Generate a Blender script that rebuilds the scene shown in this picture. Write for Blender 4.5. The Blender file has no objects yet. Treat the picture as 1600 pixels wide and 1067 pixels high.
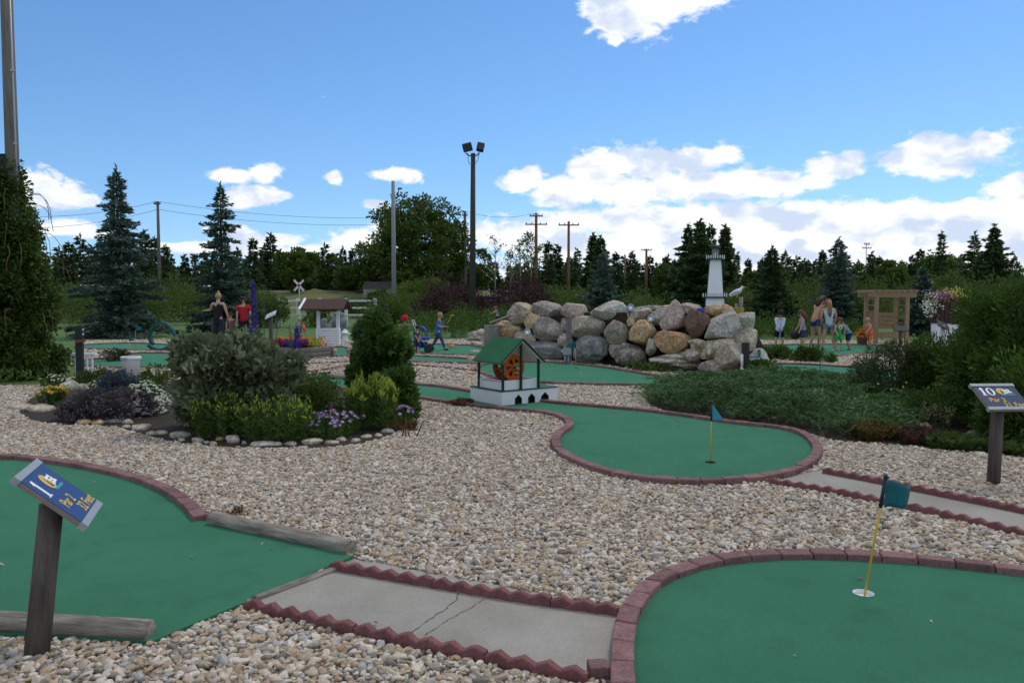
import bpy, bmesh, math, random
import numpy as np
from mathutils import Vector, Matrix
R = math.radians
SC = bpy.context.scene
COL = SC.collection
# ---------------------------------------------------------------- camera
F = 1220.0; CX = 800.0; CY = 533.5; HZ = 465.0; EYE = 1.6
PITCH = math.atan((CY - HZ) / F)
cam = bpy.data.cameras.new('camera'); camo = bpy.data.objects.new('camera', cam); COL.objects.link(camo)
camo.location = (0, 0, EYE); camo.rotation_euler = (math.pi/2 - PITCH, 0, 0)
cam.sensor_width = 36.0; cam.lens = 36.0 * F / 1600.0; cam.clip_start = 0.05; cam.clip_end = 6000
SC.camera = camo
FW = np.array([0, math.cos(PITCH), -math.sin(PITCH)]); UPV = np.array([0, math.sin(PITCH), math.cos(PITCH)])
def ray(px, py):
    return FW + np.array([(px - CX)/F, 0, 0]) + UPV*((CY - py)/F)
def G(px, py, z=0.0):
    d = ray(px, py); t = (z - EYE)/d[2]
    return Vector((d[0]*t, d[1]*t, z))
def P(px, py, Y):
    d = ray(px, py); t = Y/d[1]
    return Vector((d[0]*t, Y, EYE + d[2]*t))
def GX(px, Y):          # x at depth Y on the ground
    return P(px, 500, Y).x
# ---------------------------------------------------------------- light
SUN_EL, SUN_AZ = 56, 40      # degrees; azimuth clockwise from +Y
SC.view_settings.view_transform = 'Standard'; SC.view_settings.look = 'None'
SC.view_settings.exposure = 0.18; SC.view_settings.gamma = 1.0
sl = bpy.data.lights.new('sun', 'SUN'); sl.energy = 1.2; sl.angle = R(10); sl.color = (1, .91, .76)
so = bpy.data.objects.new('sun', sl); COL.objects.link(so)
so.rotation_euler = (R(90 - SUN_EL), 0, R(180 - SUN_AZ))
so.location = (0, 0, 30)
W = bpy.data.worlds.new('World'); SC.world = W; W.use_nodes = True
nt = W.node_tree; N = nt.nodes; L = nt.links; N.clear()
def nn(t, **k):
    n = N.new(t)
    for a, b in k.items(): setattr(n, a, b)
    return n
def mth(op, a, b=None, c=None, clamp=False):
    n = N.new('ShaderNodeMath'); n.operation = op; n.use_clamp = clamp
    for i, v in enumerate((a, b, c)):
        if v is None: continue
        if isinstance(v, (int, float)): n.inputs[i].default_value = v
        else: L.new(v, n.inputs[i])
    return n.outputs[0]
sky = nn('ShaderNodeTexSky'); sky.sky_type = 'NISHITA'; sky.sun_disc = False
sky.sun_elevation = R(SUN_EL); sky.sun_rotation = R(SUN_AZ); sky.altitude = 600
sky.air_density = 1.0; sky.dust_density = 0.2; sky.ozone_density = 2.0
tc = nn('ShaderNodeTexCoord'); sep = nn('ShaderNodeSeparateXYZ'); L.new(tc.outputs['Generated'], sep.inputs[0])
sz = mth('ADD', mth('MULTIPLY', mth('MAXIMUM', sep.outputs[2], 0.0), .95), .075)
cs = nn('ShaderNodeCombineXYZ'); L.new(sep.outputs[0], cs.inputs[0]); L.new(sep.outputs[1], cs.inputs[1]); L.new(sz, cs.inputs[2])
vn = nn('ShaderNodeVectorMath', operation='NORMALIZE'); L.new(cs.outputs[0], vn.inputs[0]); L.new(vn.outputs[0], sky.inputs[0])
az = mth('ARCTAN2', sep.outputs[0], sep.outputs[1]); el = mth('ARCSINE', sep.outputs[2])
comb = nn('ShaderNodeCombineXYZ'); L.new(az, comb.inputs[0]); L.new(mth('MULTIPLY', el, 1.7), comb.inputs[1])
def noise(vec, sc, det, rough=.55, off=None):
    if off:
        m = nn('ShaderNodeVectorMath', operation='ADD'); m.inputs[1].default_value = off; L.new(vec, m.inputs[0]); vec = m.outputs[0]
    n = nn('ShaderNodeTexNoise'); n.inputs['Scale'].default_value = sc; n.inputs['Detail'].default_value = det
    n.inputs['Roughness'].default_value = rough; L.new(vec, n.inputs['Vector']); return n.outputs[0]
def azel(px, py):
    d = ray(px, py); d = d/np.linalg.norm(d)
    return math.atan2(d[0], d[1]), math.asin(d[2])
CL = [(1000,12,62,36),(960,32,34,24),(1045,8,50,26),(1095,0,45,14),(962,64,12,8),(930,10,22,18),
 (940,272,46,36),(1000,255,60,26),(1075,250,60,18),(1125,244,34,13),(880,300,50,24),(985,300,60,22),(905,262,22,14),
 (1060,292,52,22),(1110,290,60,20),(1170,282,40,20),(1215,288,44,18),(1140,300,90,10),
 (1300,262,38,17),(1325,250,18,12),(1275,282,26,14),(815,284,36,16),(830,270,14,10),
 (1475,242,72,22),(1440,232,30,18),(1535,230,30,18),(1470,264,38,14),(1410,248,22,14),
 (1590,296,34,14),(1600,282,20,10),(1562,300,14,6),
 (370,274,34,11),(410,272,26,13),(400,305,36,14),(365,315,24,12),(435,306,20,8),(523,277,14,10),(620,272,38,9),(645,278,18,9),
 (62,288,26,20),(90,303,40,18),(130,312,30,10),(60,312,50,10),(105,356,34,11),(85,358,24,10),(140,365,26,8),
 (590,320,24,8),(575,372,50,13),(565,385,60,14),(610,355,30,12),(500,395,120,12),(385,385,50,16),(440,375,30,10),(360,360,30,8),
 (820,365,130,20),(980,345,160,20),(1150,335,190,18),(1330,345,170,20),(1020,385,260,26),(1300,385,260,30),(1500,378,150,20),(1250,420,520,34),(1580,370,60,18),(300,388,50,10)]
fld = None
for (px, py, sx, sy) in CL:
    a, e = azel(px, py)
    kx = F/sx; ky = F/sy
    u = mth('MULTIPLY', mth('SUBTRACT', az, a), kx*0.8); v = mth('MULTIPLY', mth('SUBTRACT', el, e), ky*0.8)
    r2 = mth('ADD', mth('MULTIPLY', u, u), mth('MULTIPLY', v, v))
    b = mth('EXPONENT', mth('MULTIPLY', r2, -1.0))
    fld = b if fld is None else mth('MAXIMUM', fld, b)
vec = comb.outputs[0]
wn = nn('ShaderNodeTexNoise'); wn.inputs['Scale'].default_value = 30; wn.inputs['Detail'].default_value = 4; L.new(vec, wn.inputs['Vector'])
ws = nn('ShaderNodeVectorMath', operation='MULTIPLY_ADD'); L.new(wn.outputs['Color'], ws.inputs[0]); ws.inputs[1].default_value = (.03, .03, 0); L.new(vec, ws.inputs[2])
vec = ws.outputs[0]
n1 = noise(vec, 20, 10, .6); na_ = noise(vec, 13, 5, .5); n2 = noise(vec, 13, 5, .5, (.008, .030, 0)); n3 = noise(vec, 5.5, 6, .55)
yb = azel(1100, 322)[1]; a0_, a1_ = azel(860, 350)[0], azel(1060, 350)[0]
bk = nn('ShaderNodeMapRange'); bk.interpolation_type = 'SMOOTHSTEP'; L.new(mth('ADD', el, mth('MULTIPLY', mth('SUBTRACT', n3, .5), .05)), bk.inputs[0]); bk.inputs[1].default_value = yb + .010; bk.inputs[2].default_value = yb - .022
bz_ = nn('ShaderNodeMapRange'); bz_.interpolation_type = 'SMOOTHSTEP'; L.new(az, bz_.inputs[0]); bz_.inputs[1].default_value = a0_; bz_.inputs[2].default_value = a1_
fld = mth('MAXIMUM', fld, mth('MULTIPLY', mth('MULTIPLY', bk.outputs[0], bz_.outputs[0]), 1.25))
# clouds everywhere outside the view as well
mr = nn('ShaderNodeMapRange'); mr.interpolation_type = 'SMOOTHSTEP'
L.new(mth('ABSOLUTE', az), mr.inputs[0]); mr.inputs[1].default_value = .68; mr.inputs[2].default_value = .9
hi = nn('ShaderNodeMapRange'); L.new(el, hi.inputs[0]); hi.inputs[1].default_value = .5; hi.inputs[2].default_value = .7
other = mth('MULTIPLY', mth('MAXIMUM', mr.outputs[0], hi.outputs[0]), mth('MULTIPLY', mth('SUBTRACT', n3, .36), 4.0))
fld = mth('MAXIMUM', fld, other)
n4 = noise(vec, 48, 8, .6)
dens = mth('ADD', fld, mth('ADD', mth('MULTIPLY', mth('SUBTRACT', n1, .5), 1.0), mth('MULTIPLY', mth('SUBTRACT', n4, .5), 1.1)))
ms = nn('ShaderNodeMapRange'); ms.interpolation_type = 'SMOOTHSTEP'; L.new(dens, ms.inputs[0]); ms.inputs[1].default_value = .33; ms.inputs[2].default_value = .72
lit = nn('ShaderNodeMapRange'); L.new(mth('SUBTRACT', na_, n2), lit.inputs[0]); lit.inputs[1].default_value = -.16; lit.inputs[2].default_value = .03; lit.interpolation_type='SMOOTHSTEP'
cc = nn('ShaderNodeMixRGB'); L.new(lit.outputs[0], cc.inputs[0]); cc.inputs[1].default_value = (.58, .67, .84, 1); cc.inputs[2].default_value = (.90, .92, .95, 1)
bgs = nn('ShaderNodeBackground'); bgs.inputs[1].default_value = 0.137
hs = nn('ShaderNodeHueSaturation'); hs.inputs['Saturation'].default_value = 1.22; hs.inputs['Hue'].default_value = .5; L.new(sky.outputs[0], hs.inputs['Color'])
L.new(hs.outputs[0], bgs.inputs[0])
bgc = nn('ShaderNodeBackground'); L.new(cc.outputs[0], bgc.inputs[0]); bgc.inputs[1].default_value = 1.0
mx = nn('ShaderNodeMixShader'); L.new(ms.outputs[0], mx.inputs[0]); L.new(bgs.outputs[0], mx.inputs[1]); L.new(bgc.outputs[0], mx.inputs[2])
wo = nn('ShaderNodeOutputWorld'); L.new(mx.outputs[0], wo.inputs[0])
W.cycles.sampling_method = 'MANUAL'; W.cycles.sample_map_resolution = 512
# ---------------------------------------------------------------- materials
MATS = {}
def mat(name, col, rough=.75, var=.18, scale=6.0, bump=0.0, bscale=60.0, metal=0.0, island=0.0, col2=None, stretch=None, spec=.3, contrast=1.0):
    if name in MATS: return MATS[name]
    m = bpy.data.materials.new(name); m.use_nodes = True; t = m.node_tree; n = t.nodes; l = t.links
    b = n['Principled BSDF']; b.inputs['Roughness'].default_value = rough; b.inputs['Metallic'].default_value = metal
    b.inputs['Specular IOR Level'].default_value = spec
    tcn = n.new('ShaderNodeTexCoord'); src = tcn.outputs['Object']
    if stretch:
        mp = n.new('ShaderNodeMapping'); mp.inputs['Scale'].default_value = stretch; l.new(src, mp.inputs[0]); src = mp.outputs[0]
    nz = n.new('ShaderNodeTexNoise'); nz.inputs['Scale'].default_value = scale; nz.inputs['Detail'].default_value = 6; nz.inputs['Roughness'].default_value = .65
    l.new(src, nz.inputs['Vector'])
    rp = n.new('ShaderNodeMapRange'); l.new(nz.outputs[0], rp.inputs[0]); rp.inputs[1].default_value = .5 - .25/contrast; rp.inputs[2].default_value = .5 + .25/contrast
    mxn = n.new('ShaderNodeMixRGB'); l.new(rp.outputs[0], mxn.inputs[0])
    c2 = col2 or tuple(min(1, c*(1+var)) for c in col)
    c1 = col if col2 else tuple(c*(1-var) for c in col)
    mxn.inputs[1].default_value = (*c1, 1); mxn.inputs[2].default_value = (*c2, 1)
    out = mxn.outputs[0]
    if island:
        g = n.new('ShaderNodeNewGeometry'); hsv = n.new('ShaderNodeHueSaturation')
        mr2 = n.new('ShaderNodeMapRange'); l.new(g.outputs['Random Per Island'], mr2.inputs[0]); mr2.inputs[3].default_value = 1-island; mr2.inputs[4].default_value = 1+island
        l.new(mr2.outputs[0], hsv.inputs['Value']); l.new(out, hsv.inputs['Color']); out = hsv.outputs[0]
    l.new(out, b.inputs['Base Color'])
    if bump:
        nb = n.new('ShaderNodeTexNoise'); nb.inputs['Scale'].default_value = bscale; nb.inputs['Detail'].default_value = 5
        l.new(src, nb.inputs['Vector']); bp = n.new('ShaderNodeBump'); bp.inputs['Strength'].default_value = bump; bp.inputs['Distance'].default_value = .01
        l.new(nb.outputs[0], bp.inputs['Height']); l.new(bp.outputs[0], b.inputs['Normal'])
    MATS[name] = m; return m
def leafmat(name, cols, trans=.25, scale=1.2, rough=.6):
    if name in MATS: return MATS[name]
    m = bpy.data.materials.new(name); m.use_nodes = True; t = m.node_tree; n = t.nodes; l = t.links
    b = n['Principled BSDF']; b.inputs['Roughness'].default_value = rough; b.inputs['Specular IOR Level'].default_value = .25
    g = n.new('ShaderNodeNewGeometry'); r = n.new('ShaderNodeValToRGB'); l.new(g.outputs['Random Per Island'], r.inputs[0])
    cr = r.color_ramp
    while len(cr.elements) < len(cols): cr.elements.new(.5)
    for i, c in enumerate(cols):
        cr.elements[i].position = i/(max(1, len(cols)-1)); cr.elements[i].color = (*c, 1)
    tcn = n.new('ShaderNodeTexCoord'); nz = n.new('ShaderNodeTexNoise'); nz.inputs['Scale'].default_value = scale; nz.inputs['Detail'].default_value = 3
    l.new(tcn.outputs['Object'], nz.inputs['Vector'])
    rp = n.new('ShaderNodeMapRange'); l.new(nz.outputs[0], rp.inputs[0]); rp.inputs[1].default_value = .35; rp.inputs[2].default_value = .65; rp.inputs[3].default_value = .72; rp.inputs[4].default_value = 1.3
    hsv = n.new('ShaderNodeHueSaturation'); l.new(r.outputs[0], hsv.inputs['Color']); l.new(rp.outputs[0], hsv.inputs['Value'])
    l.new(hsv.outputs[0], b.inputs['Base Color'])
    tr = n.new('ShaderNodeBsdfTranslucent'); l.new(hsv.outputs[0], tr.inputs[0])
    ms_ = n.new('ShaderNodeMixShader'); ms_.inputs[0].default_value = trans; l.new(b.outputs[0], ms_.inputs[1]); l.new(tr.outputs[0], ms_.inputs[2])
    l.new(ms_.outputs[0], n['Material Output'].inputs[0]); MATS[name] = m; return m
# ---------------------------------------------------------------- object helpers
def tag(o, label=None, cat=None, group=None, kind=None):
    if label: o['label'] = label
    if cat: o['category'] = cat
    if group: o['group'] = group
    if kind: o['kind'] = kind
    return o
def wl(o):
    v = Vector((0, 0, 0))
    while o is not None: v += o.location; o = o.parent
    return v
def empty(name, loc, label=None, cat=None, group=None):
    o = bpy.data.objects.new(name, None); COL.objects.link(o); o.location = loc; o.empty_display_size = .1
    return tag(o, label, cat, group)
def link(name, me, m, parent=None, loc=None):
    o = bpy.data.objects.new(name, me); COL.objects.link(o)
    if m is not None: me.materials.append(m)
    if parent is not None:
        off = wl(parent); o.parent = parent
    else:
        off = Vector(loc) if loc is not None else Vector((0, 0, 0)); o.location = off
    if off.length > 0: me.transform(Matrix.Translation(-off))
    return o
def npmesh(name, V, Fq, m, parent=None, loc=None, smooth=False):
    me = bpy.data.meshes.new(name); V = np.asarray(V, dtype=np.float32); Fq = np.asarray(Fq, dtype=np.int32)
    k = Fq.shape[1]; me.vertices.add(len(V)); me.vertices.foreach_set('co', V.ravel())
    me.loops.add(Fq.size); me.loops.foreach_set('vertex_index', Fq.ravel())
    me.polygons.add(len(Fq)); me.polygons.foreach_set('loop_start', np.arange(0, Fq.size, k, dtype=np.int32))
    me.update(calc_edges=True)
    if smooth: me.polygons.foreach_set('use_smooth', np.ones(len(Fq), dtype=bool))
    return link(name, me, m, parent, loc)
class MB:
    def __init__(s): s.v = []; s.f = []; s.s = []
    def add(s, vs, fs, smooth=False):
        b = len(s.v); s.v += [tuple(v) for v in vs]; s.f += [tuple(i+b for i in f) for f in fs]; s.s += [smooth]*len(fs); return s
    def box(s, c, d, rz=0, mtx=None):
        x, y, z = d[0]/2, d[1]/2, d[2]/2
        vs = [Vector((a*x, b*y, e*z)) for e in (-1, 1) for a, b in ((-1,-1),(1,-1),(1,1),(-1,1))]
        M_ = (mtx if mtx is not None else Matrix.Rotation(rz, 3, 'Z')); c = Vector(c)
        vs = [M_ @ v + c for v in vs]
        return s.add(vs, [(0,3,2,1),(4,5,6,7),(0,1,5,4),(1,2,6,5),(2,3,7,6),(3,0,4,7)])
    def prism(s, poly, z0, z1):
        n = len(poly); vs = [(p[0], p[1], z0) for p in poly] + [(p[0], p[1], z1) for p in poly]
        return s.add(vs, [tuple(range(n-1, -1, -1)), tuple(range(n, 2*n))] + [(i, (i+1) % n, n+(i+1) % n, n+i) for i in range(n)])
    def hull(s, vs, fs): return s.add(vs, fs)
    def tube(s, pts, rs, n=8, cap=True, smooth=True):
        pts = [Vector(p) for p in pts]
        if isinstance(rs, (int, float)): rs = [rs]*len(pts)
        vs = []; up = None
        for i, p in enumerate(pts):
            d = (pts[min(i+1, len(pts)-1)] - pts[max(i-1, 0)]).normalized()
            if up is None: up = Vector((0, 0, 1)) if abs(d.z) < .9 else Vector((1, 0, 0))
            a = d.cross(up).normalized(); b = d.cross(a).normalized(); up = -b if False else a.cross(d)
            for k in range(n):
                t = 2*math.pi*k/n; vs.append(p + (a*math.cos(t) + b*math.sin(t))*rs[i])
        fs = [(i*n+k, i*n+(k+1) % n, (i+1)*n+(k+1) % n, (i+1)*n+k) for i in range(len(pts)-1) for k in range(n)]
        s.add(vs, fs, smooth)
        if cap:
            b0 = len(s.v) - len(vs); s.f += [tuple(b0+k for k in range(n-1, -1, -1)), tuple(b0+(len(pts)-1)*n+k for k in range(n))]; s.s += [False]*2
        return s
    def lathe(s, prof, c, n=16, ax=Matrix.Identity(3), smooth=True):
        c = Vector(c); vs = [c + ax @ Vector((r*math.cos(2*math.pi*k/n), r*math.sin(2*math.pi*k/n), z)) for r, z in prof for k in range(n)]
        fs = [(i*n+k, i*n+(k+1) % n, (i+1)*n+(k+1) % n, (i+1)*n+k) for i in range(len(prof)-1) for k in range(n)]
        return s.add(vs, fs, smooth)
    def ball(s, c, r, n=10, mtx=None):
        c = Vector(c); r = Vector(r) if hasattr(r, '__len__') else Vector((r, r, r)); h = n//2
        vs = []
        for i in range(h+1):
            th = math.pi*i/h
            for k in range(n):
                ph = 2*math.pi*k/n; v = Vector((math.sin(th)*math.cos(ph)*r.x, math.sin(th)*math.sin(ph)*r.y, math.cos(th)*r.z))
                vs.append(c + (mtx @ v if mtx is not None else v))
        return s.add(vs, [(i*n+k, (i+1)*n+k, (i+1)*n+(k+1) % n, i*n+(k+1) % n) for i in range(h) for k in range(n)], True)
    def build(s, name, m, parent=None, loc=None, bevel=0):
        me = bpy.data.meshes.new(name); me.from_pydata([tuple(v) for v in s.v], [], s.f); me.update()
        me.polygons.foreach_set('use_smooth', s.s)
        o = link(name, me, m, parent, loc)
        if bevel:
            b = o.modifiers.new('bevel', 'BEVEL'); b.width = bevel; b.segments = 2; b.limit_method = 'ANGLE'; b.angle_limit = R(40)
        return o
def spline(pts, closed=False, step=.08):
    pts = [Vector((p[0], p[1])) for p in pts]; n = len(pts); out = []
    rng = range(n) if closed else range(n-1)
    for i in rng:
        g = (lambda k: pts[k % n]) if closed else (lambda k: pts[max(0, min(n-1, k))])
        p0, p1, p2, p3 = g(i-1), g(i), g(i+1), g(i+2); m_ = max(2, int((p2-p1).length/step))
        for k in range(m_):
            t = k/m_
            out.append(.5*((2*p1) + (p2-p0)*t + (2*p0-5*p1+4*p2-p3)*t*t + (3*p1-p0-3*p2+p3)*t**3))
    if not closed: out.append(pts[-1])
    return out
def resample(pts, d, closed=False):
    p = list(pts) + ([pts[0]] if closed else []); L_ = [0]
    for a, b in zip(p, p[1:]): L_.append(L_[-1] + (b-a).length)
    n = max(2, round(L_[-1]/d)); out = []; j = 0
    for i in range(n + (0 if closed else 1)):
        t = L_[-1]*i/n
        while j < len(p)-2 and L_[j+1] < t: j += 1
        u = (t-L_[j])/max(1e-9, L_[j+1]-L_[j]); out.append(p[j].lerp(p[j+1], min(1, u)))
    return out
def normals2(pts, closed):
    n = len(pts); out = []
    for i in range(n):
        a = pts[(i-1) % n] if closed or i > 0 else pts[i]; b = pts[(i+1) % n] if closed or i < n-1 else pts[i]
        d = (b-a).normalized(); out.append(Vector((-d.y, d.x)))
    return out
def area2(pts): return sum(a.x*b.y-b.x*a.y for a, b in zip(pts, pts[1:]+pts[:1]))/2
def inpoly(X, Y, poly):
    ins = np.zeros(X.shape, bool); n = len(poly)
    for i in range(n):
        x1, y1 = poly[i][0], poly[i][1]; x2, y2 = poly[(i+1) % n][0], poly[(i+1) % n][1]
        if y1 == y2: continue
        c = ((y1 > Y) != (y2 > Y)) & (X < (x2-x1)*(Y-y1)/(y2-y1)+x1); ins ^= c
    return ins
# ---------------------------------------------------------------- ground
random.seed(3); rng = np.random.default_rng(5)
NOGRAVEL = []
GP = [(-700,640),(-200,604),(0,604),(60,604),(118,590),(126,560),(128,533),(300,531),(480,535),(600,533),(780,529),(1180,533),(1420,533),(1500,545),(1900,565),(2500,700),(2500,2200),(-1700,2200),(-1700,800)]
gravel_poly = [G(*p) for p in GP]
def sheet(name, poly, z, m, kind='structure'):
    bm = bmesh.new(); bm.faces.new([bm.verts.new((p[0], p[1], z)) for p in poly]); bmesh.ops.triangulate(bm, faces=bm.faces[:])
    for f in bm.faces:
        if f.normal.z < 0: f.normal_flip()
    me = bpy.data.meshes.new(name); bm.to_mesh(me); bm.free(); o = link(name, me, m); tag(o, kind=kind); return o
lawnm = mat('lawn grass', (.055,.115,.022), .9, .3, 1.3, .6, 90, col2=(.10,.17,.035))
sheet('ground', [(-2500,-300),(2500,-300),(2500,3500),(-2500,3500)], 0.0, lawnm)
gm = bpy.data.materials.new('gravel ground'); gm.use_nodes = True
n = gm.node_tree.nodes; l = gm.node_tree.links; b = n['Principled BSDF']; b.inputs['Roughness'].default_value = .9
tcn = n.new('ShaderNodeTexCoord'); vo = n.new('ShaderNodeTexVoronoi'); vo.inputs['Scale'].default_value = 28; l.new(tcn.outputs['Object'], vo.inputs['Vector'])
rp = n.new('ShaderNodeValToRGB'); sp = n.new('ShaderNodeSeparateColor'); l.new(vo.outputs['Color'], sp.inputs[0]); l.new(sp.outputs[0], rp.inputs[0])
STONE = [(0.185,0.163,0.132),(0.320,0.266,0.201),(0.403,0.328,0.232),(0.506,0.430,0.327),(0.424,0.306,0.179),(0.547,0.483,0.380),(0.361,0.338,0.312),(0.620,0.555,0.465),(0.403,0.276,0.179),(0.579,0.513,0.423),(0.465,0.379,0.275),(0.351,0.287,0.211)]
def ramp(cr, cols):
    while len(cr.elements) < len(cols): cr.elements.new(.5)
    cr.interpolation = 'CONSTANT'
    for i, c in enumerate(cols): cr.elements[i].position = i/len(cols); cr.elements[i].color = (*c, 1)
ramp(rp.color_ramp, STONE)
dk = n.new('ShaderNodeMapRange'); l.new(vo.outputs['Distance'], dk.inputs[0]); dk.inputs[1].default_value = .35; dk.inputs[2].default_value = .7; dk.inputs[3].default_value = 1; dk.inputs[4].default_value = 0
bp = n.new('ShaderNodeBump'); bp.inputs['Distance'].default_value = .015; l.new(dk.outputs[0], bp.inputs['Height']); l.new(bp.outputs[0], b.inputs['Normal']); l.new(rp.outputs[0], b.inputs['Base Color'])
sheet('gravel_ground', gravel_poly, 0.004, gm)
# ---------------------------------------------------------------- greens
turfm = mat('putting green carpet', (.034,.150,.080), .95, .12, 1.1, .9, 330, spec=.1, col2=(.050,.192,.106), contrast=1.2)
def addlayer(m, scale, lo, hi, a, b_, detail=2, dist=None):
    n = m.node_tree.nodes; l = m.node_tree.links; bs = n['Principled BSDF']; src = bs.inputs['Base Color'].links[0].from_socket
    t_ = n.new('ShaderNodeTexCoord'); z = n.new('ShaderNodeTexNoise'); z.inputs['Scale'].default_value = scale; z.inputs['Detail'].default_value = detail; l.new(t_.outputs['Object'], z.inputs['Vector'])
    r_ = n.new('ShaderNodeMapRange'); l.new(z.outputs[0], r_.inputs[0]); r_.inputs[1].default_value = lo; r_.inputs[2].default_value = hi; r_.inputs[3].default_value = a; r_.inputs[4].default_value = b_
    h = n.new('ShaderNodeHueSaturation'); l.new(src, h.inputs['Color']); l.new(r_.outputs[0], h.inputs['Value']); l.new(h.outputs[0], bs.inputs['Base Color'])
tb_ = turfm.node_tree.nodes['Principled BSDF']; tb_.inputs['Sheen Weight'].default_value = .28; tb_.inputs['Sheen Roughness'].default_value = .45; tb_.inputs['Sheen Tint'].default_value = (.35,.9,.58,1)
addlayer(turfm, 240, .35, .65, .78, 1.22, 1); addlayer(turfm, 4.5, .30, .45, .86, 1.0, 5)
brickm = mat('red brown concrete brick', (.165,.085,.080), .9, .22, 14, .35, 120, island=.22, col2=(.245,.135,.125), contrast=1.5)
edgem = mat('red scalloped concrete', (.155,.058,.058), .88, .25, 9, .5, 90, col2=(.235,.100,.095), contrast=1.4)
blackm = mat('dark cup liner', (.012,.012,.012), .6, .1)
addlayer(brickm, 70, .3, .7, .72, 1.2, 3); addlayer(edgem, 60, .3, .7, .75, 1.15, 3)
whitep = mat('white painted metal', (.72,.73,.74), .45, .05)
def turfmesh(name, poly, z, holes, parent, thick=.022):
    bm = bmesh.new()
    def loop(pts):
        vs = [bm.verts.new((p[0], p[1], z)) for p in pts]; return [bm.edges.new((vs[i], vs[(i+1) % len(vs)])) for i in range(len(vs))]
    ed = loop(poly); hl = []
    for h in holes: hl += loop([(h[0]+.054*math.cos(t*math.pi/10), h[1]+.054*math.sin(t*math.pi/10)) for t in range(20)])
    bmesh.ops.triangle_fill(bm, use_beauty=True, use_dissolve=False, edges=ed+hl, normal=(0,0,1))
    for f in bm.faces:
        if f.normal.z < 0: f.normal_flip()
    ex = bmesh.ops.extrude_edge_only(bm, edges=[e for e in bm.edges if e.is_boundary])
    for v in [g for g in ex['geom'] if isinstance(g, bmesh.types.BMVert)]: v.co.z -= thick
    me = bpy.data.meshes.new(name); bm.to_mesh(me); bm.free(); return link(name, me, turfm, parent)
def bricks(pts, closed, parent, name='brick_edging', d=.2, w=.1, top=.065, rnd=random.Random(7)):
    c = resample(pts, d, closed); nm = normals2(c, closed); mb = MB(); n_ = len(c); g = .004
    for i in range(n_ if closed else n_-1):
        a, b = c[i], c[(i+1) % n_]; na, nb = nm[i], nm[(i+1) % n_]; dd = (b-a).normalized()*g
        t = top + rnd.uniform(-.004, .004); wj = rnd.uniform(-.003, .003); k = .006; tl = rnd.uniform(-.003, .003)
        base = [a+dd-na*(w/2+wj), b-dd-nb*(w/2+wj), b-dd+nb*(w/2-wj), a+dd+na*(w/2-wj)]
        ctr = (base[0]+base[1]+base[2]+base[3])/4
        ins = [p + (ctr-p).normalized()*k*1.3 for p in base]
        vs = [(p.x, p.y, -.002) for p in base] + [(p.x, p.y, t-k) for p in base] + [(p.x, p.y, t + (tl if q < 2 else -tl)) for q, p in enumerate(ins)]
        fs = [(0,1,5,4),(1,2,6,5),(2,3,7,6),(3,0,4,7),(4,5,9,8),(5,6,10,9),(6,7,11,10),(7,4,8,11),(8,9,10,11)]
        mb.add(vs, fs)
    return mb.build(name, brickm, parent)
TURFZ = .026
polem = mat('yellow flagstick', (.62,.42,.05), .45, .08)
flagm = mat('teal flag cloth', (.015,.13,.15), .7, .15, 8)
darkpole = mat('dark plastic', (.02,.03,.035), .5, .1)
def cup(h, parent, white):
    mb = MB(); mb.lathe([(.054, TURFZ+.0015), (.051, TURFZ+.0015), (.051, .006), (.0, .006)], (h[0], h[1], 0), 24); return mb.build('cup', whitep if white else blackm, parent)
def green(label, px, holes=(), white=False, z=.06, smooth=True, off=.05, group=None):
    pts = [G(a, b, z) for a, b in px]; s = spline(pts, True, .1)
    nm = normals2(s, True); sg = 1 if area2(s) > 0 else -1
    c = [p + q*sg*off for p, q in zip(s, nm)]
    ctr = sum(c, Vector((0,0)))/len(c)
    root = empty('putting_green', (ctr.x, ctr.y, 0), label, 'putting green', group)
    hs_ = [G(*h, TURFZ) for h in holes]
    turfmesh('turf', resample(c, .12, True), TURFZ, hs_, root)
    for h in hs_: cup(h, root, white)
    bricks(c, True, root)
    NOGRAVEL.append([p - q*sg*.0 for p, q in zip(s, nm)])
    return root
GRN2 = green('nearest green at lower right with a brick rim and white cup', [(955,1067),(955,1005),(962,968),(978,932),(1005,905),(1045,884),(1100,869),(1170,860),(1250,857),(1350,860),(1450,867),(1560,879),(1640,888),(1800,915),(1950,960),(2020,1060),(1950,1300),(1400,1500),(1050,1350),(965,1180)], [(1349,926)], True)
GRN3 = green('long green with a round bulb end running under the white water wheel house', [(480,590),(520,584),(560,588),(640,597),(690,601),(740,609),(800,617),(870,626),(940,632),(1010,638),(1080,647),(1150,657),(1220,664),(1258,673),(1282,690),(1284,708),(1262,727),(1220,740),(1150,748),(1080,750),(1000,745),(930,730),(882,711),(862,694),(864,677),(884,662),(875,650),(850,643),(800,638),(740,632),(700,627),(640,618),(600,613),(540,606),(490,601)], [(1110,722)])
GRN4 = green('winding green in front of the boulder wall', [(742,576),(748,569),(775,565),(850,564),(900,567),(960,574),(1030,585),(1100,591),(1155,591),(1185,580),(1200,568),(1250,567),(1345,573),(1420,580),(1440,592),(1380,598),(1300,600),(1200,604),(1100,604),(1030,601),(950,599),(870,597),(800,593),(760,585)], [(900,575),(1283,593)])
green('far right green where the group of people stands putting', [(1190,549),(1215,555),(1290,557),(1340,552),(1385,548),(1410,541),(1330,537),(1200,538),(1182,543)], [])
green('far green the boy in blue walks across', [(560,539),(650,537),(700,537),(740,539),(775,546),(760,553),(700,553),(640,551),(560,550)], [(704,545)])
green('narrow far green strip just in front of the boy in blue', [(600,554),(660,555),(735,559),(765,562),(760,567),(715,566),(650,564),(600,561)], [])
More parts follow.
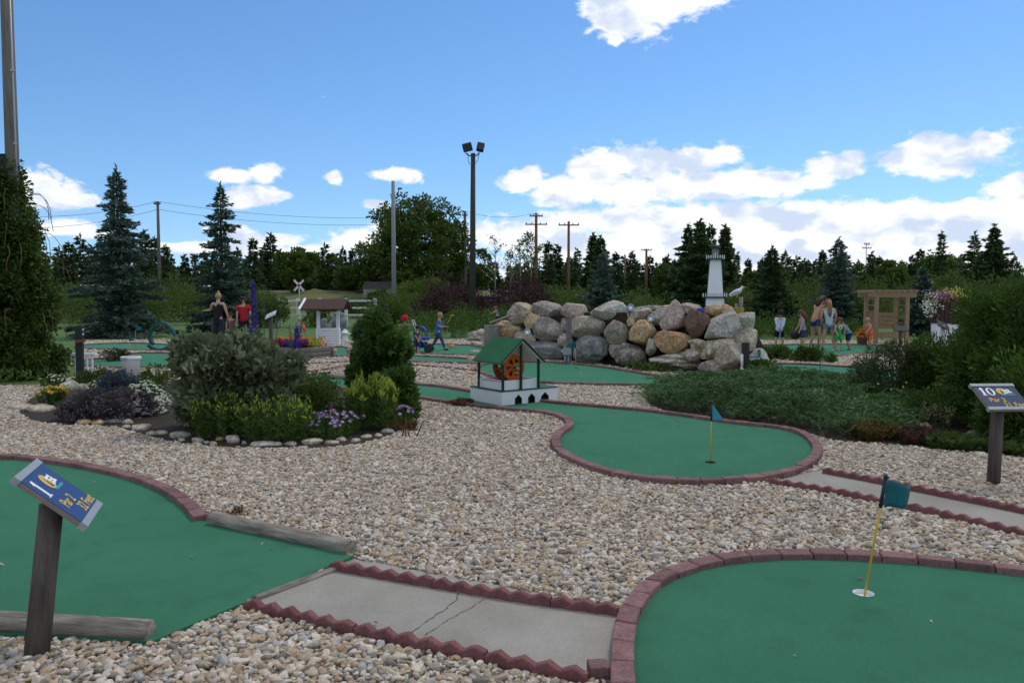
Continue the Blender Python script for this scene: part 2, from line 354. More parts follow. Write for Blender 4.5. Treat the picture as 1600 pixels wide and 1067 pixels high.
green('far green in front of the white wishing well', [(425,544),(490,542),(540,541),(548,548),(545,555),(490,555),(425,553)], [])
green('far left green with the loop ring standing on it', [(125,538),(200,535),(260,537),(320,541),(320,549),(250,547),(180,545),(125,543)], [(211,541)])
green('left green behind the white bucket', [(118,566),(140,560),(190,557),(205,551),(260,550),(330,552),(330,566),(260,573),(200,573),(150,572)], [(203,556)])
# green one, open edge closed by logs
r1 = empty('putting_green', G(200,850), 'foreground left green beside sign one, edged by weathered logs', 'putting green')
s1 = spline([G(*p, .06) for p in [(-420,730),(-250,714),(-120,707),(0,709),(60,712),(130,722),(200,736),(258,755),(298,778),(326,804)]], False, .1)
nm = normals2(s1, False); c1_ = [p - q*.05 for p, q in zip(s1, nm)]
bricks(c1_, False, r1)
turf1 = [Vector(p.to_2d()) for p in [G(553,868,TURFZ), G(238,1001,TURFZ), G(-30,988,TURFZ), G(-500,1000,TURFZ), G(-700,800,TURFZ)]]
poly1 = resample(c1_, .12) + turf1
turfmesh('turf', poly1, TURFZ, [], r1, .024)
NOGRAVEL.append([p.copy() for p in s1] + turf1)
# ---------------------------------------------------------------- concrete paths with scalloped edging
concm = mat('pale concrete', (.280,.257,.212), .9, .16, 2.2, .35, 140, col2=(.345,.325,.280), contrast=1.3)
addlayer(concm, 120, .3, .7, .86, 1.1, 3); addlayer(concm, .9, .35, .5, .82, 1.0, 6)
crackm = mat('crack in concrete', (.05,.045,.04), .95, .1)
def pathsheet(px, z=.012):
    poly = [G(a, b, z) for a, b in px]; NOGRAVEL.append([p.to_2d() for p in poly]); return sheet('concrete_path', poly, z, concm)
pathsheet([(553,872),(972,950),(957,1000),(957,1067),(385,945)])
pathsheet([(1212,748),(1288,733),(1700,812),(1900,860),(1900,905),(1600,835),(1400,795)])
def cracks(px, w=.0022):
    mb = MB(); pts = [G(a, b, .0135).to_2d() for a, b in px]; o = []
    rr = random.Random(len(px)); p = []
    for a, b in zip(pts, pts[1:]):
        for k in range(6): p.append(a.lerp(b, k/6) + Vector((rr.uniform(-1,1), rr.uniform(-1,1)))*.006)
    p.append(pts[-1]); nm_ = normals2(p, False)
    vs = []; 
    for q, m_ in zip(p, nm_):
        ww = w*rr.uniform(.4, 1.4); vs += [(q.x-m_.x*ww, q.y-m_.y*ww, .0145), (q.x+m_.x*ww, q.y+m_.y*ww, .0145)]
    mb.add(vs, [(2*i, 2*i+1, 2*i+3, 2*i+2) for i in range(len(p)-1)]); o = mb.build('path_crack', crackm); tag(o, kind='structure'); return o
cracks([(716,926),(712,938),(690,955),(660,975),(643,988)]); cracks([(757,935),(730,952),(705,965),(690,975),(664,992)], .0018)
cracks([(720,1010),(800,1028),(850,1040),(918,1052)], .0015)
def scallop(px, label, w=.042, per=.115, amp=.020, h=.050, z=.03, group='scalloped edging along the concrete paths'):
    c = resample(spline([G(a, b, z) for a, b in px], False, .05), per/4)
    for i in range(23, len(c)-1, 24): c[i] = c[i].lerp(c[i+1], .8)
    nm_ = normals2(c, False); mb = MB(); vs = []
    L_ = c[0]; root = (c[0]+c[-1])/2; rr = random.Random(int(px[0][0]))
    J = 0
    for i, (p, q) in enumerate(zip(c, nm_)):
        k = i % 4; hh = h + amp*(0, .55, 1, .45)[k] + rr.uniform(-.002, .002); zz = (.0, .006, .011, .005)[k]
        if i % 24 == 0: J = rr.uniform(-.008, .008)
        a = p - q*(w/2+J) + q*zz; b_ = p + q*(w/2-J) + q*zz
        vs += [(a.x, a.y, 0), (a.x, a.y, hh-.006), ((a+(b_-a)*.15).x, (a+(b_-a)*.15).y, hh), ((a+(b_-a)*.85).x, (a+(b_-a)*.85).y, hh), (b_.x, b_.y, hh-.006), (b_.x, b_.y, 0)]
    n_ = len(c); fs = []
    for i in range(n_-1):
        if i % 24 == 23: continue
        for k in range(5): fs.append((i*6+k, i*6+k+1, (i+1)*6+k+1, (i+1)*6+k))
    for i in range(0, n_, 24): fs.append(tuple(i*6+k for k in range(5, -1, -1))); 
    for i in list(range(23, n_, 24)) + [n_-1]: fs.append(tuple(i*6+k for k in range(6)))
    mb.add(vs, fs); o = mb.build('scalloped_edging', edgem, None, (root.x, root.y, 0)); tag(o, label, 'garden edging', group)
    NOGRAVEL.append([p-q*w*.5 for p, q in zip(c, nm_)] + [p+q*w*.5 for p, q in zip(c, nm_)][::-1]); return o
scallop([(518,884),(640,905),(760,925),(870,942),(966,955)], 'red scalloped edging along the far side of the cracked concrete path')
scallop([(385,945),(480,966),(600,995),(760,1028),(918,1060)], 'red scalloped edging along the near side of the cracked concrete path')
scallop([(1286,736),(1360,750),(1450,768),(1540,786),(1700,820)], 'red scalloped edging on the far side of the right path below sign ten')
scallop([(1198,752),(1300,768),(1400,788),(1500,810),(1700,858)], 'red scalloped edging on the near side of the right path by the big teal flag')
scallop([(640,571),(700,575),(742,580)], 'short red edging strip between far gravel beds left of the winding green', per=.16)
scallop([(430,570),(500,568),(560,565)], 'red edging line on gravel behind the flower island', per=.16)
scallop([(470,584),(520,576),(565,569)], 'slanting red edging line on gravel behind the flower island', per=.16)
q0 = G(935,1048,.03); mbx = MB().box((q0.x, q0.y, .033), (.085,.085,.066), .1); o = mbx.build('brick', brickm, None, (q0.x, q0.y, 0), .005); tag(o, 'lone red brick cube wedged at the path corner by the near green', 'brick'); NOGRAVEL.append([Vector((q0.x+a, q0.y+b)) for a, b in ((-.045,-.045),(.045,-.045),(.045,.045),(-.045,.045))])
# timber edge between the left green and the path
woodg = mat('weathered grey log', (.15,.13,.10), .9, .3, 5, .9, 30, col2=(.38,.345,.285), stretch=(.7,7,7), contrast=1.9)
addlayer(woodg, 3, .3, .5, .75, 1.0, 4)
def log(a, b, r, label, name='log', n=14, cap=True, m=woodg):
    a, b = Vector(a), Vector(b); rr = random.Random(int(r*1e4)); L_ = (b-a).length; mb = MB(); K = 40; n = 28; V = []
    for i in range(K+1):
        x = -L_/2+L_*i/K; e = .985 if i in (0, K) else 1
        for k in range(n):
            t = 2*math.pi*k/n; rad = r*e*(1-.05*i/K)*(1+.02*math.sin(3*t+i*.2)+.015*math.sin(i*.9)+rr.uniform(-.008,.008)) - (.006 if (k in (5, 6) and abs(math.sin(i*.37)) > .35) else 0) - (.004 if (k == 9 and i > K*.5) else 0)
            V.append((x, rad*math.cos(t), rad*math.sin(t)))
    V += [(-L_/2-.003, 0, 0), (L_/2+.003, 0, 0)]; nn0 = (K+1)*n
    mb.add(V, [(i*n+k, (i+1)*n+k, (i+1)*n+(k+1) % n, i*n+(k+1) % n) for i in range(K) for k in range(n)], True); mb.f += [(nn0, k, (k+1) % n) for k in range(n)] + [(nn0+1, K*n+(k+1) % n, K*n+k) for k in range(n)]; mb.s += [False]*(2*n)
    o = mb.build(name, m); o.location = (a+b)/2; o.rotation_euler = (b-a).to_track_quat('X','Z').to_euler(); tag(o, label, 'log'); return o
lm = []
a, b = G(332,812,.045), G(549,858,.045); log((a.x,a.y,.052), (b.x,b.y,.052), .055, 'weathered grey log lying along the upper corner of the left green')
a, b = G(-320,955,.05), G(235,985,.05); log((a.x,a.y,.055), (b.x,b.y,.055), .052, 'long grey log along the near edge of the left green behind sign one')
a, b = G(398,938,.01), G(552,880,.01); log((a.x,a.y,.016), (b.x,b.y,.016), .022, 'thin grey pole between the left green and the cracked path')
a, b = G(498,588,.06), G(562,590,.06); log((a.x,a.y,.06), (b.x,b.y,.07), .07, 'grey log closing the far end of the long green behind the hop bush')
# ---------------------------------------------------------------- planting beds
soilm = mat('dark garden soil', (.036,.025,.016), .95, .3, 9, .7, 60)
BED1 = [(30,640),(70,612),(130,603),(190,598),(300,600),(420,598),(520,606),(600,618),(640,640),(632,668),(600,684),(560,694),(500,700),(430,700),(350,699),(280,692),(225,680),(180,668),(110,664),(60,660)]
BED2 = [(1010,625),(1030,604),(1100,600),(1250,604),(1370,602),(1500,580),(1700,600),(1900,640),(1900,740),(1700,728),(1600,716),(1500,706),(1420,698),(1350,692),(1300,688),(1230,668),(1150,660),(1080,650),(1030,640)]
def bed(px, z=.012):
    poly = spline([G(a, b, z) for a, b in px], True, .15); NOGRAVEL.append(poly); return sheet('soil', poly, z, soilm)
bed(BED1); BED1W = NOGRAVEL[-1]; bed(BED2); BED2W = NOGRAVEL[-1]
BED3 = [(785,571),(850,563),(940,571),(1030,582),(1100,588),(1160,588),(1195,575),(1205,560),(1180,548),(800,545)]
bed(BED3)
# ---------------------------------------------------------------- pebbles
def pebbles():
    out = []
    for (y0, y1, sp, sc) in ((2.2, 5.5, .0235, 1.0), (5.5, 9, .0225, .88), (9, 15, .027, 1.0), (15, 31, .05, 1.6)):
        xs = np.arange(-y1*.72-.3, y1*.72+.3, sp); ys = np.arange(y0, y1, sp); X, Y = np.meshgrid(xs, ys); X = X.ravel(); Y = Y.ravel()
        k = np.abs(X) < Y*.70+.35; X = X[k]; Y = Y[k]
        X = X + rng.uniform(-.5, .5, X.size)*sp; Y = Y + rng.uniform(-.5, .5, Y.size)*sp
        ok = inpoly(X, Y, gravel_poly)
        free = ok.copy()
        for p in NOGRAVEL: ok &= ~inpoly(X, Y, p)
        stray = free & ~ok & (rng.random(X.size) < .0005)
        for p in (BED1W, BED2W): stray &= ~inpoly(X, Y, p)
        stray_i = stray[ok | stray]; ok |= stray
        X = X[ok]; Y = Y[ok]; m_ = X.size
        s = rng.lognormal(0, .30, m_)*.0140*sc; s = np.clip(s, .007*sc, .030*sc)
        A = np.stack([s*rng.uniform(.95, 1.5, m_), s*rng.uniform(.7, 1.0, m_), s*rng.uniform(.45, .75, m_)], 1)
        Rt = np.stack([rng.normal(0, .35, m_), rng.normal(0, .35, m_), rng.uniform(0, 6.28, m_)], 1)
        A[stray_i] *= .55
        Z = .006 + rng.uniform(0, .022, m_)*sc*rng.uniform(.2, 1, m_)
        Z[stray_i] = .030
        out.append((np.stack([X, Y, Z], 1), A, Rt))
    V = np.concatenate([o[0] for o in out]); A = np.concatenate([o[1] for o in out]); Rt = np.concatenate([o[2] for o in out]); m_ = len(V)
    print('pebbles', m_)
    me = bpy.data.meshes.new('gravel'); me.vertices.add(m_); me.vertices.foreach_set('co', V.astype(np.float32).ravel())
    for nm_, D in (('sc', A), ('ro', Rt)):
        at = me.attributes.new(nm_, 'FLOAT_VECTOR', 'POINT'); at.data.foreach_set('vector', D.astype(np.float32).ravel())
    at = me.attributes.new('kd', 'INT', 'POINT'); at.data.foreach_set('value', rng.integers(0, 4, m_).astype(np.int32))
    o = bpy.data.objects.new('gravel', me); COL.objects.link(o); tag(o, 'rounded tan and grey river pebbles covering the ground', 'gravel', kind='stuff')
    pm = bpy.data.materials.new('river pebble'); pm.use_nodes = True; n = pm.node_tree.nodes; l = pm.node_tree.links; b = n['Principled BSDF']; b.inputs['Roughness'].default_value = .7; b.inputs['Specular IOR Level'].default_value = .3
    oi = n.new('ShaderNodeObjectInfo'); cr = n.new('ShaderNodeValToRGB'); l.new(oi.outputs['Random'], cr.inputs[0]); ramp(cr.color_ramp, STONE)
    tcn = n.new('ShaderNodeTexCoord'); nz = n.new('ShaderNodeTexNoise'); nz.inputs['Scale'].default_value = 3; nz.inputs['Detail'].default_value = 4; nz.noise_dimensions = '4D'
    l.new(tcn.outputs['Object'], nz.inputs['Vector']); mu = n.new('ShaderNodeMath'); mu.operation = 'MULTIPLY'; mu.inputs[1].default_value = 500; l.new(oi.outputs['Random'], mu.inputs[0]); l.new(mu.outputs[0], nz.inputs['W'])
    mr_ = n.new('ShaderNodeMapRange'); l.new(nz.outputs[0], mr_.inputs[0]); mr_.inputs[1].default_value = .3; mr_.inputs[2].default_value = .7; mr_.inputs[3].default_value = .72; mr_.inputs[4].default_value = 1.25
    hv = n.new('ShaderNodeHueSaturation'); l.new(cr.outputs[0], hv.inputs['Color']); l.new(mr_.outputs[0], hv.inputs['Value']); l.new(hv.outputs[0], b.inputs['Base Color'])
    ng = bpy.data.node_groups.new('pebbles', 'GeometryNodeTree'); ng.interface.new_socket('Geometry', in_out='INPUT', socket_type='NodeSocketGeometry'); ng.interface.new_socket('Geometry', in_out='OUTPUT', socket_type='NodeSocketGeometry')
    n = ng.nodes; l = ng.links; gi = n.new('NodeGroupInput'); go = n.new('NodeGroupOutput'); join = n.new('GeometryNodeJoinGeometry')
    for k in range(4):
        ic = n.new('GeometryNodeMeshIcoSphere'); ic.inputs['Subdivisions'].default_value = 3
        nz = n.new('ShaderNodeTexNoise'); nz.inputs['Scale'].default_value = .9; nz.inputs['Detail'].default_value = 2; nz.noise_dimensions = '4D'; nz.inputs['W'].default_value = k*7.3
        mu = n.new('ShaderNodeMath'); mu.operation = 'MULTIPLY_ADD'; mu.inputs[1].default_value = 1.5; mu.inputs[2].default_value = .28; l.new(nz.outputs[0], mu.inputs[0])
        ps = n.new('GeometryNodeInputPosition'); vm = n.new('ShaderNodeVectorMath'); vm.operation = 'SCALE'; l.new(ps.outputs[0], vm.inputs[0]); l.new(mu.outputs[0], vm.inputs['Scale'])
        sp_ = n.new('GeometryNodeSetPosition'); l.new(ic.outputs[0], sp_.inputs[0]); l.new(vm.outputs[0], sp_.inputs['Position'])
        ss = n.new('GeometryNodeSetShadeSmooth'); l.new(sp_.outputs[0], ss.inputs[0]); sm = n.new('GeometryNodeSetMaterial'); sm.inputs['Material'].default_value = pm; l.new(ss.outputs[0], sm.inputs[0])
        g2 = n.new('GeometryNodeGeometryToInstance'); l.new(sm.outputs[0], g2.inputs[0]); l.new(g2.outputs[0], join.inputs[0])
    iop = n.new('GeometryNodeInstanceOnPoints'); l.new(gi.outputs[0], iop.inputs['Points']); l.new(join.outputs[0], iop.inputs['Instance']); iop.inputs['Pick Instance'].default_value = True
    def na(nm_, ty):
        a = n.new('GeometryNodeInputNamedAttribute'); a.data_type = ty; a.inputs['Name'].default_value = nm_; return a
    l.new(na('kd', 'INT').outputs[0], iop.inputs['Instance Index']); l.new(na('sc', 'FLOAT_VECTOR').outputs[0], iop.inputs['Scale'])
    ra = na('ro', 'FLOAT_VECTOR'); er = n.new('FunctionNodeEulerToRotation'); l.new(ra.outputs[0], er.inputs[0]); l.new(er.outputs[0], iop.inputs['Rotation'])
    l.new(iop.outputs[0], go.inputs[0])
    md = o.modifiers.new('pebbles', 'NODES'); md.node_group = ng
    return o
pebbles()
# ---------------------------------------------------------------- vegetation helpers
def unit(a): return a/np.maximum(1e-9, np.linalg.norm(a, axis=-1, keepdims=True))
def leafV(pts, dirs, Ls, Ws, fold=.25, lobed=False, side=None):
    n_ = len(pts); Ls = np.broadcast_to(Ls, (n_,))[:, None]; Ws = np.broadcast_to(Ws, (n_,))[:, None]
    d = unit(dirs); s = unit(np.cross(d, side if side is not None else rng.normal(0, 1, (n_, 3)))); m_ = np.cross(s, d)
    if not lobed:
        V = np.stack([pts, pts+d*Ls*.45+s*Ws*.5+m_*Ws*fold, pts+d*Ls, pts+d*Ls*.45-s*Ws*.5+m_*Ws*fold], 1)
        return V.reshape(-1, 3), np.arange(4*n_).reshape(-1, 4)
    Vs = [pts]
    for a in (-.9, 0, .9):
        dd = d*math.cos(a)+s*math.sin(a); ss = -d*math.sin(a)+s*math.cos(a); k = 1 if a == 0 else .8
        Vs += [pts+dd*Ls*k*.5+ss*Ws*.3+m_*Ws*fold*.5, pts+dd*Ls*k-m_*Ls*.12, pts+dd*Ls*k*.5-ss*Ws*.3+m_*Ws*fold*.5]
    V = np.stack(Vs, 1); b0 = np.arange(n_)[:, None]*10
    Fq = np.concatenate([b0+np.array([[0, 1+3*k, 2+3*k, 3+3*k]]) for k in range(3)], 1).reshape(-1, 4)
    return V.reshape(-1, 3), Fq
def join(*VF):
    V = []; Fq = []; o = 0
    for v, f in VF: V.append(v); Fq.append(f+o); o += len(v)
    return np.concatenate(V), np.concatenate(Fq)
def clumps(c, r, n, pts_per, cr, flat=1.0, seed=0, hemi=True, sq=1.0):
    """clump centres inside an ellipsoid c,r; leaf points in the shells of the clumps"""
    g = np.random.default_rng(seed); u = unit(g.normal(0, 1, (n, 3))); 
    if hemi: u[:, 2] = np.abs(u[:, 2])*1.0
    if sq != 1: u = np.sign(u)*np.abs(u)**sq
    rad = g.uniform(.25, 1, n)**.5
    C = np.array(c) + u*rad[:, None]*np.array(r)*.88
    R_ = cr*g.uniform(.6, 1.25, n)
    w = unit(g.normal(0, 1, (n, pts_per, 3))); q = g.uniform(.45, 1, (n, pts_per, 1))
    Pp = C[:, None, :] + w*q*R_[:, None, None]*np.array([1, 1, flat])
    D = w + .6*u[:, None, :] + np.array([0, 0, .35]) + g.normal(0, .5, w.shape)
    return Pp.reshape(-1, 3), D.reshape(-1, 3)
def stems(c, top, n, r, seed=0, spread=.5):
    rr = random.Random(seed); mb = MB()
    for i in range(n):
        a = rr.uniform(0, 6.28); q = rr.uniform(.1, 1)*spread; t = Vector((c[0]+math.cos(a)*q, c[1]+math.sin(a)*q, c[2]+top*rr.uniform(.6, 1)))
        b_ = Vector((c[0]+math.cos(a)*q*.25, c[1]+math.sin(a)*q*.25, c[2])); mb.tube([b_, b_.lerp(t, .5)+Vector((0, 0, top*.06)), t], [r, r*.7, r*.3], 5)
    return mb
barkm = mat('grey brown bark', (.07,.055,.045), .95, .35, 6, .8, 20)
stemm = mat('green plant stem', (.05,.09,.03), .8, .2)
def bush(name, label, cat, c, r, h, n, ppc, Lf, Wf, m, cr=.22, lobed=False, group=None, seed=1, stem=True, ry=None, flat=.85, stemmat=None, sq=.72):
    c = Vector(c); root = empty(name, c, label, cat, group)
    Pp, D = clumps((c.x, c.y, c.z+h*.12), (r, ry or r, h*.9), n, ppc, cr, flat, seed, sq=sq)
    k = Pp[:, 2] > c.z+.01; Pp, D = Pp[k], D[k]
    g = np.random.default_rng(seed+9); Ls = Lf*g.uniform(.6, 1.3, len(Pp)); V, Fq = leafV(Pp, D, Ls, Ls*Wf/Lf, lobed=lobed)
    npmesh('foliage', V, Fq, m, root)
    if stem: stems(c, h*.8, 7, .012*max(1, h), seed, r*.6).build('stem', stemmat or barkm, root)
    return root
def spruceVF(h, R_, n_wh, blade, seed, dens=1.0, gap=0.0, upt=.25, wob=.15, top_bare=.05, per=7, droop=.18, inner=4.0):
    g = np.random.default_rng(seed); Pp = []; D = []; 
    z = .03*h; k = 0
    zs = np.linspace(.04, 1-top_bare, n_wh)
    for zi in zs:
        rad = R_*(1-zi)**.78*(1+g.uniform(-wob, wob))
        nb = max(3, int(per*(1-.35*zi))); a0 = g.uniform(0, 6.28)
        for b_ in range(nb):
            if g.random() < gap: continue
            a = a0 + 2*math.pi*b_/nb + g.uniform(-.35, .35); L_ = max(.06*R_, rad*g.uniform(.68, 1.15))
            m_ = max(14, int(dens*105*L_/R_*(.35+L_/R_)))
            t = g.uniform(.02, 1, m_)**.95; w = (1-t)*.40*L_+.05*R_; lat = g.uniform(-1, 1, m_)*w
            hd = np.array([math.cos(a), math.sin(a), 0]); sd = np.array([-math.sin(a), math.cos(a), 0])
            zb = zi*h + g.uniform(-.5, .5)*h/n_wh
            zz = zb + (upt*t**2 - droop*t)*L_*(1-.6*zi) - np.abs(lat)*.12 + g.normal(0, .014*R_, m_) - .045*R_*g.random(m_)**2
            p = hd*(t*L_)[:, None] + sd*lat[:, None]; p[:, 2] = zz
            d = hd*.8 + sd*(np.sign(lat)*.75)[:, None] + g.normal(0, .28, (m_, 3)); d[:, 2] += .05
            Pp.append(p); D.append(d)
    # dense inner foliage round the trunk
    m_ = int(n_wh*per*dens*inner); zt = g.uniform(.03, .97, m_); rr_ = R_*(1-zt)**.8*.30*g.random(m_)**.5; a = g.uniform(0, 6.28, m_)
    p = np.stack([rr_*np.cos(a), rr_*np.sin(a), zt*h], 1); d = np.stack([np.cos(a), np.sin(a), 0*a+.1], 1)+g.normal(0, .3, (m_, 3)); Pp.append(p); D.append(d)
    # leader
    m_ = int(10*dens)+6; zt = g.uniform(1-top_bare-.02, 1.0, m_); p = np.zeros((m_, 3)); p[:, 2] = zt*h; d = g.normal(0, .5, (m_, 3)); d[:, 2] += 1; Pp.append(p); D.append(d)
    Pp = np.concatenate(Pp); D = np.concatenate(D); Ls = blade*g.uniform(.7, 1.4, len(Pp)); return leafV(Pp, D, Ls, Ls*.36, fold=.3)
def spruce(label, px, Y, toppx, R_, m, blade=.16, n_wh=26, dens=1.0, group='blue spruces planted around the course', cat='spruce tree', seed=1, lean=0, z0=0, name='spruce_tree', **kw):
    x = GX(px, Y); top = P(px, toppx, Y).z; h = top - z0
    root = empty(name, (x, Y, z0), label, cat, group)
    V, Fq = spruceVF(h, R_, n_wh, blade, seed, dens*(1.5 if m is M_spr else 1.15), **kw); V = V + np.array([x, Y, z0])
    npmesh('crown', V, Fq, m, root)
    MB().tube([(x, Y, z0), (x, Y, z0+h*.5), (x, Y, top)], [.018*h+.02, .011*h+.01, .006], 8).build('trunk', barkm, root)
    return root
# colours
M_blue = leafmat('blue spruce needles', [(0.043,0.079,0.058),(0.079,0.129,0.099),(0.122,0.187,0.145),(0.064,0.108,0.069)], .1, 1.0)
M_spr = leafmat('dark spruce needles', [(0.035,0.069,0.021),(0.059,0.106,0.027),(0.047,0.086,0.033),(0.088,0.134,0.035)], .1, .5)
M_far = leafmat('distant conifer foliage', [(0.037,0.066,0.023),(0.061,0.101,0.029),(0.049,0.079,0.029),(0.083,0.122,0.035)], .08, .15)
M_dec = leafmat('broad tree leaves', [(0.041,0.079,0.014),(0.075,0.122,0.020),(0.113,0.161,0.028),(0.056,0.089,0.018)], .25, .4)
M_wil = leafmat('willow shrub leaves', [(0.056,0.101,0.018),(0.089,0.144,0.027),(0.121,0.172,0.036),(0.073,0.115,0.020)], .3, .6)
M_lime = leafmat('yellow green shrub leaves', [(.08,.13,.02),(.12,.17,.03),(.06,.10,.02)], .3, .8)
M_pur = leafmat('purple shrub leaves', [(0.039,0.016,0.019),(0.065,0.023,0.026),(0.091,0.036,0.036),(0.039,0.026,0.019)], .2, .8)
M_vine = leafmat('creeper leaves', [(0.033,0.069,0.011),(0.053,0.099,0.015),(0.086,0.131,0.022),(0.043,0.077,0.015)], .25, 1.0)
M_ced = leafmat('cedar foliage', [(0.039,0.088,0.012),(0.065,0.126,0.016),(0.096,0.164,0.022),(0.050,0.098,0.016)], .15, .9)
M_jun = leafmat('blue green juniper sprays', [(0.048,0.114,0.038),(0.076,0.155,0.051),(0.110,0.202,0.065),(0.062,0.128,0.034)], .12, 1.0)
# ---------------------------------------------------------------- far ground
hillm = mat('dry grass bank', (.16,.145,.055), .95, .3, .2, .5, 3, col2=(.10,.13,.04))
def bank(name, x0, x1, y, w, h, m, seed=1):
    g = np.random.default_rng(seed); nx, ny = 60, 10; xs = np.linspace(x0, x1, nx); V = []
    for j in range(ny):
        t = j/(ny-1)
        for i, x in enumerate(xs):
            e = min(1, min(i, nx-1-i)/8); V.append((x, y-w/2+w*t, -.05+h*math.sin(math.pi*min(1, max(0, t)))**.7*e*(1+.06*g.normal())))
    Fq = [(j*nx+i, j*nx+i+1, (j+1)*nx+i+1, (j+1)*nx+i) for j in range(ny-1) for i in range(nx-1)]
    o = npmesh(name, V, Fq, m, smooth=True); tag(o, kind='structure'); return o
bank('grass_bank', -62, 6, 96, 22, 2.35, hillm)
ra = mat('pale asphalt road', (.30,.29,.27), .9, .1)
MB().box((-13, 99, 2.42), (52, 3, .16)).build('road', ra)['kind'] = 'structure'
# ---------------------------------------------------------------- far tree line
def farspruce_protos():
    out = []
    for k, (R_, gap, nw, per) in enumerate(((2.1,.12,20,7),(1.7,.18,22,6),(2.5,.1,18,7),(1.4,.25,20,5))):
        V, Fq = spruceVF(10, R_, nw, .62, 40+k, .8, gap=gap+.05, wob=.4, per=per, inner=1.6)
        me = npmesh('crown', V, Fq, M_far); tr = MB().tube([(0,0,0),(0,0,10)], [.2,.03], 6).build('trunk', barkm)
        out.append((me, tr))
    for k, (rx, hz) in enumerate(((2.6,1.0),(2.0,1.25))):
        Pp, D = clumps((0,0,6.3), (rx,rx,3.6*hz/1.0), 26, 110, 1.0, .9, 50+k, hemi=False)
        V, Fq = leafV(Pp, D, .5, .34); me = npmesh('crown', V, Fq, M_dec); tr = MB()
        rr = random.Random(k); tr.tube([(0,0,0),(0,0,5),(0,.2,8)], [.22,.14,.04], 6)
        for q in range(7):
            a = rr.uniform(0,6.28); z = rr.uniform(2.5,6); tr.tube([(0,0,z),(math.cos(a)*1.7,math.sin(a)*1.7,z+2)], [.08,.02], 5)
        out.append((me, tr.build('trunk', barkm)))
    return out
FP = farspruce_protos(); USED = set()
def fartree(k, px, Y, top, sx=1.0, label=None, group=None, z0=0):
    cr, tr = FP[k]; h = P(px, top, Y).z - z0; s = h/(10 if k < 4 else 10.6)
    name = 'spruce_tree' if k < 4 else 'broadleaf_tree'
    root = empty(name, (GX(px, Y), Y, z0), label, 'tree', group); root.rotation_euler.z = (px*7) % 6.28
    for o in (cr, tr):
        c = o if (k, o.name) not in USED and o.parent is None else o.copy()
        if c is not o: COL.objects.link(c)
        USED.add((k, o.name)); c.parent = root; c.location = (0,0,0)
    root.scale = (s*sx, s*sx, s); return root
FARL = 'dark spruce standing in the far tree line'; FARG = 'spruces of the far tree line'
rr = random.Random(11)
named = [(229,363,0),(244,372,1),(129,370,2),(159,379,0),(425,368,0),(397,374,1),(373,390,3),(268,394,2),(291,400,0),(321,394,1),(509,383,2),(537,388,0),(552,391,1),
 (857,380,1),(870,385,0),(902,391,3),(962,396,1),(987,395,0),(975,401,2),(1015,401,1),(1043,401,2),(1109,354,1),(1131,356,0),(1150,397,3),(1167,406,1),
 (1283,393,1),(1261,408,0),(1339,408,0),(1359,396,3),(1407,408,1),(1423,401,0),(1435,391,1),(1582,402,2),(1250,412,2),(1372,402,1),(1498,401,3),
 (110,380,1),(95,388,2),(145,385,3),(260,385,1),(415,385,2),(440,392,0),(1558,405,1),(1225,395,2),(1320,400,2),(1190,405,0),(890,402,1),(920,398,0),(1062,404,1),(1080,398,3)]
for px, top, k in named: fartree(k, px, rr.uniform(100, 128), top, rr.uniform(.85, 1.1), FARL, FARG)
for px in np.arange(60, 1620, 15):
    px = px + rr.uniform(-7, 7)
    fartree(rr.choice([0,1,2,3,0]), px, rr.uniform(128, 150), rr.uniform(400, 418), rr.uniform(.8, 1.2), FARL, FARG)
DL = 'bushy broadleaf tree among the spruces of the far tree line'; DG = 'broadleaf trees of the far tree line'
for px, top, k, sx in ((460,376,4,1.1),(488,377,4,.8),(473,382,5,1.1),(520,392,5,1),(600,395,4,1.2),(1390,391,4,.9),(1462,396,4,1.0),(749,384,5,1.0),(1210,402,4,1),(1040,408,5,1.3),(1110,398,4,1.2),(1300,408,5,1.2),(545,402,4,1.2),(1180,412,4,1.2),(330,410,5,1.2),(730,396,4,1.2),(1345,408,5,1.0),(1400,405,4,1)):
    fartree(k, px, rr.uniform(92, 112), top, sx, DL, DG)
# a continuous far wood behind
g = np.random.default_rng(77); m_ = 42000; X = g.uniform(-150, 150, m_); Yw = g.uniform(150, 172, m_)
top = 5.6 + 1.6*np.sin(X*.23)+1.2*np.sin(X*.61+1)+.9*np.sin(X*1.7); Zw = g.uniform(.0, 1, m_)**.8*top
V, Fq = leafV(np.stack([X, Yw, Zw], 1), g.normal(0, .6, (m_, 3))+np.array([0,0,.7]), 1.1, .7); o = npmesh('far_forest', V, Fq, M_far); tag(o, 'dense dark wood behind the far tree line', 'forest', kind='stuff')
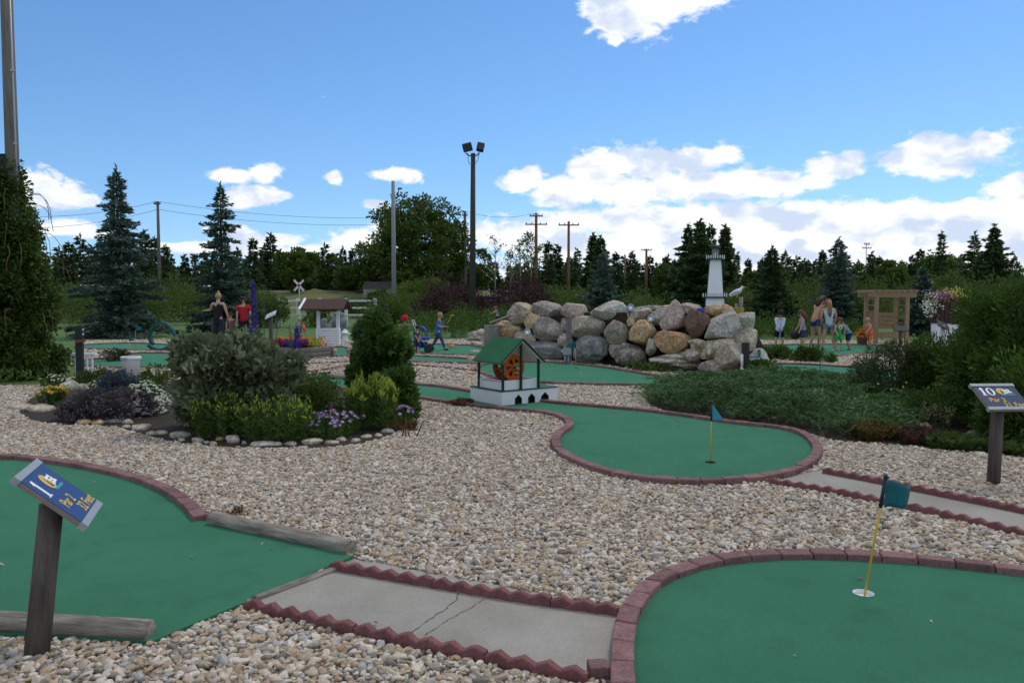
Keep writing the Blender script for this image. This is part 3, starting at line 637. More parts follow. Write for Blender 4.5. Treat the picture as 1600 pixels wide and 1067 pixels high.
# understory: green shrub mass at the edge of the course
def shrubrow(specs, m, label, group, name='shrub', seed=100, Lf=.16):
    for i, (px, Y, r, top) in enumerate(specs):
        x = GX(px, Y); h = P(px, top, Y).z; k = max(8, int(16*r))
        bush(name, label, 'shrub', (x, Y, 0), r, h/1.05, k, 150, Lf*Y/45, Lf*.42*Y/45, m, cr=.34*min(r, h)+.15, group=group, seed=seed+i, stem=False)
shrubrow([(120,50,2.0,445),(262,46,2.1,428),(300,52,1.8,440),(90,42,1.8,430),(330,55,2.0,450),(225,60,2.5,440),(140,62,2.2,436)], M_wil, 'loose green willow shrub behind the left greens', 'willow shrubs behind the left greens', seed=120)
shrubrow([(405,42,1.2,458),(428,42,1.0,457),(388,60,2.,452),(487,42,.8,468)], M_wil, 'arching green shrub near the white rail fence', 'arching shrubs near the white rail fence', seed=140)
shrubrow([(594,41,1.0,462),(612,42,1.1,466),(640,50,1.4,455),(560,60,1.3,468),(600,60,1.5,450)], M_wil, 'thin grey green shrub between the wishing well and the light pole', 'shrubs between the well and the light pole', seed=150)
shrubrow([(665,75,2.6,430),(645,80,2.2,436)], M_lime, 'lime green shrub beside the purple leaved shrubs', 'lime shrubs', seed=160)
shrubrow([(700,44,1.7,423),(728,42,1.5,440),(685,40,1.2,452),(812,42,1.6,418),(832,40,1.3,432),(795,44,1.2,430)], M_pur, 'dark purple leaved shrub behind the light pole', 'purple leaved shrubs', 'purple_shrub', 170)
shrubrow([(700,30,1.2,476),(735,31,1.1,483),(672,32,.9,484),(760,32,.8,496),(790,33,1.0,478),(800,36,1.2,470)], M_ced, 'dense dark green shrub behind the boy in blue', 'dark shrubs behind the boy in blue', seed=180, Lf=.12)
shrubrow([(1015,36,1.1,452),(1000,42,1.2,446),(880,50,2.0,450),(850,45,1.5,446),(860,60,2.3,440)], M_wil, 'bright green shrub just above the boulder wall', 'shrubs just behind the boulder wall', seed=190)
shrubrow([(1160,40,1.6,446),(1185,48,2.0,440),(1250,45,2.2,440),(1230,38,1.5,470),(1275,50,2.2,436),(1340,48,2.2,436),(1385,50,2.2,440),(1360,42,1.8,455),(1420,46,1.6,450),(1480,50,2.4,430),(1500,42,1.9,440),(1545,40,2.,430)], M_wil, 'loose green willow shrub behind the people on the right', 'willow shrubs behind the right hand group', seed=200)
shrubrow([(1200,31,1.2,492),(1235,32,1.1,495),(1262,33,.9,505),(1300,34,1.2,500),(1180,30,.9,498),(1325,35,1.1,512)], M_ced, 'dense dark green hedge shrub behind the putting group', 'hedge shrubs behind the putting group', seed=220, Lf=.13)
# ---------------------------------------------------------------- named trees nearer by
spruce('tall blue spruce with long ragged branches on the left lawn', 188, 31.5, 262, 1.85, M_blue, .17, 26, 2.2, seed=3, per=8, gap=.05, wob=.30, top_bare=.07, upt=.1, droop=.30)
spruce('blue green spruce behind the couple in black and red', 348, 37, 286, 1.8, M_blue, .18, 23, 2.0, seed=4, per=7, gap=.06, wob=.30, top_bare=.07, upt=.1, droop=.30)
spruce('low blue spruce rising behind the boulder wall', 942, 30, 394, 1.25, M_blue, .15, 18, 1.6, seed=5, wob=.25)
spruce('blue spruce with a forked tip right of the model lighthouse', 1205, 36, 387, 1.5, M_spr, .17, 24, 1.5, seed=6, wob=.2)
spruce('slim blue spruce between the putting group and the arbor', 1308, 42, 372, 1.55, M_blue, .18, 26, 1.4, seed=7, wob=.22, top_bare=.08)
spruce('blue spruce between the arbor and the wooden barrel planter', 1440, 33, 418, 1.0, M_blue, .16, 20, 1.5, seed=8, wob=.2)
spruce('thick dark spruce at the right edge above the cedar bushes', 1549, 46, 352, 1.75, M_spr, .2, 28, 1.9, seed=9, group='large dark spruces', wob=.2)
spruce('dark ragged conifer left of the thick right hand spruce', 1519, 60, 364, 1.5, M_spr, .26, 18, 1.1, seed=10, gap=.3, group='large dark spruces', wob=.4)
spruce('thin leaning spruce top above the round tree on the right', 1468, 70, 364, 1.3, M_spr, .28, 18, .9, seed=11, gap=.2, group='large dark spruces', wob=.3)
spruce('wide dark spruce just left of the model lighthouse', 1092, 58, 344, 2.6, M_spr, .26, 26, 2.4, seed=12, group='large dark spruces', wob=.35)
spruce('second tall spruce crowding the one left of the lighthouse', 1074, 60, 352, 2.0, M_spr, .26, 22, 1.8, seed=22, group='large dark spruces', wob=.35)
spruce('spruce directly behind the model lighthouse lantern', 1131, 62, 354, 1.6, M_spr, .26, 22, 1.4, seed=23, group='large dark spruces', wob=.3)
spruce('left of two pointed spruces above the middle of the boulder wall', 926, 66, 366, 1.6, M_spr, .3, 22, 1.4, seed=24, group='large dark spruces', wob=.3)
spruce('right of two pointed spruces above the middle of the boulder wall', 938, 64, 370, 1.7, M_spr, .3, 22, 1.4, seed=25, group='large dark spruces', wob=.3)
def bigtree(label, px, Y, top, wpx, seed, m, Lf=.38, nb=30, name='broadleaf_tree', ppc=330, cr=1.0, base=.30):
    x = GX(px, Y); h = P(px, top, Y).z; w = wpx/F*Y/2; g = random.Random(seed); root = empty(name, (x, Y, 0), label, 'tree')
    mb = MB(); Pp = []; D = []; gg = np.random.default_rng(seed)
    mb.tube([(x,Y,0),(x+.1,Y,h*.25),(x-.1,Y,h*.5)], [h*.025, h*.02, h*.014], 8)
    for i in range(nb):
        t = (i+.5)/nb; a = i*2.4; z = h*(base+(.95-base)*t); prof = math.sin(math.pi*min(1, .16+.80*(1-t)**.8*1.02))**.55 if t < .97 else .3
        rad = w*prof*g.uniform(.35, .92)
        e = Vector((x+math.cos(a)*rad, Y+math.sin(a)*rad, z-h*.02)); b0 = Vector((x, Y, z*.62)); mid = b0.lerp(e, .5)+Vector((0,0,-.02*h))
        mb.tube([b0, mid, e], [h*.009, h*.006, h*.002], 5)
        for q in range(4):
            c = e + Vector((g.gauss(0, .13*w), g.gauss(0, .13*w), g.gauss(0, .05*h))); n_ = ppc//4; u = unit(gg.normal(0, 1, (n_, 3))); r_ = cr*g.uniform(.5, 1.1)
            Pp.append(np.array(c)+u*gg.uniform(.35, 1, (n_, 1))*r_*np.array([1,1,.75])); D.append(u+gg.normal(0, .5, (n_, 3)))
    Pp = np.concatenate(Pp); D = np.concatenate(D); V, Fq = leafV(Pp, D, Lf*gg.uniform(.6, 1.3, len(Pp)), Lf*.6, fold=.2); npmesh('crown', V, Fq, m, root); mb.build('trunk', barkm, root); return root
bigtree('large dark poplar with ragged crown behind the tall grey pole', 645, 92, 311, 150, 5, M_dec, .40, 46, cr=1.25, ppc=460, base=.24)
bigtree('smaller dark broadleaf tree at the right side of the large poplar', 705, 96, 338, 70, 6, M_dec, .4, 22, cr=.9, ppc=330)
bigtree('smaller dark broadleaf tree at the left side of the large poplar', 592, 96, 378, 70, 7, M_dec, .4, 20, cr=.9, ppc=330)
bigtree('round green tree under the thin leaning spruce top', 1462, 75, 396, 50, 8, M_dec, .3, 18, cr=.7, ppc=300)
# sparse birch tops
def bare(label, px, Y, top, seed, leaves=260):
    x = GX(px, Y); h = P(px, top, Y).z; g = random.Random(seed); root = empty('birch_tree', (x,Y,0), label, 'tree'); mb = MB(); mb.tube([(x,Y,0),(x+.1,Y,h*.6),(x,Y,h)], [.12,.06,.015], 6); Pp = []
    for i in range(26):
        z = h*g.uniform(.35,.95); a = g.uniform(0,6.28); l_ = (h-z)*.35+.35; e = Vector((x+math.cos(a)*l_, Y+math.sin(a)*l_, z+l_*.9)); mb.tube([(x,Y,z), e], [.03,.01], 4)
        for q in range(leaves//26): t = g.uniform(.3,1); Pp.append(Vector((x,Y,z)).lerp(e,t)+Vector((g.gauss(0,.12),g.gauss(0,.12),g.gauss(0,.12))))
    Pp = np.array(Pp); V, Fq = leafV(Pp, np.random.default_rng(seed).normal(0,1,Pp.shape), .26, .17); npmesh('crown', V, Fq, M_dec, root); mb.build('trunk', mat('pale birch bark', (.25,.23,.2), .8, .3), root)
bare('sparse birch with a thin pale trunk left of the brown power pole', 829, 85, 357, 1, 520); bare('thin almost bare tree left of the sparse birch', 812, 88, 372, 2); bare('bare thin dead tree right of the floodlight pole', 773, 84, 368, 3, 60)
bare('thin leafless tree right of the forked floodlight pole among purple shrubs', 797, 90, 390, 4, 120); bare('thin pale trunked birch near the right conifers', 1487, 80, 398, 6, 380)
# ---------------------------------------------------------------- vine covered pole and left mass
vx, vy = GX(28, 15.5), 15.5
polew = mat('weathered pole wood', (.10,.095,.085), .9, .3, 4, .7, 25, stretch=(6,6,.5), col2=(.19,.18,.16))
greym = mat('grey galvanised metal', (.35,.36,.38), .45, .1, metal=.6)
pr = empty('light_pole', (vx, vy, 0), 'tall grey wooden pole rising out of the creeper at the left edge', 'light pole')
MB().tube([(vx,vy,0),(vx,vy,9)], [.14,.10], 14).build('pole', polew, pr)
cmb = MB().tube([(vx+.125,vy-.05,1),(vx+.085,vy-.05,9)], .02, 8)
for z in (3.2,4.6,6,7.4): cmb.box((vx+.10,vy-.06,z), (.06,.05,.04))
cmb.build('conduit', greym, pr)
fl = P(6, 257, 15.5); MB().box((fl.x, fl.y, fl.z), (.22,.24,.30)).box((fl.x+.02, fl.y, fl.z+.17), (.16,.28,.03)).box((fl.x+.14, fl.y, fl.z+.05), (.10,.05,.05)).build('lamp_housing', mat('dark housing paint', (.035,.035,.04), .5, .2), pr, bevel=.01)
vr = empty('creeper', (vx, vy, 0), 'dark green creeper smothering the pole at the left edge', 'creeper')
PP = []; DD = []
for z, r_, nn_ in ((.4,.92,34),(1.0,.88,34),(1.6,.80,30),(2.2,.70,26),(2.7,.56,20),(3.15,.40,14),(3.55,.26,9),(3.85,.14,5)):
    p, d = clumps((vx-.12, vy, z), (r_, r_, .4), nn_, 300, .26, 1.1, int(z*100), hemi=False); PP.append(p); DD.append(d)
PP = np.concatenate(PP); DD = np.concatenate(DD); DD[:, 2] -= .7; k = PP[:, 2] > .02; PP, DD = PP[k], DD[k]
V, Fq = leafV(PP, DD, .085*rng.uniform(.6,1.3,len(PP)), .05); npmesh('foliage', V, Fq, M_vine, vr)
mb = MB(); rr = random.Random(5)
for i in range(26):
    a = rr.uniform(-2.2, .6); z = rr.uniform(1.2, 3.7); r0 = max(.2, .92-(z-1)*.26); p = Vector((vx+math.cos(a)*r0, vy+math.sin(a)*r0, z)); pts = [p]
    dx = Vector((math.cos(a), math.sin(a), 0))*rr.uniform(.05,.14)
    for q in range(6): p = p + dx*(1-.15*q) + Vector((rr.gauss(0,.02), rr.gauss(0,.02), .05-.05*q)); pts.append(p)
    mb.tube(pts, .006, 4)
mb.build('vine', mat('brown vine stem', (.12,.09,.045), .8, .2), vr)
V, Fq = None, None
g = np.random.default_rng(8); q = [G(-260,612), G(-50,606), G(50,600), G(90,594), G(96,578), G(92,560), G(60,548), G(-260,545)]; pl = [Vector((p.x,p.y)) for p in q]
def cover(name, poly, n_, h, Lf, Wf, m, label, cat, seed, dirup=.7, spr=.8, edge=.35, lobed=False, hump=.35):
    g = np.random.default_rng(seed); xs = [p[0] for p in poly]; ys = [p[1] for p in poly]; X = g.uniform(min(xs), max(xs), n_*3); Yc = g.uniform(min(ys), max(ys), n_*3)
    k = inpoly(X, Yc, poly); X, Yc = X[k][:n_], Yc[k][:n_]
    dm = np.full(X.shape, 9.0)
    for a, b in zip(poly, poly[1:]+poly[:1]):
        ax, ay = a[0], a[1]; bx, by = b[0]-ax, b[1]-ay; t = np.clip(((X-ax)*bx+(Yc-ay)*by)/(bx*bx+by*by+1e-9), 0, 1); dm = np.minimum(dm, np.hypot(X-ax-t*bx, Yc-ay-t*by))
    hh = h*np.clip(dm/edge, 0, 1)**.6*(1-hump*.5+hump*.5*(np.sin(X*3.1+seed)+np.sin(Yc*3.7+X*1.3)+np.sin(X*7.3-Yc*5.1)*.6)/1.6)
    Z = hh*g.uniform(.35, 1, X.size)**.5; D = g.normal(0, spr, (X.size, 3)); D[:, 2] = np.abs(D[:, 2])*.4+dirup
    Ls = Lf*g.uniform(.6, 1.3, X.size); V, Fq = leafV(np.stack([X, Yc, Z+.01], 1), D, Ls, Ls*Wf/Lf, lobed=lobed); o = npmesh(name, V, Fq, m); tag(o, label, cat, kind='stuff'); return o
cover('ground_cover', pl, 26000, .34, .08, .035, M_vine, 'low green ground cover under the creeper at the left edge', 'ground cover', 9)
# ---------------------------------------------------------------- boulders
from mathutils import noise as mn
def rockmat(name, c1, c2, stripes=False, contrast=1.6):
    m = mat(name, c1, .9, .3, 2.6, 1.0, 9, col2=c2, contrast=contrast*1.25, spec=.15)
    n = m.node_tree.nodes; l = m.node_tree.links; b = n['Principled BSDF']; src = b.inputs['Base Color'].links[0].from_socket
    tcn = n.new('ShaderNodeTexCoord'); v = n.new('ShaderNodeTexNoise'); v.inputs['Scale'].default_value = 22; v.inputs['Detail'].default_value = 4; l.new(tcn.outputs['Object'], v.inputs['Vector'])
    mr_ = n.new('ShaderNodeMapRange'); l.new(v.outputs[0], mr_.inputs[0]); mr_.inputs[1].default_value = .38; mr_.inputs[2].default_value = .62; mr_.inputs[3].default_value = .72; mr_.inputs[4].default_value = 1.22
    h = n.new('ShaderNodeHueSaturation'); l.new(src, h.inputs['Color']); l.new(mr_.outputs[0], h.inputs['Value']); out = h.outputs[0]
    if stripes:
        w = n.new('ShaderNodeTexWave'); w.bands_direction = 'Z'; w.inputs['Scale'].default_value = 3.2; w.inputs['Distortion'].default_value = 3; w.inputs['Detail'].default_value = 3; l.new(tcn.outputs['Object'], w.inputs['Vector'])
        mr3 = n.new('ShaderNodeMapRange'); l.new(w.outputs[0], mr3.inputs[0]); mr3.inputs[3].default_value = .45; mr3.inputs[4].default_value = 1.25
        h2 = n.new('ShaderNodeHueSaturation'); l.new(out, h2.inputs['Color']); l.new(mr3.outputs[0], h2.inputs['Value']); out = h2.outputs[0]
    l.new(out, b.inputs['Base Color']); return m
RM = {'grey': rockmat('grey granite', (0.214,0.191,0.164), (0.414,0.368,0.317)), 'light': rockmat('light grey granite', (0.306,0.272,0.227), (0.484,0.480,0.400)), 'tan': rockmat('tan granite', (0.290,0.236,0.179), (0.484,0.427,0.317)),
 'pink': rockmat('pink granite', (0.338,0.228,0.186), (0.484,0.413,0.344)), 'orange': rockmat('orange granite', (0.495,0.270,0.149), (0.520,0.436,0.250)), 'brown': rockmat('brown stone', (0.329,0.195,0.101), (0.520,0.361,0.188)),
 'rust': rockmat('dark rust stone', (.14,.08,.058), (.22,.135,.10)), 'blue': rockmat('blue grey stone', (0.184,0.184,0.179), (0.367,0.354,0.338)), 'cream': rockmat('cream stone', (.33,.29,.23), (.47,.43,.35)),
 'olive': rockmat('olive grey stone', (0.200,0.184,0.138), (0.382,0.347,0.262)), 'slab': rockmat('lichen slab', (0.198,0.143,0.075), (0.520,0.490,0.325), contrast=2.4), 'strip': rockmat('layered pale stone', (0.429,0.361,0.263), (0.520,0.490,0.364), True), 'mottle': rockmat('mottled stone', (0.153,0.132,0.111), (0.460,0.384,0.317), contrast=2.6)}
def rock(label, c, r, m, seed, ang=.5, cat='boulder', group=None, name='boulder', tilt=0, flatb=0, sub=5, cuts=7, shape=0):
    bm = bmesh.new(); bmesh.ops.create_icosphere(bm, subdivisions=sub, radius=1); rr = random.Random(seed); off = Vector((seed*3.1, seed*1.7, seed))
    pl = []
    for i in range(cuts+5):
        n_ = Vector((rr.gauss(0,1), rr.gauss(0,1)-.4, rr.gauss(0,.9))).normalized(); pl.append((n_, rr.uniform(.58, .88)))
    for v in bm.verts:
        p = v.co.copy(); k = 1 + .24*mn.noise(p*1.0+off) + .12*mn.noise(p*2.2+off)
        p = p*k
        for n_, d in pl:
            q = p.dot(n_) - d
            if q > 0: p -= n_*q*min(.97, ang*1.45)
        # fuller, squarer
        p = Vector([math.copysign(abs(a)**.94, a) for a in p])
        if shape == 1: p.x *= (1-.42*max(-.6, p.z)); p.y *= (1-.3*max(-.5, p.z))
        cr_ = abs(mn.noise(p*2.4+off*2)); p += p.normalized()*(.030*mn.noise(p*5+off)+.020*mn.noise(p*12+off) - .05*max(0, 1-cr_*14))
        v.co = p
    mx_ = [max(abs(v.co[i]) for v in bm.verts) for i in range(3)]
    for v in bm.verts: v.co = Vector((v.co.x/mx_[0]*r[0], v.co.y/mx_[1]*r[1], v.co.z/mx_[2]*r[2]))
    bmesh.ops.rotate(bm, verts=bm.verts, cent=(0,0,0), matrix=Matrix.Rotation(R(tilt), 3, 'Y'))
    for f in bm.faces: f.smooth = True
    me = bpy.data.meshes.new(name); bm.to_mesh(me); bm.free(); o = link(name, me, RM[m]); o.location = c; tag(o, label, cat, group); return o
def wd(px):  # depth of the foot of the wall
    return float(np.interp(px, [785,850,900,1000,1060,1100,1150,1190], [19.9,19.4,18.9,17.3,16.7,16.3,16.1,16.2]))
BG = 'boulders stacked in the rock wall'
B = [(815,492,42,36,0,'tan','tan rounded boulder at the left end of the top row'),(857,486,48,28,.35,'grey','smooth grey boulder second from left in the top row'),
 (901,487,46,25,.4,'pink','pinkish grey flat boulder third in the top row'),(953,487,56,32,.35,'light','large oval light grey boulder in the middle of the top row'),
 (1001,490,42,27,.5,'mottle','grey brown boulder right of the large oval one, beside a small lamp'),(1032,494,30,28,.2,'cream','small pale beige boulder left of the pointed pink one'),
 (1053,497,42,52,.15,'pink','pointed pinkish red boulder standing like a cone in the wall'),(1090,506,35,48,.1,'rust','dark rust brown flat faced boulder right of the pointed one'),
 (1131,511,54,46,0,'light','large round grey boulder under the lighthouse side of the wall'),(1165,503,36,28,.4,'cream','flat topped beige boulder carrying the seagull posts'),
 (832,502,24,24,-.1,'orange','small pinkish boulder squeezed between the tan and grey ones'),(856,517,60,40,-.1,'grey','wide angular grey boulder at left in the middle row'),
 (921,511,60,32,0,'tan','broad brown boulder with a dark stain behind the wooden post'),(967,521,40,39,0,'olive','round olive grey boulder in the middle row'),
 (1009,520,48,40,-.05,'orange','large orange pink boulder in the middle of the wall'),(1052,535,56,37,-.3,'brown','orange brown blocky boulder below the pointed pink one'),
 (1018,543,15,26,-.5,'cream','narrow pale upright stone wedged left of the orange brown boulder'),(962,548,18,22,-.3,'pink','small pink stone wedged between the big blue grey and mottled boulders'),
 (929,546,62,50,-.45,'blue','largest blue grey boulder at the foot of the wall behind the small flag'),(987,556,54,38,-.55,'mottle','brown mottled boulder at the foot of the wall'),
 (848,551,74,32,-.4,'blue','dark blue grey slab at the left foot of the wall'),(884,531,24,20,-.2,'pink','small pink stone behind the grey electric box'),
 (1090,536,25,13,-.5,'cream','small cream stone under the dark rust boulder'),(1114,545,66,26,-.4,'slab','flat lichen covered slab sloping under the large round grey boulder'),
 (1056,569,80,30,-.7,'strip','long layered pale boulder at the foot of the wall'),(1118,574,50,24,-.85,'pink','low pinkish boulder at the right foot of the wall'),
 (1165,534,38,42,.2,'tan','tan grey boulder at the right end of the wall under the beige one'),(1138,558,50,50,-.2,'tan','broad tan boulder behind the dark post at the right end'),
 (1182,566,34,40,-.1,'light','pale grey boulder at the extreme right foot of the wall'),(793,517,50,36,-.1,'orange','pink rounded boulder just above the green roof'),
 (820,532,34,26,-.2,'tan','tan stone hidden behind the green roof peak'),(885,507,18,20,.5,'tan','small tan stone behind the top of the wooden post'),(987,504,14,16,.1,'orange','small orange stone above the large orange pink boulder'),
 (1080,556,30,20,-.6,'pink','small pinkish stone beside the layered boulder'),(822,482,30,16,1.1,'tan','tan boulder top just visible at the back left of the wall'),(1078,483,36,18,1.0,'pink','pale pink rounded boulder behind the pointed and rust ones'),
 (1116,487,38,20,.7,'brown','brown flat stone at the foot of the lighthouse'),(1138,486,22,20,.6,'orange','round pinkish stone right of the lighthouse foot'),(1022,482,44,12,1.2,'olive','flat grey slab on top behind the small lamp'),(1045,482,26,12,1.3,'tan','flat tan slab behind the beige boulder'),
 (780,535,30,34,.1,'tan','tan stone at the left foot of the wall beside the plank')]
for i, (px, py, w, h, dy, m, lab) in enumerate(B):
    s = wd(px)/F; ryy = max(.26, (w+h)*s*.30); Y = wd(px) + ryy + max(0, (566-py)/80*.55) + max(0, dy)*.5; s = Y/F
    c = P(px, py, Y); rz = h*s*.545; c.z = max(c.z, rz*.8)
    rock(lab, c, (w*s*.56, ryy, rz*1.03), m, i+1, .85 if m in ('slab','strip','rust') else .6, group=BG, tilt={'light':0,'slab':-10,'grey':3}.get(m, random.Random(i).uniform(-8,8)), shape=1 if 'cone' in lab else 0)
# earth core of the rockery
bm = MB(); core = []
for k, (px, z) in enumerate(((790,.55),(830,1.0),(900,1.22),(1000,1.25),(1100,1.25),(1165,1.0),(1185,.5))):
    Y = wd(px)+1.45; x = GX(px, Y); core.append((x, Y, z))
V = []; 
for x, Y, z in core: V += [(x, Y-.75, 0), (x, Y-.45, z), (x, Y+1.0, z), (x, Y+1.6, 0)]
n_ = len(core); bm.add(V, [(4*i+k, 4*i+4+k, 4*i+5+k, 4*i+1+k) for i in range(n_-1) for k in range(3)] + [(0,1,2,3), (4*n_-1,4*n_-2,4*n_-3,4*n_-4)])
tag(bm.build('earth_mound', soilm), kind='structure')
# white stones left of the wall
for i, (px, py, w, h) in enumerate(((741,522,18,10),(752,520,16,11),(763,523,18,12),(748,528,26,9),(760,533,24,10),(736,529,16,7),(772,531,20,12),(765,541,26,7),(745,537,18,5))):
    Y = G(px, py+h/2+2).y if py > 526 else 26; Y = min(Y, 26); s = Y/F; c = P(px, py, Y); rock('pale rough stone heaped left of the boulder wall', c, (w*s*.55, .2, h*s*.62), 'cream', 60+i, .8, 'stone', 'pale stones heaped left of the boulder wall', 'stone', sub=3)
def onground(label, px, py, w, h, m, seed, cat='stone', group=None, name='stone', ang=.5, dep=.8):
    p = G(px, py + h/2); s = p.y/F; rx = w*s/2; rz = h*s*.62; ry = rx*dep
    return rock(label, (p.x, p.y+ry, rz*.42), (rx, ry, rz), m, seed, ang, cat, group, name, sub=3)
onground('tan conical stone on the gravel behind the water wheel house', 738,561,20,16,'tan',80)
onground('flat dark stone lying at the end of the far green', 740,549,26,6,'grey',81); onground('small brown stone by the far flag base', 706,541,14,7,'brown',82)
onground('white boulder beside the loop ring', 224,520,13,14,'cream',83); 
onground('pale tan block standing on the far green right of the planter box', 522,546,9,8,'orange',84)
onground('white rounded stone in the right flower bed', 1450,666,25,15,'light',85); onground('grey flat stone behind sign ten post', 1529,677,26,10,'grey',86); onground('long pale flat stone low in the right flower bed', 1520,690,50,10,'light',87); onground('flat stone at the gravel edge left of sign ten', 1534,709,30,7,'light',88)
ST = [(22,652,22,12,'grey'),(20,634,50,14,'pink'),(52,640,44,16,'tan'),(50,615,24,14,'olive'),(97,604,32,18,'light'),(122,602,22,12,'tan'),(150,602,26,10,'tan'),(68,638,24,10,'blue'),
 (124,661,26,10,'brown'),(146,659,18,10,'orange'),(170,658,40,11,'blue'),(193,661,22,11,'pink'),(178,668,14,8,'light'),(192,668,14,7,'cream'),(213,670,32,16,'cream'),(234,677,20,8,'tan'),(250,678,20,10,'cream'),
 (278,681,32,13,'grey'),(284,686,14,8,'cream'),(304,685,18,10,'cream'),(318,690,14,7,'grey'),(330,692,14,8,'tan'),(343,687,17,11,'brown'),(362,689,26,14,'pink'),(379,692,10,9,'blue'),
 (402,696,50,11,'light'),(432,696,22,10,'tan'),(455,694,24,9,'grey'),(486,690,40,13,'tan'),(514,692,24,9,'cream'),(534,687,20,10,'tan'),(552,688,18,8,'light'),(572,684,24,9,'tan'),(592,682,16,7,'cream'),
 (601,674,20,9,'light'),(607,665,18,8,'pink'),(590,663,14,8,'orange'),(306,694,16,6,'cream'),(470,699,16,6,'light'),(622,660,12,6,'cream')]
rs_ = random.Random(4)
for i, (px, py, w, h, m) in enumerate(ST):
    if m == 'cream' and i % 2: m = 'tan'
    k_ = rs_.uniform(.8, 1.2); w *= k_; h *= rs_.uniform(.75, 1.15); px += rs_.uniform(-3, 3); py += rs_.uniform(-2.5, 2.5)
    onground({'grey':'grey','pink':'pinkish','tan':'tan','olive':'olive grey','light':'pale grey','blue':'blue grey','brown':'brown','orange':'orange','cream':'cream'}[m]+' edging stone along the gravel border of the flower island', px, py, w, h, m, 100+i, 'stone', m+' edging stones of the flower island', 'edging_stone')
# ---------------------------------------------------------------- bed plants
M_grey = leafmat('grey green lobed leaves', [(0.104,0.130,0.064),(0.162,0.195,0.102),(0.247,0.280,0.162),(0.067,0.090,0.038)], .15, 2)
M_hop = leafmat('hop leaves', [(0.038,0.085,0.017),(0.066,0.132,0.024),(0.100,0.186,0.034),(0.048,0.101,0.019)], .25, 2)
M_lily = leafmat('lily leaves', [(0.042,0.094,0.012),(0.066,0.127,0.018),(0.096,0.165,0.025),(0.036,0.077,0.012)], .3, 2)
M_bud = leafmat('yellow green buds', [(.35,.42,.06),(.50,.55,.10),(.28,.38,.05)], .25, 2)
M_yel = leafmat('yellow petals', [(.65,.42,.03),(.75,.52,.05)], .2, 2); M_whf = leafmat('white petals', [(.60,.62,.48),(.75,.76,.68),(.45,.50,.30)], .2, 2)
M_lil = leafmat('lilac petals', [(.38,.20,.50),(.55,.36,.66),(.32,.14,.40)], .2, 2); M_pk = leafmat('pink petals', [(.45,.16,.26),(.60,.28,.38),(.36,.14,.30)], .2, 2)
M_blu = leafmat('violet blue petals', [(.045,.025,.22),(.075,.045,.34),(.11,.07,.42)], .2, 2); M_sal = leafmat('dusky violet petals', [(.05,.035,.18),(.075,.055,.26),(.11,.08,.32)], .2, 2)
M_mau = leafmat('mauve lavender petals', [(.15,.075,.14),(.26,.13,.22),(.09,.06,.09)], .2, 2); M_lav = leafmat('grey lavender leaves', [(.06,.065,.055),(.09,.085,.085),(.12,.105,.10)], .15, 2)
M_red = leafmat('deep red petals', [(.22,.015,.04),(.36,.03,.05),(.30,.02,.10)], .2, 2); M_org = leafmat('orange petals', [(.60,.18,.02),(.70,.28,.03)], .2, 2)
M_dryr = leafmat('reddish stems', [(.12,.035,.025),(.18,.06,.03),(.08,.06,.02)], .2, 2)
def pbush(name, label, px, py, w, top, n, ppc, Lf, Wf, m, cr, seed, cat='shrub', group=None, lobed=False, ry=None, flat=.85, fl=None, stem=True, sq=.75):
    c = G(px, py); s = c.y/F; r = w*s/2; h = P(px, top, c.y).z; c = Vector((c.x, c.y + (ry or r)*.55, 0)); h = P(px, top, c.y).z
    root = bush(name, label, cat, c, r, h, n, ppc, Lf, Wf, m, cr, lobed, group, seed, stem, ry, flat, sq=sq)
    if fl:
        fm, cnt, fs, fk = fl; g = np.random.default_rng(seed+3); u = unit(g.normal(0,1,(cnt,3))); u[:,2] = np.abs(u[:,2]); u[:,1] -= .35; u = unit(u); u[:, 2] = np.abs(u[:, 2])
        Pp = np.array([c.x,c.y,h*.1]) + u*np.array([r,ry or r,h*.9])*g.uniform(.92,1.12,(cnt,1))
        if fk == 'spike':
            K = 7; q = np.repeat(Pp,K,0)+np.array([0,0,1])*g.uniform(0,fs*2,(cnt*K,1)); V, Fq = leafV(q, g.normal(0,.5,q.shape)+np.array([0,0,1.2]), fs*.7, fs*.28)
        else:
            K = 6; a = np.tile(np.arange(K)*2*math.pi/K, cnt); q = np.repeat(Pp,K,0); nrm = np.repeat(unit(u+np.array([0,-.4,.6])),K,0); t1 = unit(np.cross(nrm,[0,0,1.])); t2 = np.cross(nrm,t1)
            d = t1*np.cos(a)[:,None]+t2*np.sin(a)[:,None]+nrm*.25; V, Fq = leafV(q, d, fs, fs*.7, side=nrm)
        npmesh('blossom', V, Fq, fm, root)
    return root
pbush('leafy_shrub', 'large grey green shrub with lobed leaves in the flower island', 352,678,188,498, 64,115,.115,.085, M_grey, .19, 301, lobed=True, ry=.55, flat=.9, sq=.78)
pbush('leafy_shrub', 'lower grey green lobed leaf growth at the right of the large shrub', 425,672,90,545, 24,90,.10,.07, M_grey, .15, 302, lobed=True, ry=.4)
pbush('hop_bush', 'tall dark green hop plant at the right end of the flower island', 592,650,104,488, 54,150,.10,.07, M_hop, .15, 303, lobed=True, ry=.42, flat=1.1, sq=.7)
pbush('hop_bush', 'lower right shoulder of hop leaves above the lilac asters', 618,658,52,575, 18,100,.09,.065, M_hop, .12, 304, lobed=True, ry=.25)
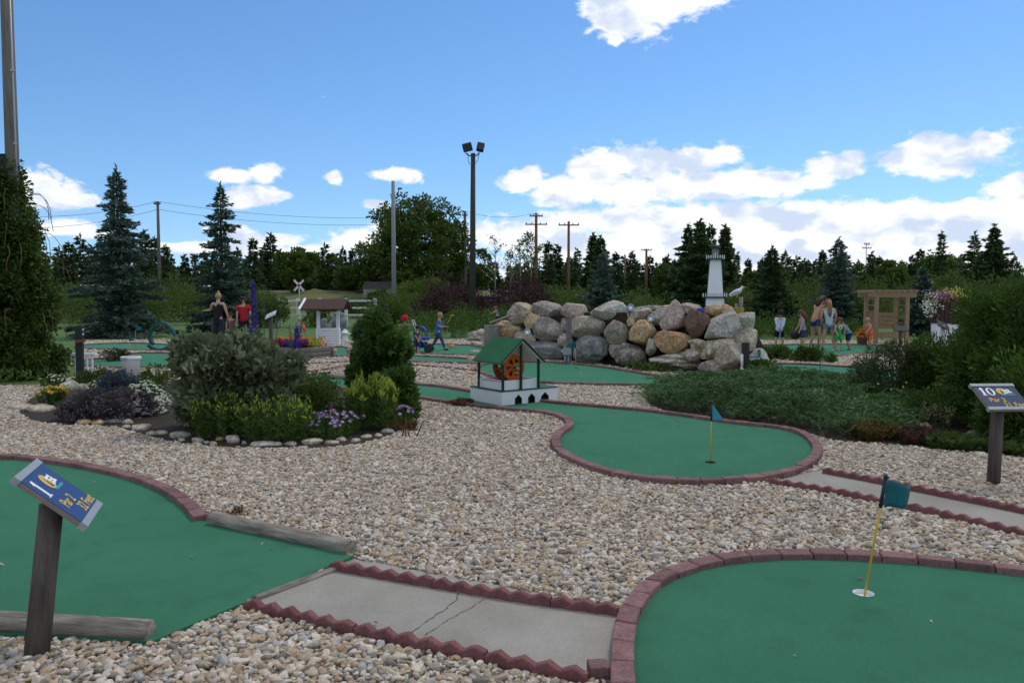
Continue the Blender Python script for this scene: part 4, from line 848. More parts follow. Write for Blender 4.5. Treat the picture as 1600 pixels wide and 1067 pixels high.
def clumpplant(name, label, px, py, w, top, n_st, bladeL, m, seed, budm=None, bud=(.035,.014), cat='flower', ry=.25, nb=3, lean=.18, tip='bud', tiph=.12, leafW=.014, per=26):
    c = G(px, py); s = c.y/F; r = w*s/2; c = Vector((c.x, c.y+ry, 0)); h = P(px, top, c.y).z; g = np.random.default_rng(seed); root = empty(name, c, label, cat)
    bx = g.uniform(-1,1,(n_st,2)); bx /= np.maximum(1, np.linalg.norm(bx,axis=1,keepdims=True)); base = np.zeros((n_st,3)); base[:,0] = c.x+bx[:,0]*r*.85; base[:,1] = c.y+bx[:,1]*ry; 
    H = h*g.uniform(.72,1.0,n_st)*(1-.25*(bx**2).sum(1)); tipv = base + np.stack([bx[:,0]*r*lean+g.normal(0,.02,n_st), bx[:,1]*.1-.02+g.normal(0,.02,n_st), H],1)
    t = g.uniform(.05,1,(n_st,per,1)); q = base[:,None]+(tipv-base)[:,None]*t; D = g.normal(0,1,(n_st,per,3)); D[:,:,2] = np.abs(D[:,:,2])*.5+.55
    V, Fq = leafV(q.reshape(-1,3), D.reshape(-1,3), bladeL*g.uniform(.6,1.2,n_st*per), leafW); npmesh('foliage', V, Fq, m, root)
    mb = MB()
    for i in range(0, n_st): mb.tube([base[i], tipv[i]], [.004,.002], 3, cap=False)
    mb.build('stem', stemm, root)
    if budm:
        if tip == 'bud':
            q = np.repeat(tipv,nb,0)+g.normal(0,.018,(n_st*nb,3)); D = g.normal(0,.35,q.shape)+np.array([0,0,1]); 
            VF = [leafV(q, D, bud[0]*g.uniform(.8,1.3,len(q)), bud[1], side=np.tile([[math.cos(a_),math.sin(a_),0]],(len(q),1))) for a_ in (0,1,2)]; V, Fq = join(*VF)
        elif tip == 'spike':
            K = nb; t = g.uniform(1-tiph,1.02,(n_st,K,1)); q = (base[:,None]+(tipv-base)[:,None]*t).reshape(-1,3); q += g.normal(0,bud[1]*.7,q.shape); V, Fq = leafV(q, g.normal(0,1,q.shape)+np.array([0,0,.4]), bud[0], bud[0]*.7)
        else:
            K = 7; a = np.tile(np.arange(K)*2*math.pi/K, n_st); q = np.repeat(tipv,K,0); nrm = np.repeat(unit(np.stack([bx[:,0]*.5,-.5+0*bx[:,0],.8+0*bx[:,0]],1)),K,0); t1 = unit(np.cross(nrm,[0,1.,0])); t2 = np.cross(nrm,t1)
            V, Fq = leafV(q, t1*np.cos(a)[:,None]+t2*np.sin(a)[:,None]+nrm*.2, bud[0], bud[1], side=nrm)
        npmesh('blossom', V, Fq, budm, root)
    return root
clumpplant('lily_clump', 'yellow green budded lilies in front of the grey green shrub, left clump', 338,690,88,612,60,.11,M_lily,401,M_bud,(.045,.014),ry=.22,nb=2)
clumpplant('lily_clump', 'yellow green budded lilies in front of the grey green shrub, right clump', 425,694,120,618,84,.11,M_lily,402,M_bud,(.045,.014),ry=.25,nb=2)
clumpplant('lily_clump', 'tall pale yellow budded lilies before the hop plant', 576,676,80,588,80,.12,M_lily,403,M_bud,(.075,.022),ry=.25,nb=4)
pbush('garden_shrub', 'airy green shrub between the lobed shrub and the pale lilies', 492,668,80,588, 24,110,.06,.022, M_wil, .14, 305, ry=.3, cat='shrub')
pbush('rose_bush', 'thin rose bush with small white and pink blooms behind the flower island', 462,640,110,565, 20,70,.05,.03, M_hop, .16, 306, ry=.4, fl=(M_whf,40,.02,'f'))
clumpplant('aster_clump', 'lilac and pink asters at the front of the flower island', 510,690,86,640,70,.06,M_hop,404,M_lil,(.026,.014),tip='f',ry=.25)
clumpplant('aster_clump', 'pink phlox cluster above the lilac asters', 528,668,40,618,30,.07,M_hop,405,M_pk,(.026,.014),tip='f',ry=.12)
clumpplant('aster_clump', 'small lilac flowers at the right end of the flower island', 622,664,34,632,26,.05,M_hop,406,M_lil,(.030,.016),tip='f',ry=.12)
clumpplant('sedum', 'reddish stems with yellow green leaves at the gravel edge', 628,676,44,655,34,.04,M_dryr,407,M_lily,(.03,.015),ry=.1,leafW=.012)
clumpplant('sedum', 'small rusty tuft against the kerb left of the water wheel house', 722,636,34,622,40,.05,M_dryr,408,ry=.1,leafW=.012)
pbush('lavender_mound', 'wide mauve flowering mound at the left of the flower island', 152,660,156,608, 90,260,.040,.011, M_lav, .12, 307, 'flower', ry=.55, flat=.6, fl=(M_mau,420,.013,'f'), stem=False)
clumpplant('salvia', 'violet blue salvia with upright spikes behind the mauve mound', 176,634,52,574,170,.06,M_hop,409,M_sal,(.024,.014),tip='spike',ry=.22,nb=26,tiph=.5)
pbush('white_flower_mound', 'mound of small white flowers beside the grey green shrub', 216,650,78,600, 20,110,.035,.016, M_lily, .12, 308, 'flower', ry=.35, fl=(M_whf,520,.022,'f'), stem=False)
pbush('white_flower_mound', 'sparse creamy flower tuft left of the salvia', 148,622,40,594, 10,60,.03,.015, M_lily, .09, 309, 'flower', ry=.2, fl=(M_whf,90,.02,'f'), stem=False)
clumpplant('marigold', 'yellow topped green clump near the left end of the island', 74,636,32,601,40,.08,M_lily,410,M_yel,(.034,.02),tip='f',ry=.15)
clumpplant('white_flower_tuft', 'small pale flowering tuft behind the yellow topped clump', 76,606,36,584,40,.05,M_vine,411,M_whf,(.02,.012),tip='f',ry=.15)
def spike(label, px, py, Y, top, w, m, seed, n_=700, name='delphinium', start=.45):
    x = GX(px, Y); h = P(px, top, Y).z; g = np.random.default_rng(seed); root = empty(name, (x,Y,0), label, 'flower'); t = g.uniform(start,1,n_); zlow = P(px, py, Y).z
    z = zlow+(h-zlow)*(t-start)/(1-start); r = w*Y/F/2*(1-((t-start)/(1-start))**1.5*.8)*(.75+.35*np.sin(t*47)); a = g.uniform(0,6.28,n_); q = np.stack([x+r*np.cos(a)*g.uniform(.5,1,n_), Y+r*np.sin(a), z],1)
    V, Fq = leafV(q, np.stack([np.cos(a),np.sin(a),0*a+.2],1)+g.normal(0,.4,(n_,3)), .022, .020); npmesh('blossom', V, Fq, m, root); MB().tube([(x,Y,0),(x,Y,h)], [.009,.004], 5).build('stem', stemm, root)
spike('very tall violet blue delphinium spike beside the person in red', 397, 540, 10.4, 442, 13, M_blu, 1, 900)
spike('violet blue delphinium spike drooping before the old planter box', 463, 552, 10.4, 512, 11, M_blu, 2, 420)
for i, (px, top) in enumerate(((412,470),(432,498),(452,505),(455,520),(330,498),(558,470),(563,500),(605,465),(575,480),(590,478),(600,490))): 
    x = GX(px, 10.6); h = P(px, top, 10.6).z; root = empty('seed_stalk', (x,10.6,0), 'thin grey green flower stalk rising from the flower island', 'flower', 'thin stalks rising from the flower island')
    g = np.random.default_rng(i); z = g.uniform(h*.5,h,90); q = np.stack([x+.012*g.normal(0,1,90),10.6+.012*g.normal(0,1,90),z],1); V, Fq = leafV(q, g.normal(0,1,(90,3)), .028, .012); npmesh('foliage', V, Fq, M_lav, root); MB().tube([(x,10.6,0),(x+.01,10.6,h)], [.006,.003], 4).build('stem', stemm, root)
for px, top, L_ in ((640,652,0),(634,650,1),(628,655,2),(650,655,3)):
    c = G(px, 684); h = P(px, top, c.y).z; tag(MB().tube([(c.x,c.y,0),(c.x+.03*(L_-1),c.y,h*.6),(c.x+.05*(L_-1),c.y,h)], [.008,.006,.004], 5).build('dry_stalk', mat('dry red stalk', (.10,.04,.025), .8), None, c), 'bare reddish stalk at the right tip of the flower island', 'plant', 'bare reddish stalks at the right tip of the flower island')
# red sprouts in the gravel
def tuft(label, px, py, w, top, m, n_, seed, L_=.04):
    c = G(px, py); g = np.random.default_rng(seed); r = w*c.y/F/2; h = P(px, top, c.y).z; q = np.stack([c.x+g.normal(0,r*.5,n_), c.y+g.normal(0,r*.4,n_), g.uniform(0,h,n_)],1); D = g.normal(0,.7,(n_,3))+np.array([0,0,.8]); V, Fq = leafV(q, D, L_, L_*.5); o = npmesh('sprout', V, Fq, m, None, c); tag(o, label, 'plant')
tuft('dark red sprouts in the gravel above the weathered log', 372, 806, 32, 794, M_dryr, 60, 1, .03); tuft('tiny reddish sprouts in gravel behind the nearest green', 1175, 860, 50, 853, M_dryr, 50, 2, .02)
# right bed
JP = [Vector(G(*p).to_2d()) for p in [(1010,632),(1028,606),(1080,600),(1160,598),(1260,601),(1360,606),(1400,628),(1425,660),(1410,682),(1380,688),(1330,688),(1292,686),(1262,674),(1220,668),(1150,660),(1080,651),(1040,643)]]
g = np.random.default_rng(31)
def sprays(poly, n_br, h, m, label):
    """juniper: arching branches carrying many small upright sprays"""
    g = np.random.default_rng(31); xs = [p[0] for p in poly]; ys = [p[1] for p in poly]; X = g.uniform(min(xs),max(xs),n_br*4); Y = g.uniform(min(ys),max(ys),n_br*4); k = inpoly(X,Y,poly); X, Y = X[k][:n_br], Y[k][:n_br]; n_ = len(X)
    dm = np.full(n_, 9.0)
    for a, b in zip(poly, poly[1:]+poly[:1]):
        bx, by = b[0]-a[0], b[1]-a[1]; t = np.clip(((X-a[0])*bx+(Y-a[1])*by)/(bx*bx+by*by),0,1); dm = np.minimum(dm, np.hypot(X-a[0]-t*bx, Y-a[1]-t*by))
    hh = h*np.clip((dm+.10)/.75,0,1)**.55*(.82+.22*np.sin(X*2.9)*np.sin(Y*2.3+1)+.12*np.sin(X*7+Y*5))
    ang = g.uniform(0,6.28,n_); L_ = g.uniform(.18,.38,n_); K = 34
    t = np.tile(np.linspace(0,1,K),(n_,1)); dx = np.cos(ang)[:,None]*L_[:,None]*t; dy = np.sin(ang)[:,None]*L_[:,None]*t
    px_ = X[:,None]+dx; py_ = Y[:,None]+dy; pz = (hh*g.uniform(.55,1,n_))[:,None]+.13*np.sin(t*2.2)-.03
    q = np.stack([px_,py_,np.maximum(pz,.02)],2).reshape(-1,3); hd = np.repeat(np.stack([np.cos(ang),np.sin(ang),np.full(n_,.25)],1),K,0); sd = np.stack([-hd[:,1],hd[:,0],0*hd[:,0]],1)
    D = hd*.9+sd*g.choice([-1,1],(len(q),1))*.7+g.normal(0,.25,q.shape)+np.array([0,0,.25]); V, Fq = leafV(q, D, .055*g.uniform(.6,1.3,len(q)), .013, fold=.3)
    root = empty('juniper', (float(np.mean(xs)), float(np.mean(ys)), 0), label, 'shrub'); npmesh('foliage', V, Fq, m, root)
    mb = MB(); c = Vector((float(np.mean(X)), float(np.mean(Y)), 0))
    for i in range(60): mb.tube([(X[i],Y[i],0),(X[i],Y[i],hh[i]*.6)], [.012,.006], 4)
    mb.build('stem', barkm, root)
sprays(JP, 3200, .27, M_jun, 'wide spreading blue green juniper carpet beside the long green')
def cedar(label, px, Y, w, top, seed, m=M_ced, n=60, ppc=260, L_=.075, ry=None, cr=.24, z0=0):
    x = GX(px, Y); s = Y/F; r = w*s/2; h = P(px, top, Y).z; return bush('cedar_shrub', label, 'shrub', (x,Y,0), r, h, n, ppc, L_, L_*.3, m, cr, group='cedar shrubs on the right', seed=seed, ry=ry, flat=1.25)
cedar('large dark cedar shrub at the right edge behind sign ten', 1615, 9.6, 250, 405, 501, n=100, ppc=330, ry=1.0)
cedar('cedar shrub top rising left of the large one', 1572, 11.5, 130, 432, 502, n=80, ppc=300, ry=.8)
cedar('low bushy cedar left of the large one', 1490, 11.2, 150, 532, 503, n=75, ppc=280, ry=.7)
cedar('low dark cedar at the right edge of the gravel', 1640, 8.6, 190, 560, 504, n=60, ppc=300, ry=.5)
pbush('potentilla_shrub', 'rounded green shrub with a few yellow blooms beside the juniper', 1420,640,165,527, 66,200,.035,.016, leafmat('potentilla leaves', [(.035,.060,.020),(.055,.085,.028),(.075,.11,.035)], .2, 2), .17, 310, ry=.7, fl=(M_yel,22,.02,'f'))
pbush('potentilla_shrub', 'dark green shrub filling behind sign ten and the low stones', 1500,668,130,600, 50,200,.045,.016, M_ced, .17, 311, ry=.6)
clumpplant('daylily', 'green clump topped with orange yellow blooms in the right bed', 1345,668,50,636,36,.09,M_lily,412,M_org,(.03,.018),tip='f',ry=.12)
clumpplant('daylily', 'rusty orange leaved clump along the right gravel edge', 1370,690,70,655,90,.06,leafmat('rusty mixed leaves', [(.10,.09,.02),(.20,.07,.02),(.06,.10,.02)], .2, 2),413,ry=.14)
clumpplant('heuchera', 'dark red leaved clump in the right bed', 1440,696,74,664,110,.05,leafmat('dark red mixed leaves', [(.12,.02,.03),(.05,.06,.02),(.16,.03,.04),(.04,.05,.02)], .2, 2),414,ry=.16)
clumpplant('green_edging_plant', 'low green clump at the right bed edge near sign ten', 1500,706,80,676,110,.06,M_vine,415,ry=.16)
clumpplant('green_edging_plant', 'low green clump right of sign ten post', 1580,712,50,690,70,.06,M_vine,416,ry=.14)
clumpplant('foxglove', 'tall straw coloured flower spikes before the dark cedar', 1470,678,54,618,12,.05,M_vine,417,leafmat('straw blossoms', [(.25,.20,.12),(.32,.26,.16)], .2, 2),(.022,.012),tip='spike',ry=.15,nb=26,tiph=.5,per=8)
# tufts round the wall
tuft('dark green tuft at the foot of the layered boulder', 1010, 581, 56, 568, M_vine, 900, 3, .06); tuft('low grass tuft under the electric box', 915, 571, 46, 565, M_vine, 300, 4, .05)
tuft('brown green grass mound at the right end of the wall', 1190, 588, 44, 566, M_lily, 900, 5, .09); tuft('dry tuft beside the low pink boulder', 1150, 588, 26, 574, M_dryr, 200, 6, .07)
pbush('low_shrub', 'low round green shrub left before the putting group', 1212,564,58,540, 18,140,.09,.025, M_lily, .15, 320, ry=.4); pbush('low_shrub', 'low round green shrub directly before the two women', 1270,567,46,541, 20,150,.08,.025, M_lily, .15, 321, ry=.4); pbush('low_shrub', 'smallest low shrub right of the round one', 1300,568,20,556, 8,100,.07,.02, M_lily, .1, 322, ry=.25)
pbush('low_shrub', 'rusty red low shrub beside the white bucket', 172,566,38,546, 14,110,.06,.02, leafmat('rusty shrub leaves', [(.10,.05,.03),(.06,.07,.02),(.07,.04,.03)], .2, 2), .15, 323, ry=.35); pbush('low_shrub', 'green low growth around the foot of the dark post', 140,606,60,578, 18,110,.06,.02, M_vine, .13, 324, ry=.3)
pbush('low_shrub', 'low green growth behind the white flower mound', 240,602,60,574, 14,90,.06,.02, M_lily, .12, 325, ry=.3)
# ---------------------------------------------------------------- flags
def flag(label, bpx, bpy_, tpx, tpy, size=1.0, m=flagm, kind='wave', pm=polem, side=1, Yoff=0):
    a = G(bpx, bpy_, .008); b = P(tpx, tpy, a.y+Yoff); d = (b-a).normalized(); Hh = (b-a).length
    root = empty('golf_flag', a, label, 'flag', 'golf hole flags')
    MB().tube([a, b - d*Hh*.02], .0065 if kind == 'wave' else .006, 8).build('pole', pm, root)
    fh = Hh*.24 if kind == 'wave' else Hh*.30; fw = .155*size*side
    MB().tube([b-d*(fh+.01), b-d*.01], .010, 8).ball(b, .014, 8).build('sleeve', darkpole, root)
    V = []; nx, nz = 12, 6
    for j in range(nz+1):
        for i in range(nx+1):
            u, v = i/nx, j/nz
            if kind == 'wave':
                w_ = fw*(1-.10*v*v if True else 1); z = -v*fh*(.62 if False else 1)*(1-.32*u) - u*fh*(.30); p = b - d*.012 + Vector((u*w_, .022*math.sin(u*7)+.03*u, z))
            else:
                p = b - d*.012 + Vector((u*fw*.9, .02*u, -v*fh*(1-u) - u*fh*.95))
            V.append(p)
    o = npmesh('cloth', [tuple(v) for v in V], [(j*(nx+1)+i, j*(nx+1)+i+1, (j+1)*(nx+1)+i+1, (j+1)*(nx+1)+i) for j in range(nz) for i in range(nx)], m, root, smooth=True)
    so_ = o.modifiers.new('thick', 'SOLIDIFY'); so_.thickness = .002
flag('nearest teal flag on a leaning yellow pole in the lower right green', 1351, 930, 1384, 745)
lf = mat('light blue flag cloth', (.05,.26,.36), .7, .12, 8)
flag('light blue triangular flag in the bulb of the long green', 1110, 722, 1112, 628, .9, lf, 'tri')
flag('small teal flag at the foot of the boulder wall', 900, 575, 899, 533, 1.0, flagm, 'wave', side=-1)
flag('small teal flag near the boy in blue', 704, 545, 706, 519, 1.0, flagm, 'tri'); flag('small teal flag left of the loop ring', 211, 541, 212, 508, 1.1, flagm); flag('small teal flag above the white bucket', 203, 556, 202, 522, .9, flagm, 'tri')
a = G(1283, 596, .01); b = P(1277, 505, a.y); tag(MB().tube([a, b], .006, 6).build('flagstick', darkpole, None, a), 'thin dark flagless stick before the two women', 'flagstick')
# ---------------------------------------------------------------- signs
navym = mat('navy sign face', (.010,.024,.085), .45, .05); navy2 = mat('bright navy sign face', (.018,.050,.17), .45, .05)
goldm = mat('gold lettering', (.62,.42,.10), .5, .05); whitem = mat('white lettering', (.82,.82,.80), .5, .02); tealm = mat('teal emblem', (.03,.33,.38), .5, .05)
alum = mat('brushed aluminium strip', (.30,.33,.35), .5, .15, 30, metal=.2)
boardm = mat('dark sign board edge', (.03,.028,.028), .7, .2); bwood = mat('grey board edge', (.22,.19,.16), .8, .2)
postm = mat('weathered round post', (.055,.042,.036), .85, .4, 3, .9, 30, stretch=(7,7,.5), col2=(.14,.115,.10), contrast=1.4)
def textmesh(s, size, mtx, m, parent, name='lettering', xs=1.0, extr=.0008, shear=0):
    cu = bpy.data.curves.new('t', 'FONT'); cu.body = s; cu.size = size; cu.extrude = extr; cu.offset = size*.012; cu.shear = shear; ob = bpy.data.objects.new('t', cu); COL.objects.link(ob)
    me = bpy.data.meshes.new_from_object(ob.evaluated_get(bpy.context.evaluated_depsgraph_get())); bpy.data.objects.remove(ob); bpy.data.curves.remove(cu)
    me.transform(Matrix.Diagonal((xs, 1, 1, 1))); me.transform(mtx); me.materials.clear(); return link(name, me, m, parent)
def sign(label, foot, posttop_z, TL, w, h, num, feet, r, face, wd_, lab_r=None):
    """TL: world top left corner; w: width vector; h: height vector (down)"""
    W_ = w.length; H_ = h.length; wx = w.normalized(); hy = -h.normalized(); nz = wx.cross(hy)
    M4 = Matrix(((wx.x,hy.x,nz.x,TL.x),(wx.y,hy.y,nz.y,TL.y),(wx.z,hy.z,nz.z,TL.z),(0,0,0,1)))  # x along width, y up, origin TL
    root = empty('hole_sign', foot, label, 'sign', 'numbered hole signs on round posts')
    def lp(mb): mb.v = [tuple(M4 @ Vector(v)) for v in mb.v]; return mb
    ctr = M4 @ Vector((W_/2, -H_/2, -.03))
    pt = Vector((foot.x+(ctr.x-foot.x)*posttop_z, foot.y+(ctr.y-foot.y)*posttop_z, 0)); pt.z = TL.z - (nz.x*(pt.x-TL.x)+nz.y*(pt.y-TL.y))/nz.z - .075
    MB().tube([foot, foot.lerp(pt, .5), pt], [r, r*.98, r*.97], 20).build('post', postm, root)
    lp(MB().box((W_/2,-H_/2,-.014), (W_,H_,.022))).build('board', bwood, root, bevel=.002)
    lp(MB().box((W_/2,-H_/2,-.0015), (W_-.004,H_-.004,.003))).build('sign_face', face, root)
    for y in (-.016, -H_+.016): lp(MB().box((W_/2,y,.0025), (W_+.004,.034,.005)).box((-.004,y,-.012), (.008,.036,.034)).box((W_+.004,y,-.012), (.008,.036,.034))).build('metal_strip', alum, root, bevel=.001)
    T = lambda x, y, z=.0012: M4 @ Matrix.Translation((x, y, z))
    cap = H_*.30
    k = .9 if len(num) == 1 else .78
    # numeral drawn with slab serifs
    mb = MB(); x0 = W_*.10; yb = -H_*.46; st = cap*.20
    def rect(x1, y1, x2, y2): mb.box(((x1+x2)/2,(y1+y2)/2,.0012), (abs(x2-x1),abs(y2-y1),.0016))
    rect(x0+st*.6, yb, x0+st*1.6, yb+cap); rect(x0, yb, x0+st*2.2, yb+st*.35); mb.add([(x0+st*.6,yb+cap,.002),(x0,yb+cap*.80,.002),(x0,yb+cap*.70,.002),(x0+st*.6,yb+cap*.82,.002)], [(0,1,2,3)])
    if num == '10':
        xo = x0+st*2.7; nx = 28; a_, b_ = cap*.36, cap*.5; cx_, cy_ = xo+a_, yb+b_
        V = []; 
        for i in range(nx): t = 2*math.pi*i/nx; V += [(cx_+a_*math.cos(t), cy_+b_*math.sin(t), .002), (cx_+a_*.45*math.cos(t), cy_+b_*.84*math.sin(t), .002)]
        mb.add(V, [(2*i, (2*i+2) % (2*nx), (2*i+3) % (2*nx), 2*i+1) for i in range(nx)])
    lp(mb).build('lettering', whitem, root)
    # emblem: ochre disc with a dark tree, white shapes and a teal bar
    ex, ey, er = W_*(.60 if num == '10' else .52), -H_*.30, H_*.13; mb = MB(); V = [(ex+er*1.0*math.cos(t*math.pi/12), ey+er*math.sin(t*math.pi/12), .0016) for t in range(24)]; mb.add(V, [tuple(range(24))]); em = lp(mb).build('emblem', goldm, root)
    mb = MB(); 
    for i in range(6): t = i/5; mb.add([(ex-er*.35*(1-t)-.001,ey-er*.7+er*1.2*t,.0021),(ex+er*.35*(1-t)+.001,ey-er*.7+er*1.2*t,.0021),(ex,ey-er*.7+er*1.2*t+er*.35,.0021)], [(0,1,2)])
    lp(mb).build('tree_mark', mat('dark brown print', (.08,.05,.02), .6), em)
    mb = MB(); mb.box((ex+er*1.0,ey-er*1.05,.0017), (er*2.6,er*.28,.001)); lp(mb).build('teal_bar', tealm, em)
    mb = MB()
    for dx, dy, sx_, sy_, rz in ((.9,.35,1.3,.28,.1),(1.0,-.05,.9,.26,-.1),(1.35,-.4,1.4,.26,0),(1.6,.15,.3,.9,.2),(.75,-.55,.8,.22,0)): mb.box((ex+er*dx,ey+er*dy,.0023), (er*sx_,er*sy_,.001), rz)
    lp(mb).build('white_mark', whitem, em)
    textmesh('Par 2', H_*.21, T(W_*.16, -H_*.70), goldm, root, shear=.0); textmesh(feet+' Feet', H_*.21, T(W_*.42, -H_*.88), goldm, root)
    return root
# sign one
foot = G(57, 1026); Y0 = 3.42; TL = P(22, 745, 3.35)
w1 = Vector((-.13, .37, 0)); w1v = w1; h1 = Vector((.262, .092, -.245)); h1 = h1 - w1*(h1.dot(w1)/w1.dot(w1))
def fit(TL, corners):
    pass
sign('navy sign reading 1, Par 2, 32 Feet on a round post by the left green', foot, .8, TL, w1, h1, '1', '32', .052, navy2, None)
foot = G(1552, 758); TL = P(1516, 600, 6.75); w2 = Vector((.372, .02, 0)); h2 = Vector((.0,-.27,-.185)); h2 = h2 - w2*(h2.dot(w2)/w2.dot(w2))
sign('navy sign reading 10, Par 2, 31 Feet on a round post at the right edge', foot, .5, TL, w2, h2, '10', '31', .052, navym, None)
# ---------------------------------------------------------------- water wheel house
whp = mat('white painted plywood', (.74,.75,.76), .6, .06, 3); grn = mat('dark green painted timber', (.006,.035,.022), .5, .2); groof = mat('bright green roof paint', (.007,.098,.024), .6, .15, 5); org = mat('orange painted wood', (.52,.11,.012), .6, .15, 6); redt = mat('dull red trim', (.25,.06,.06), .7, .15)
A0 = G(784, 634, TURFZ); A0.z = 0; ex_ = (G(869.4, 625.5, TURFZ) - A0); ey_ = (G(734.8, 625.5) - A0); LX, LY = 1.04, .84
ex_ = ex_.normalized(); ey_ = Vector((-ex_.y, ex_.x, 0))
HM = Matrix(((ex_.x,ey_.x,0,A0.x),(ex_.y,ey_.y,0,A0.y),(0,0,1,0),(0,0,0,1)))
hr = empty('water_wheel_house', A0, 'white and green miniature water wheel house standing across the long green', 'mini golf obstacle')
def hb(mb, name, m, par=hr, **k): mb.v = [tuple(HM @ Vector(v)) for v in mb.v]; return mb.build(name, m, par, **k)
Zb = .225; t = .018; z0 = TURFZ+.001
# front wall with three pointed arches
ar = [(.30,.125),(.545,.125),(.80,.14)]; mb = MB()
def archwall(mb, y0, y1):
    xs = [0] + [v for a, w_ in ar for v in (a-w_/2, a+w_/2)] + [LX]
    for i in range(0, len(xs), 2): mb.box(((xs[i]+xs[i+1])/2,(y0+y1)/2,(z0+Zb)/2), (xs[i+1]-xs[i], y1-y0, Zb-z0))
    for a, w_ in ar:
        zs = z0+.085; zp = z0+.145
        for y in (y0, y1):
            pass
        V = []
        for y in (y0, y1): V += [(a-w_/2,y,zs),(a,y,zp),(a+w_/2,y,zs),(a+w_/2,y,Zb),(a-w_/2,y,Zb)]
        mb.add(V, [(0,1,4),(1,2,3),(1,3,4),(5,9,6),(6,8,7),(6,9,8),(0,5,6,1),(1,6,7,2),(3,8,9,4)])
archwall(mb, 0, t); archwall(mb, LY-t, LY); mb.box((t/2,LY/2,(z0+Zb)/2), (t,LY-2*t,Zb-z0)); mb.box((LX-t/2,LY/2,(z0+Zb)/2), (t,LY-2*t,Zb-z0)); hb(mb, 'base_wall', whp)
for a, w_ in ar:
    mb = MB(); zs, zp = z0+.085, z0+.145; o_ = [(a-w_/2,z0),(a-w_/2,zs),(a,zp),(a+w_/2,zs),(a+w_/2,z0)]; k = .012; i_ = [(a-w_/2+k,z0),(a-w_/2+k,zs-k*.3),(a,zp-k*1.3),(a+w_/2-k,zs-k*.3),(a+w_/2-k,z0)]
    V = [(x,-.006,z) for x, z in o_]+[(x,-.006,z) for x, z in i_]+[(x,.03,z) for x, z in o_]+[(x,.03,z) for x, z in i_]
    fs = []
    for q in range(4): fs += [(q,q+1,5+q+1,5+q),(10+q,15+q,15+q+1,10+q+1),(q,10+q,10+q+1,q+1),(5+q,5+q+1,15+q+1,15+q)]
    mb.add(V, fs); hb(mb, 'arch_trim', grn)
hb(MB().box((LX/2,LY/2,(z0+Zb)/2+.0), (LX-.06, LY-.10, Zb-z0-.04)), 'arch_shade_block', mat('black arch shade', (.008,.012,.01), .9))  # added black block, paints in the shade inside the arches
hb(MB().box((LX/2,LY/2,Zb+.008), (LX+.02,LY+.02,.016)), 'deck', mat('dark green deck paint', (.010,.085,.030), .6, .15, 5), bevel=.002)
# posts
px0, px1, py0, py1 = .04, LX-.42+.08, .03, LY-.22
px1 = .70; py1 = .66
zp0 = Zb+.016; eave = .70; ridge = .98
for x, y, zt in ((px0,py0,eave),(px1,py0,eave),(px0,py1,eave),(px1,py1,eave),((px0+px1)/2,py0,ridge-.05),((px0+px1)/2,py1,ridge-.05)): hb(MB().box((x,y,(zp0+zt)/2), (.032,.032,zt-zp0)), 'post', grn, bevel=.002)
# inner white trough walls and red lip
wt = .015; zh = zp0+.14
mb = MB(); 
mb.box(((px0+px1)/2,py0+.03,(zp0+zh)/2), (px1-px0,wt,zh-zp0)); mb.box((px0+.03,(py0+py1)/2,(zp0+zh)/2), (wt,py1-py0-.08,zh-zp0)); mb.box((px1-.0,(py0+py1)/2,(zp0+zh)/2), (wt,py1-py0-.08,zh-zp0)); mb.box(((px0+px1)/2,py1-.03,(zp0+zh)/2), (px1-px0,wt,zh-zp0)); hb(mb, 'trough', whp)
hb(MB().box(((px0+px1)/2,(py0+py1)/2,zh-.02), (px1-px0-.04,py1-py0-.09,.01)), 'trough_floor', redt)
# wheel
wc = Vector(((px0+px1)/2, (py0+py1)/2, zh+.17)); wr = .20; dep = .26
wroot = empty('water_wheel', HM @ wc); wroot.parent = hr; wroot.location = (HM @ wc) - A0
for yy in (-dep/2, dep/2):
    mb = MB(); n_ = 40; holes = 6
    # disc with teardrop holes: ring + hub + spokes
    def annulus(r0, r1, th=.012):
        V = []
        for i in range(n_):
            t_ = 2*math.pi*i/n_; c_, s_ = math.cos(t_), math.sin(t_)
            for r_, y_ in ((r0,-th/2),(r1,-th/2),(r1,th/2),(r0,th/2)): V.append((wc.x+r_*c_, wc.y+yy+y_, wc.z+r_*s_))
        mb.add(V, [(4*i+k, 4*((i+1) % n_)+k, 4*((i+1) % n_)+(k+1) % 4, 4*i+(k+1) % 4) for i in range(n_) for k in range(4)])
    annulus(.135, wr); annulus(.0005, .045)
    for q in range(holes):
        t_ = 2*math.pi*(q+.5)/holes; wv = .85
        a0_, a1_ = t_-.30, t_+.30; V = []
        for rr_, (u, v) in ((.040,(a0_-.1,a1_+.1)),(.085,(t_-.20,t_+.20)),(.137,(t_-.27,t_+.27))):
            for aa in (u, v):
                for y_ in (-.0055,.0055): V.append((wc.x+rr_*math.cos(aa), wc.y+yy+y_, wc.z+rr_*math.sin(aa)))
        mb.add(V, [(0,2,6,4),(4,6,10,8),(1,5,7,3),(5,9,11,7),(0,4,5,1),(4,8,9,5),(2,3,7,6),(6,7,11,10)])
    hb(mb, 'wheel_disc', org, wroot)
mb = MB()
for i in range(14):
    t_ = 2*math.pi*i/14; m3 = Matrix.Rotation(-t_, 3, 'Y'); mb.box(wc + m3 @ Vector((wr-.035,0,0)), (.07,dep-.02,.008), mtx=m3)
hb(mb, 'paddle', mat('dark orange wood', (.24,.055,.012), .7, .2), wroot); hb(MB().tube([(wc.x,wc.y-dep/2-.06,wc.z),(wc.x,wc.y+dep/2+.06,wc.z)], .012, 8), 'axle', grn, wroot)
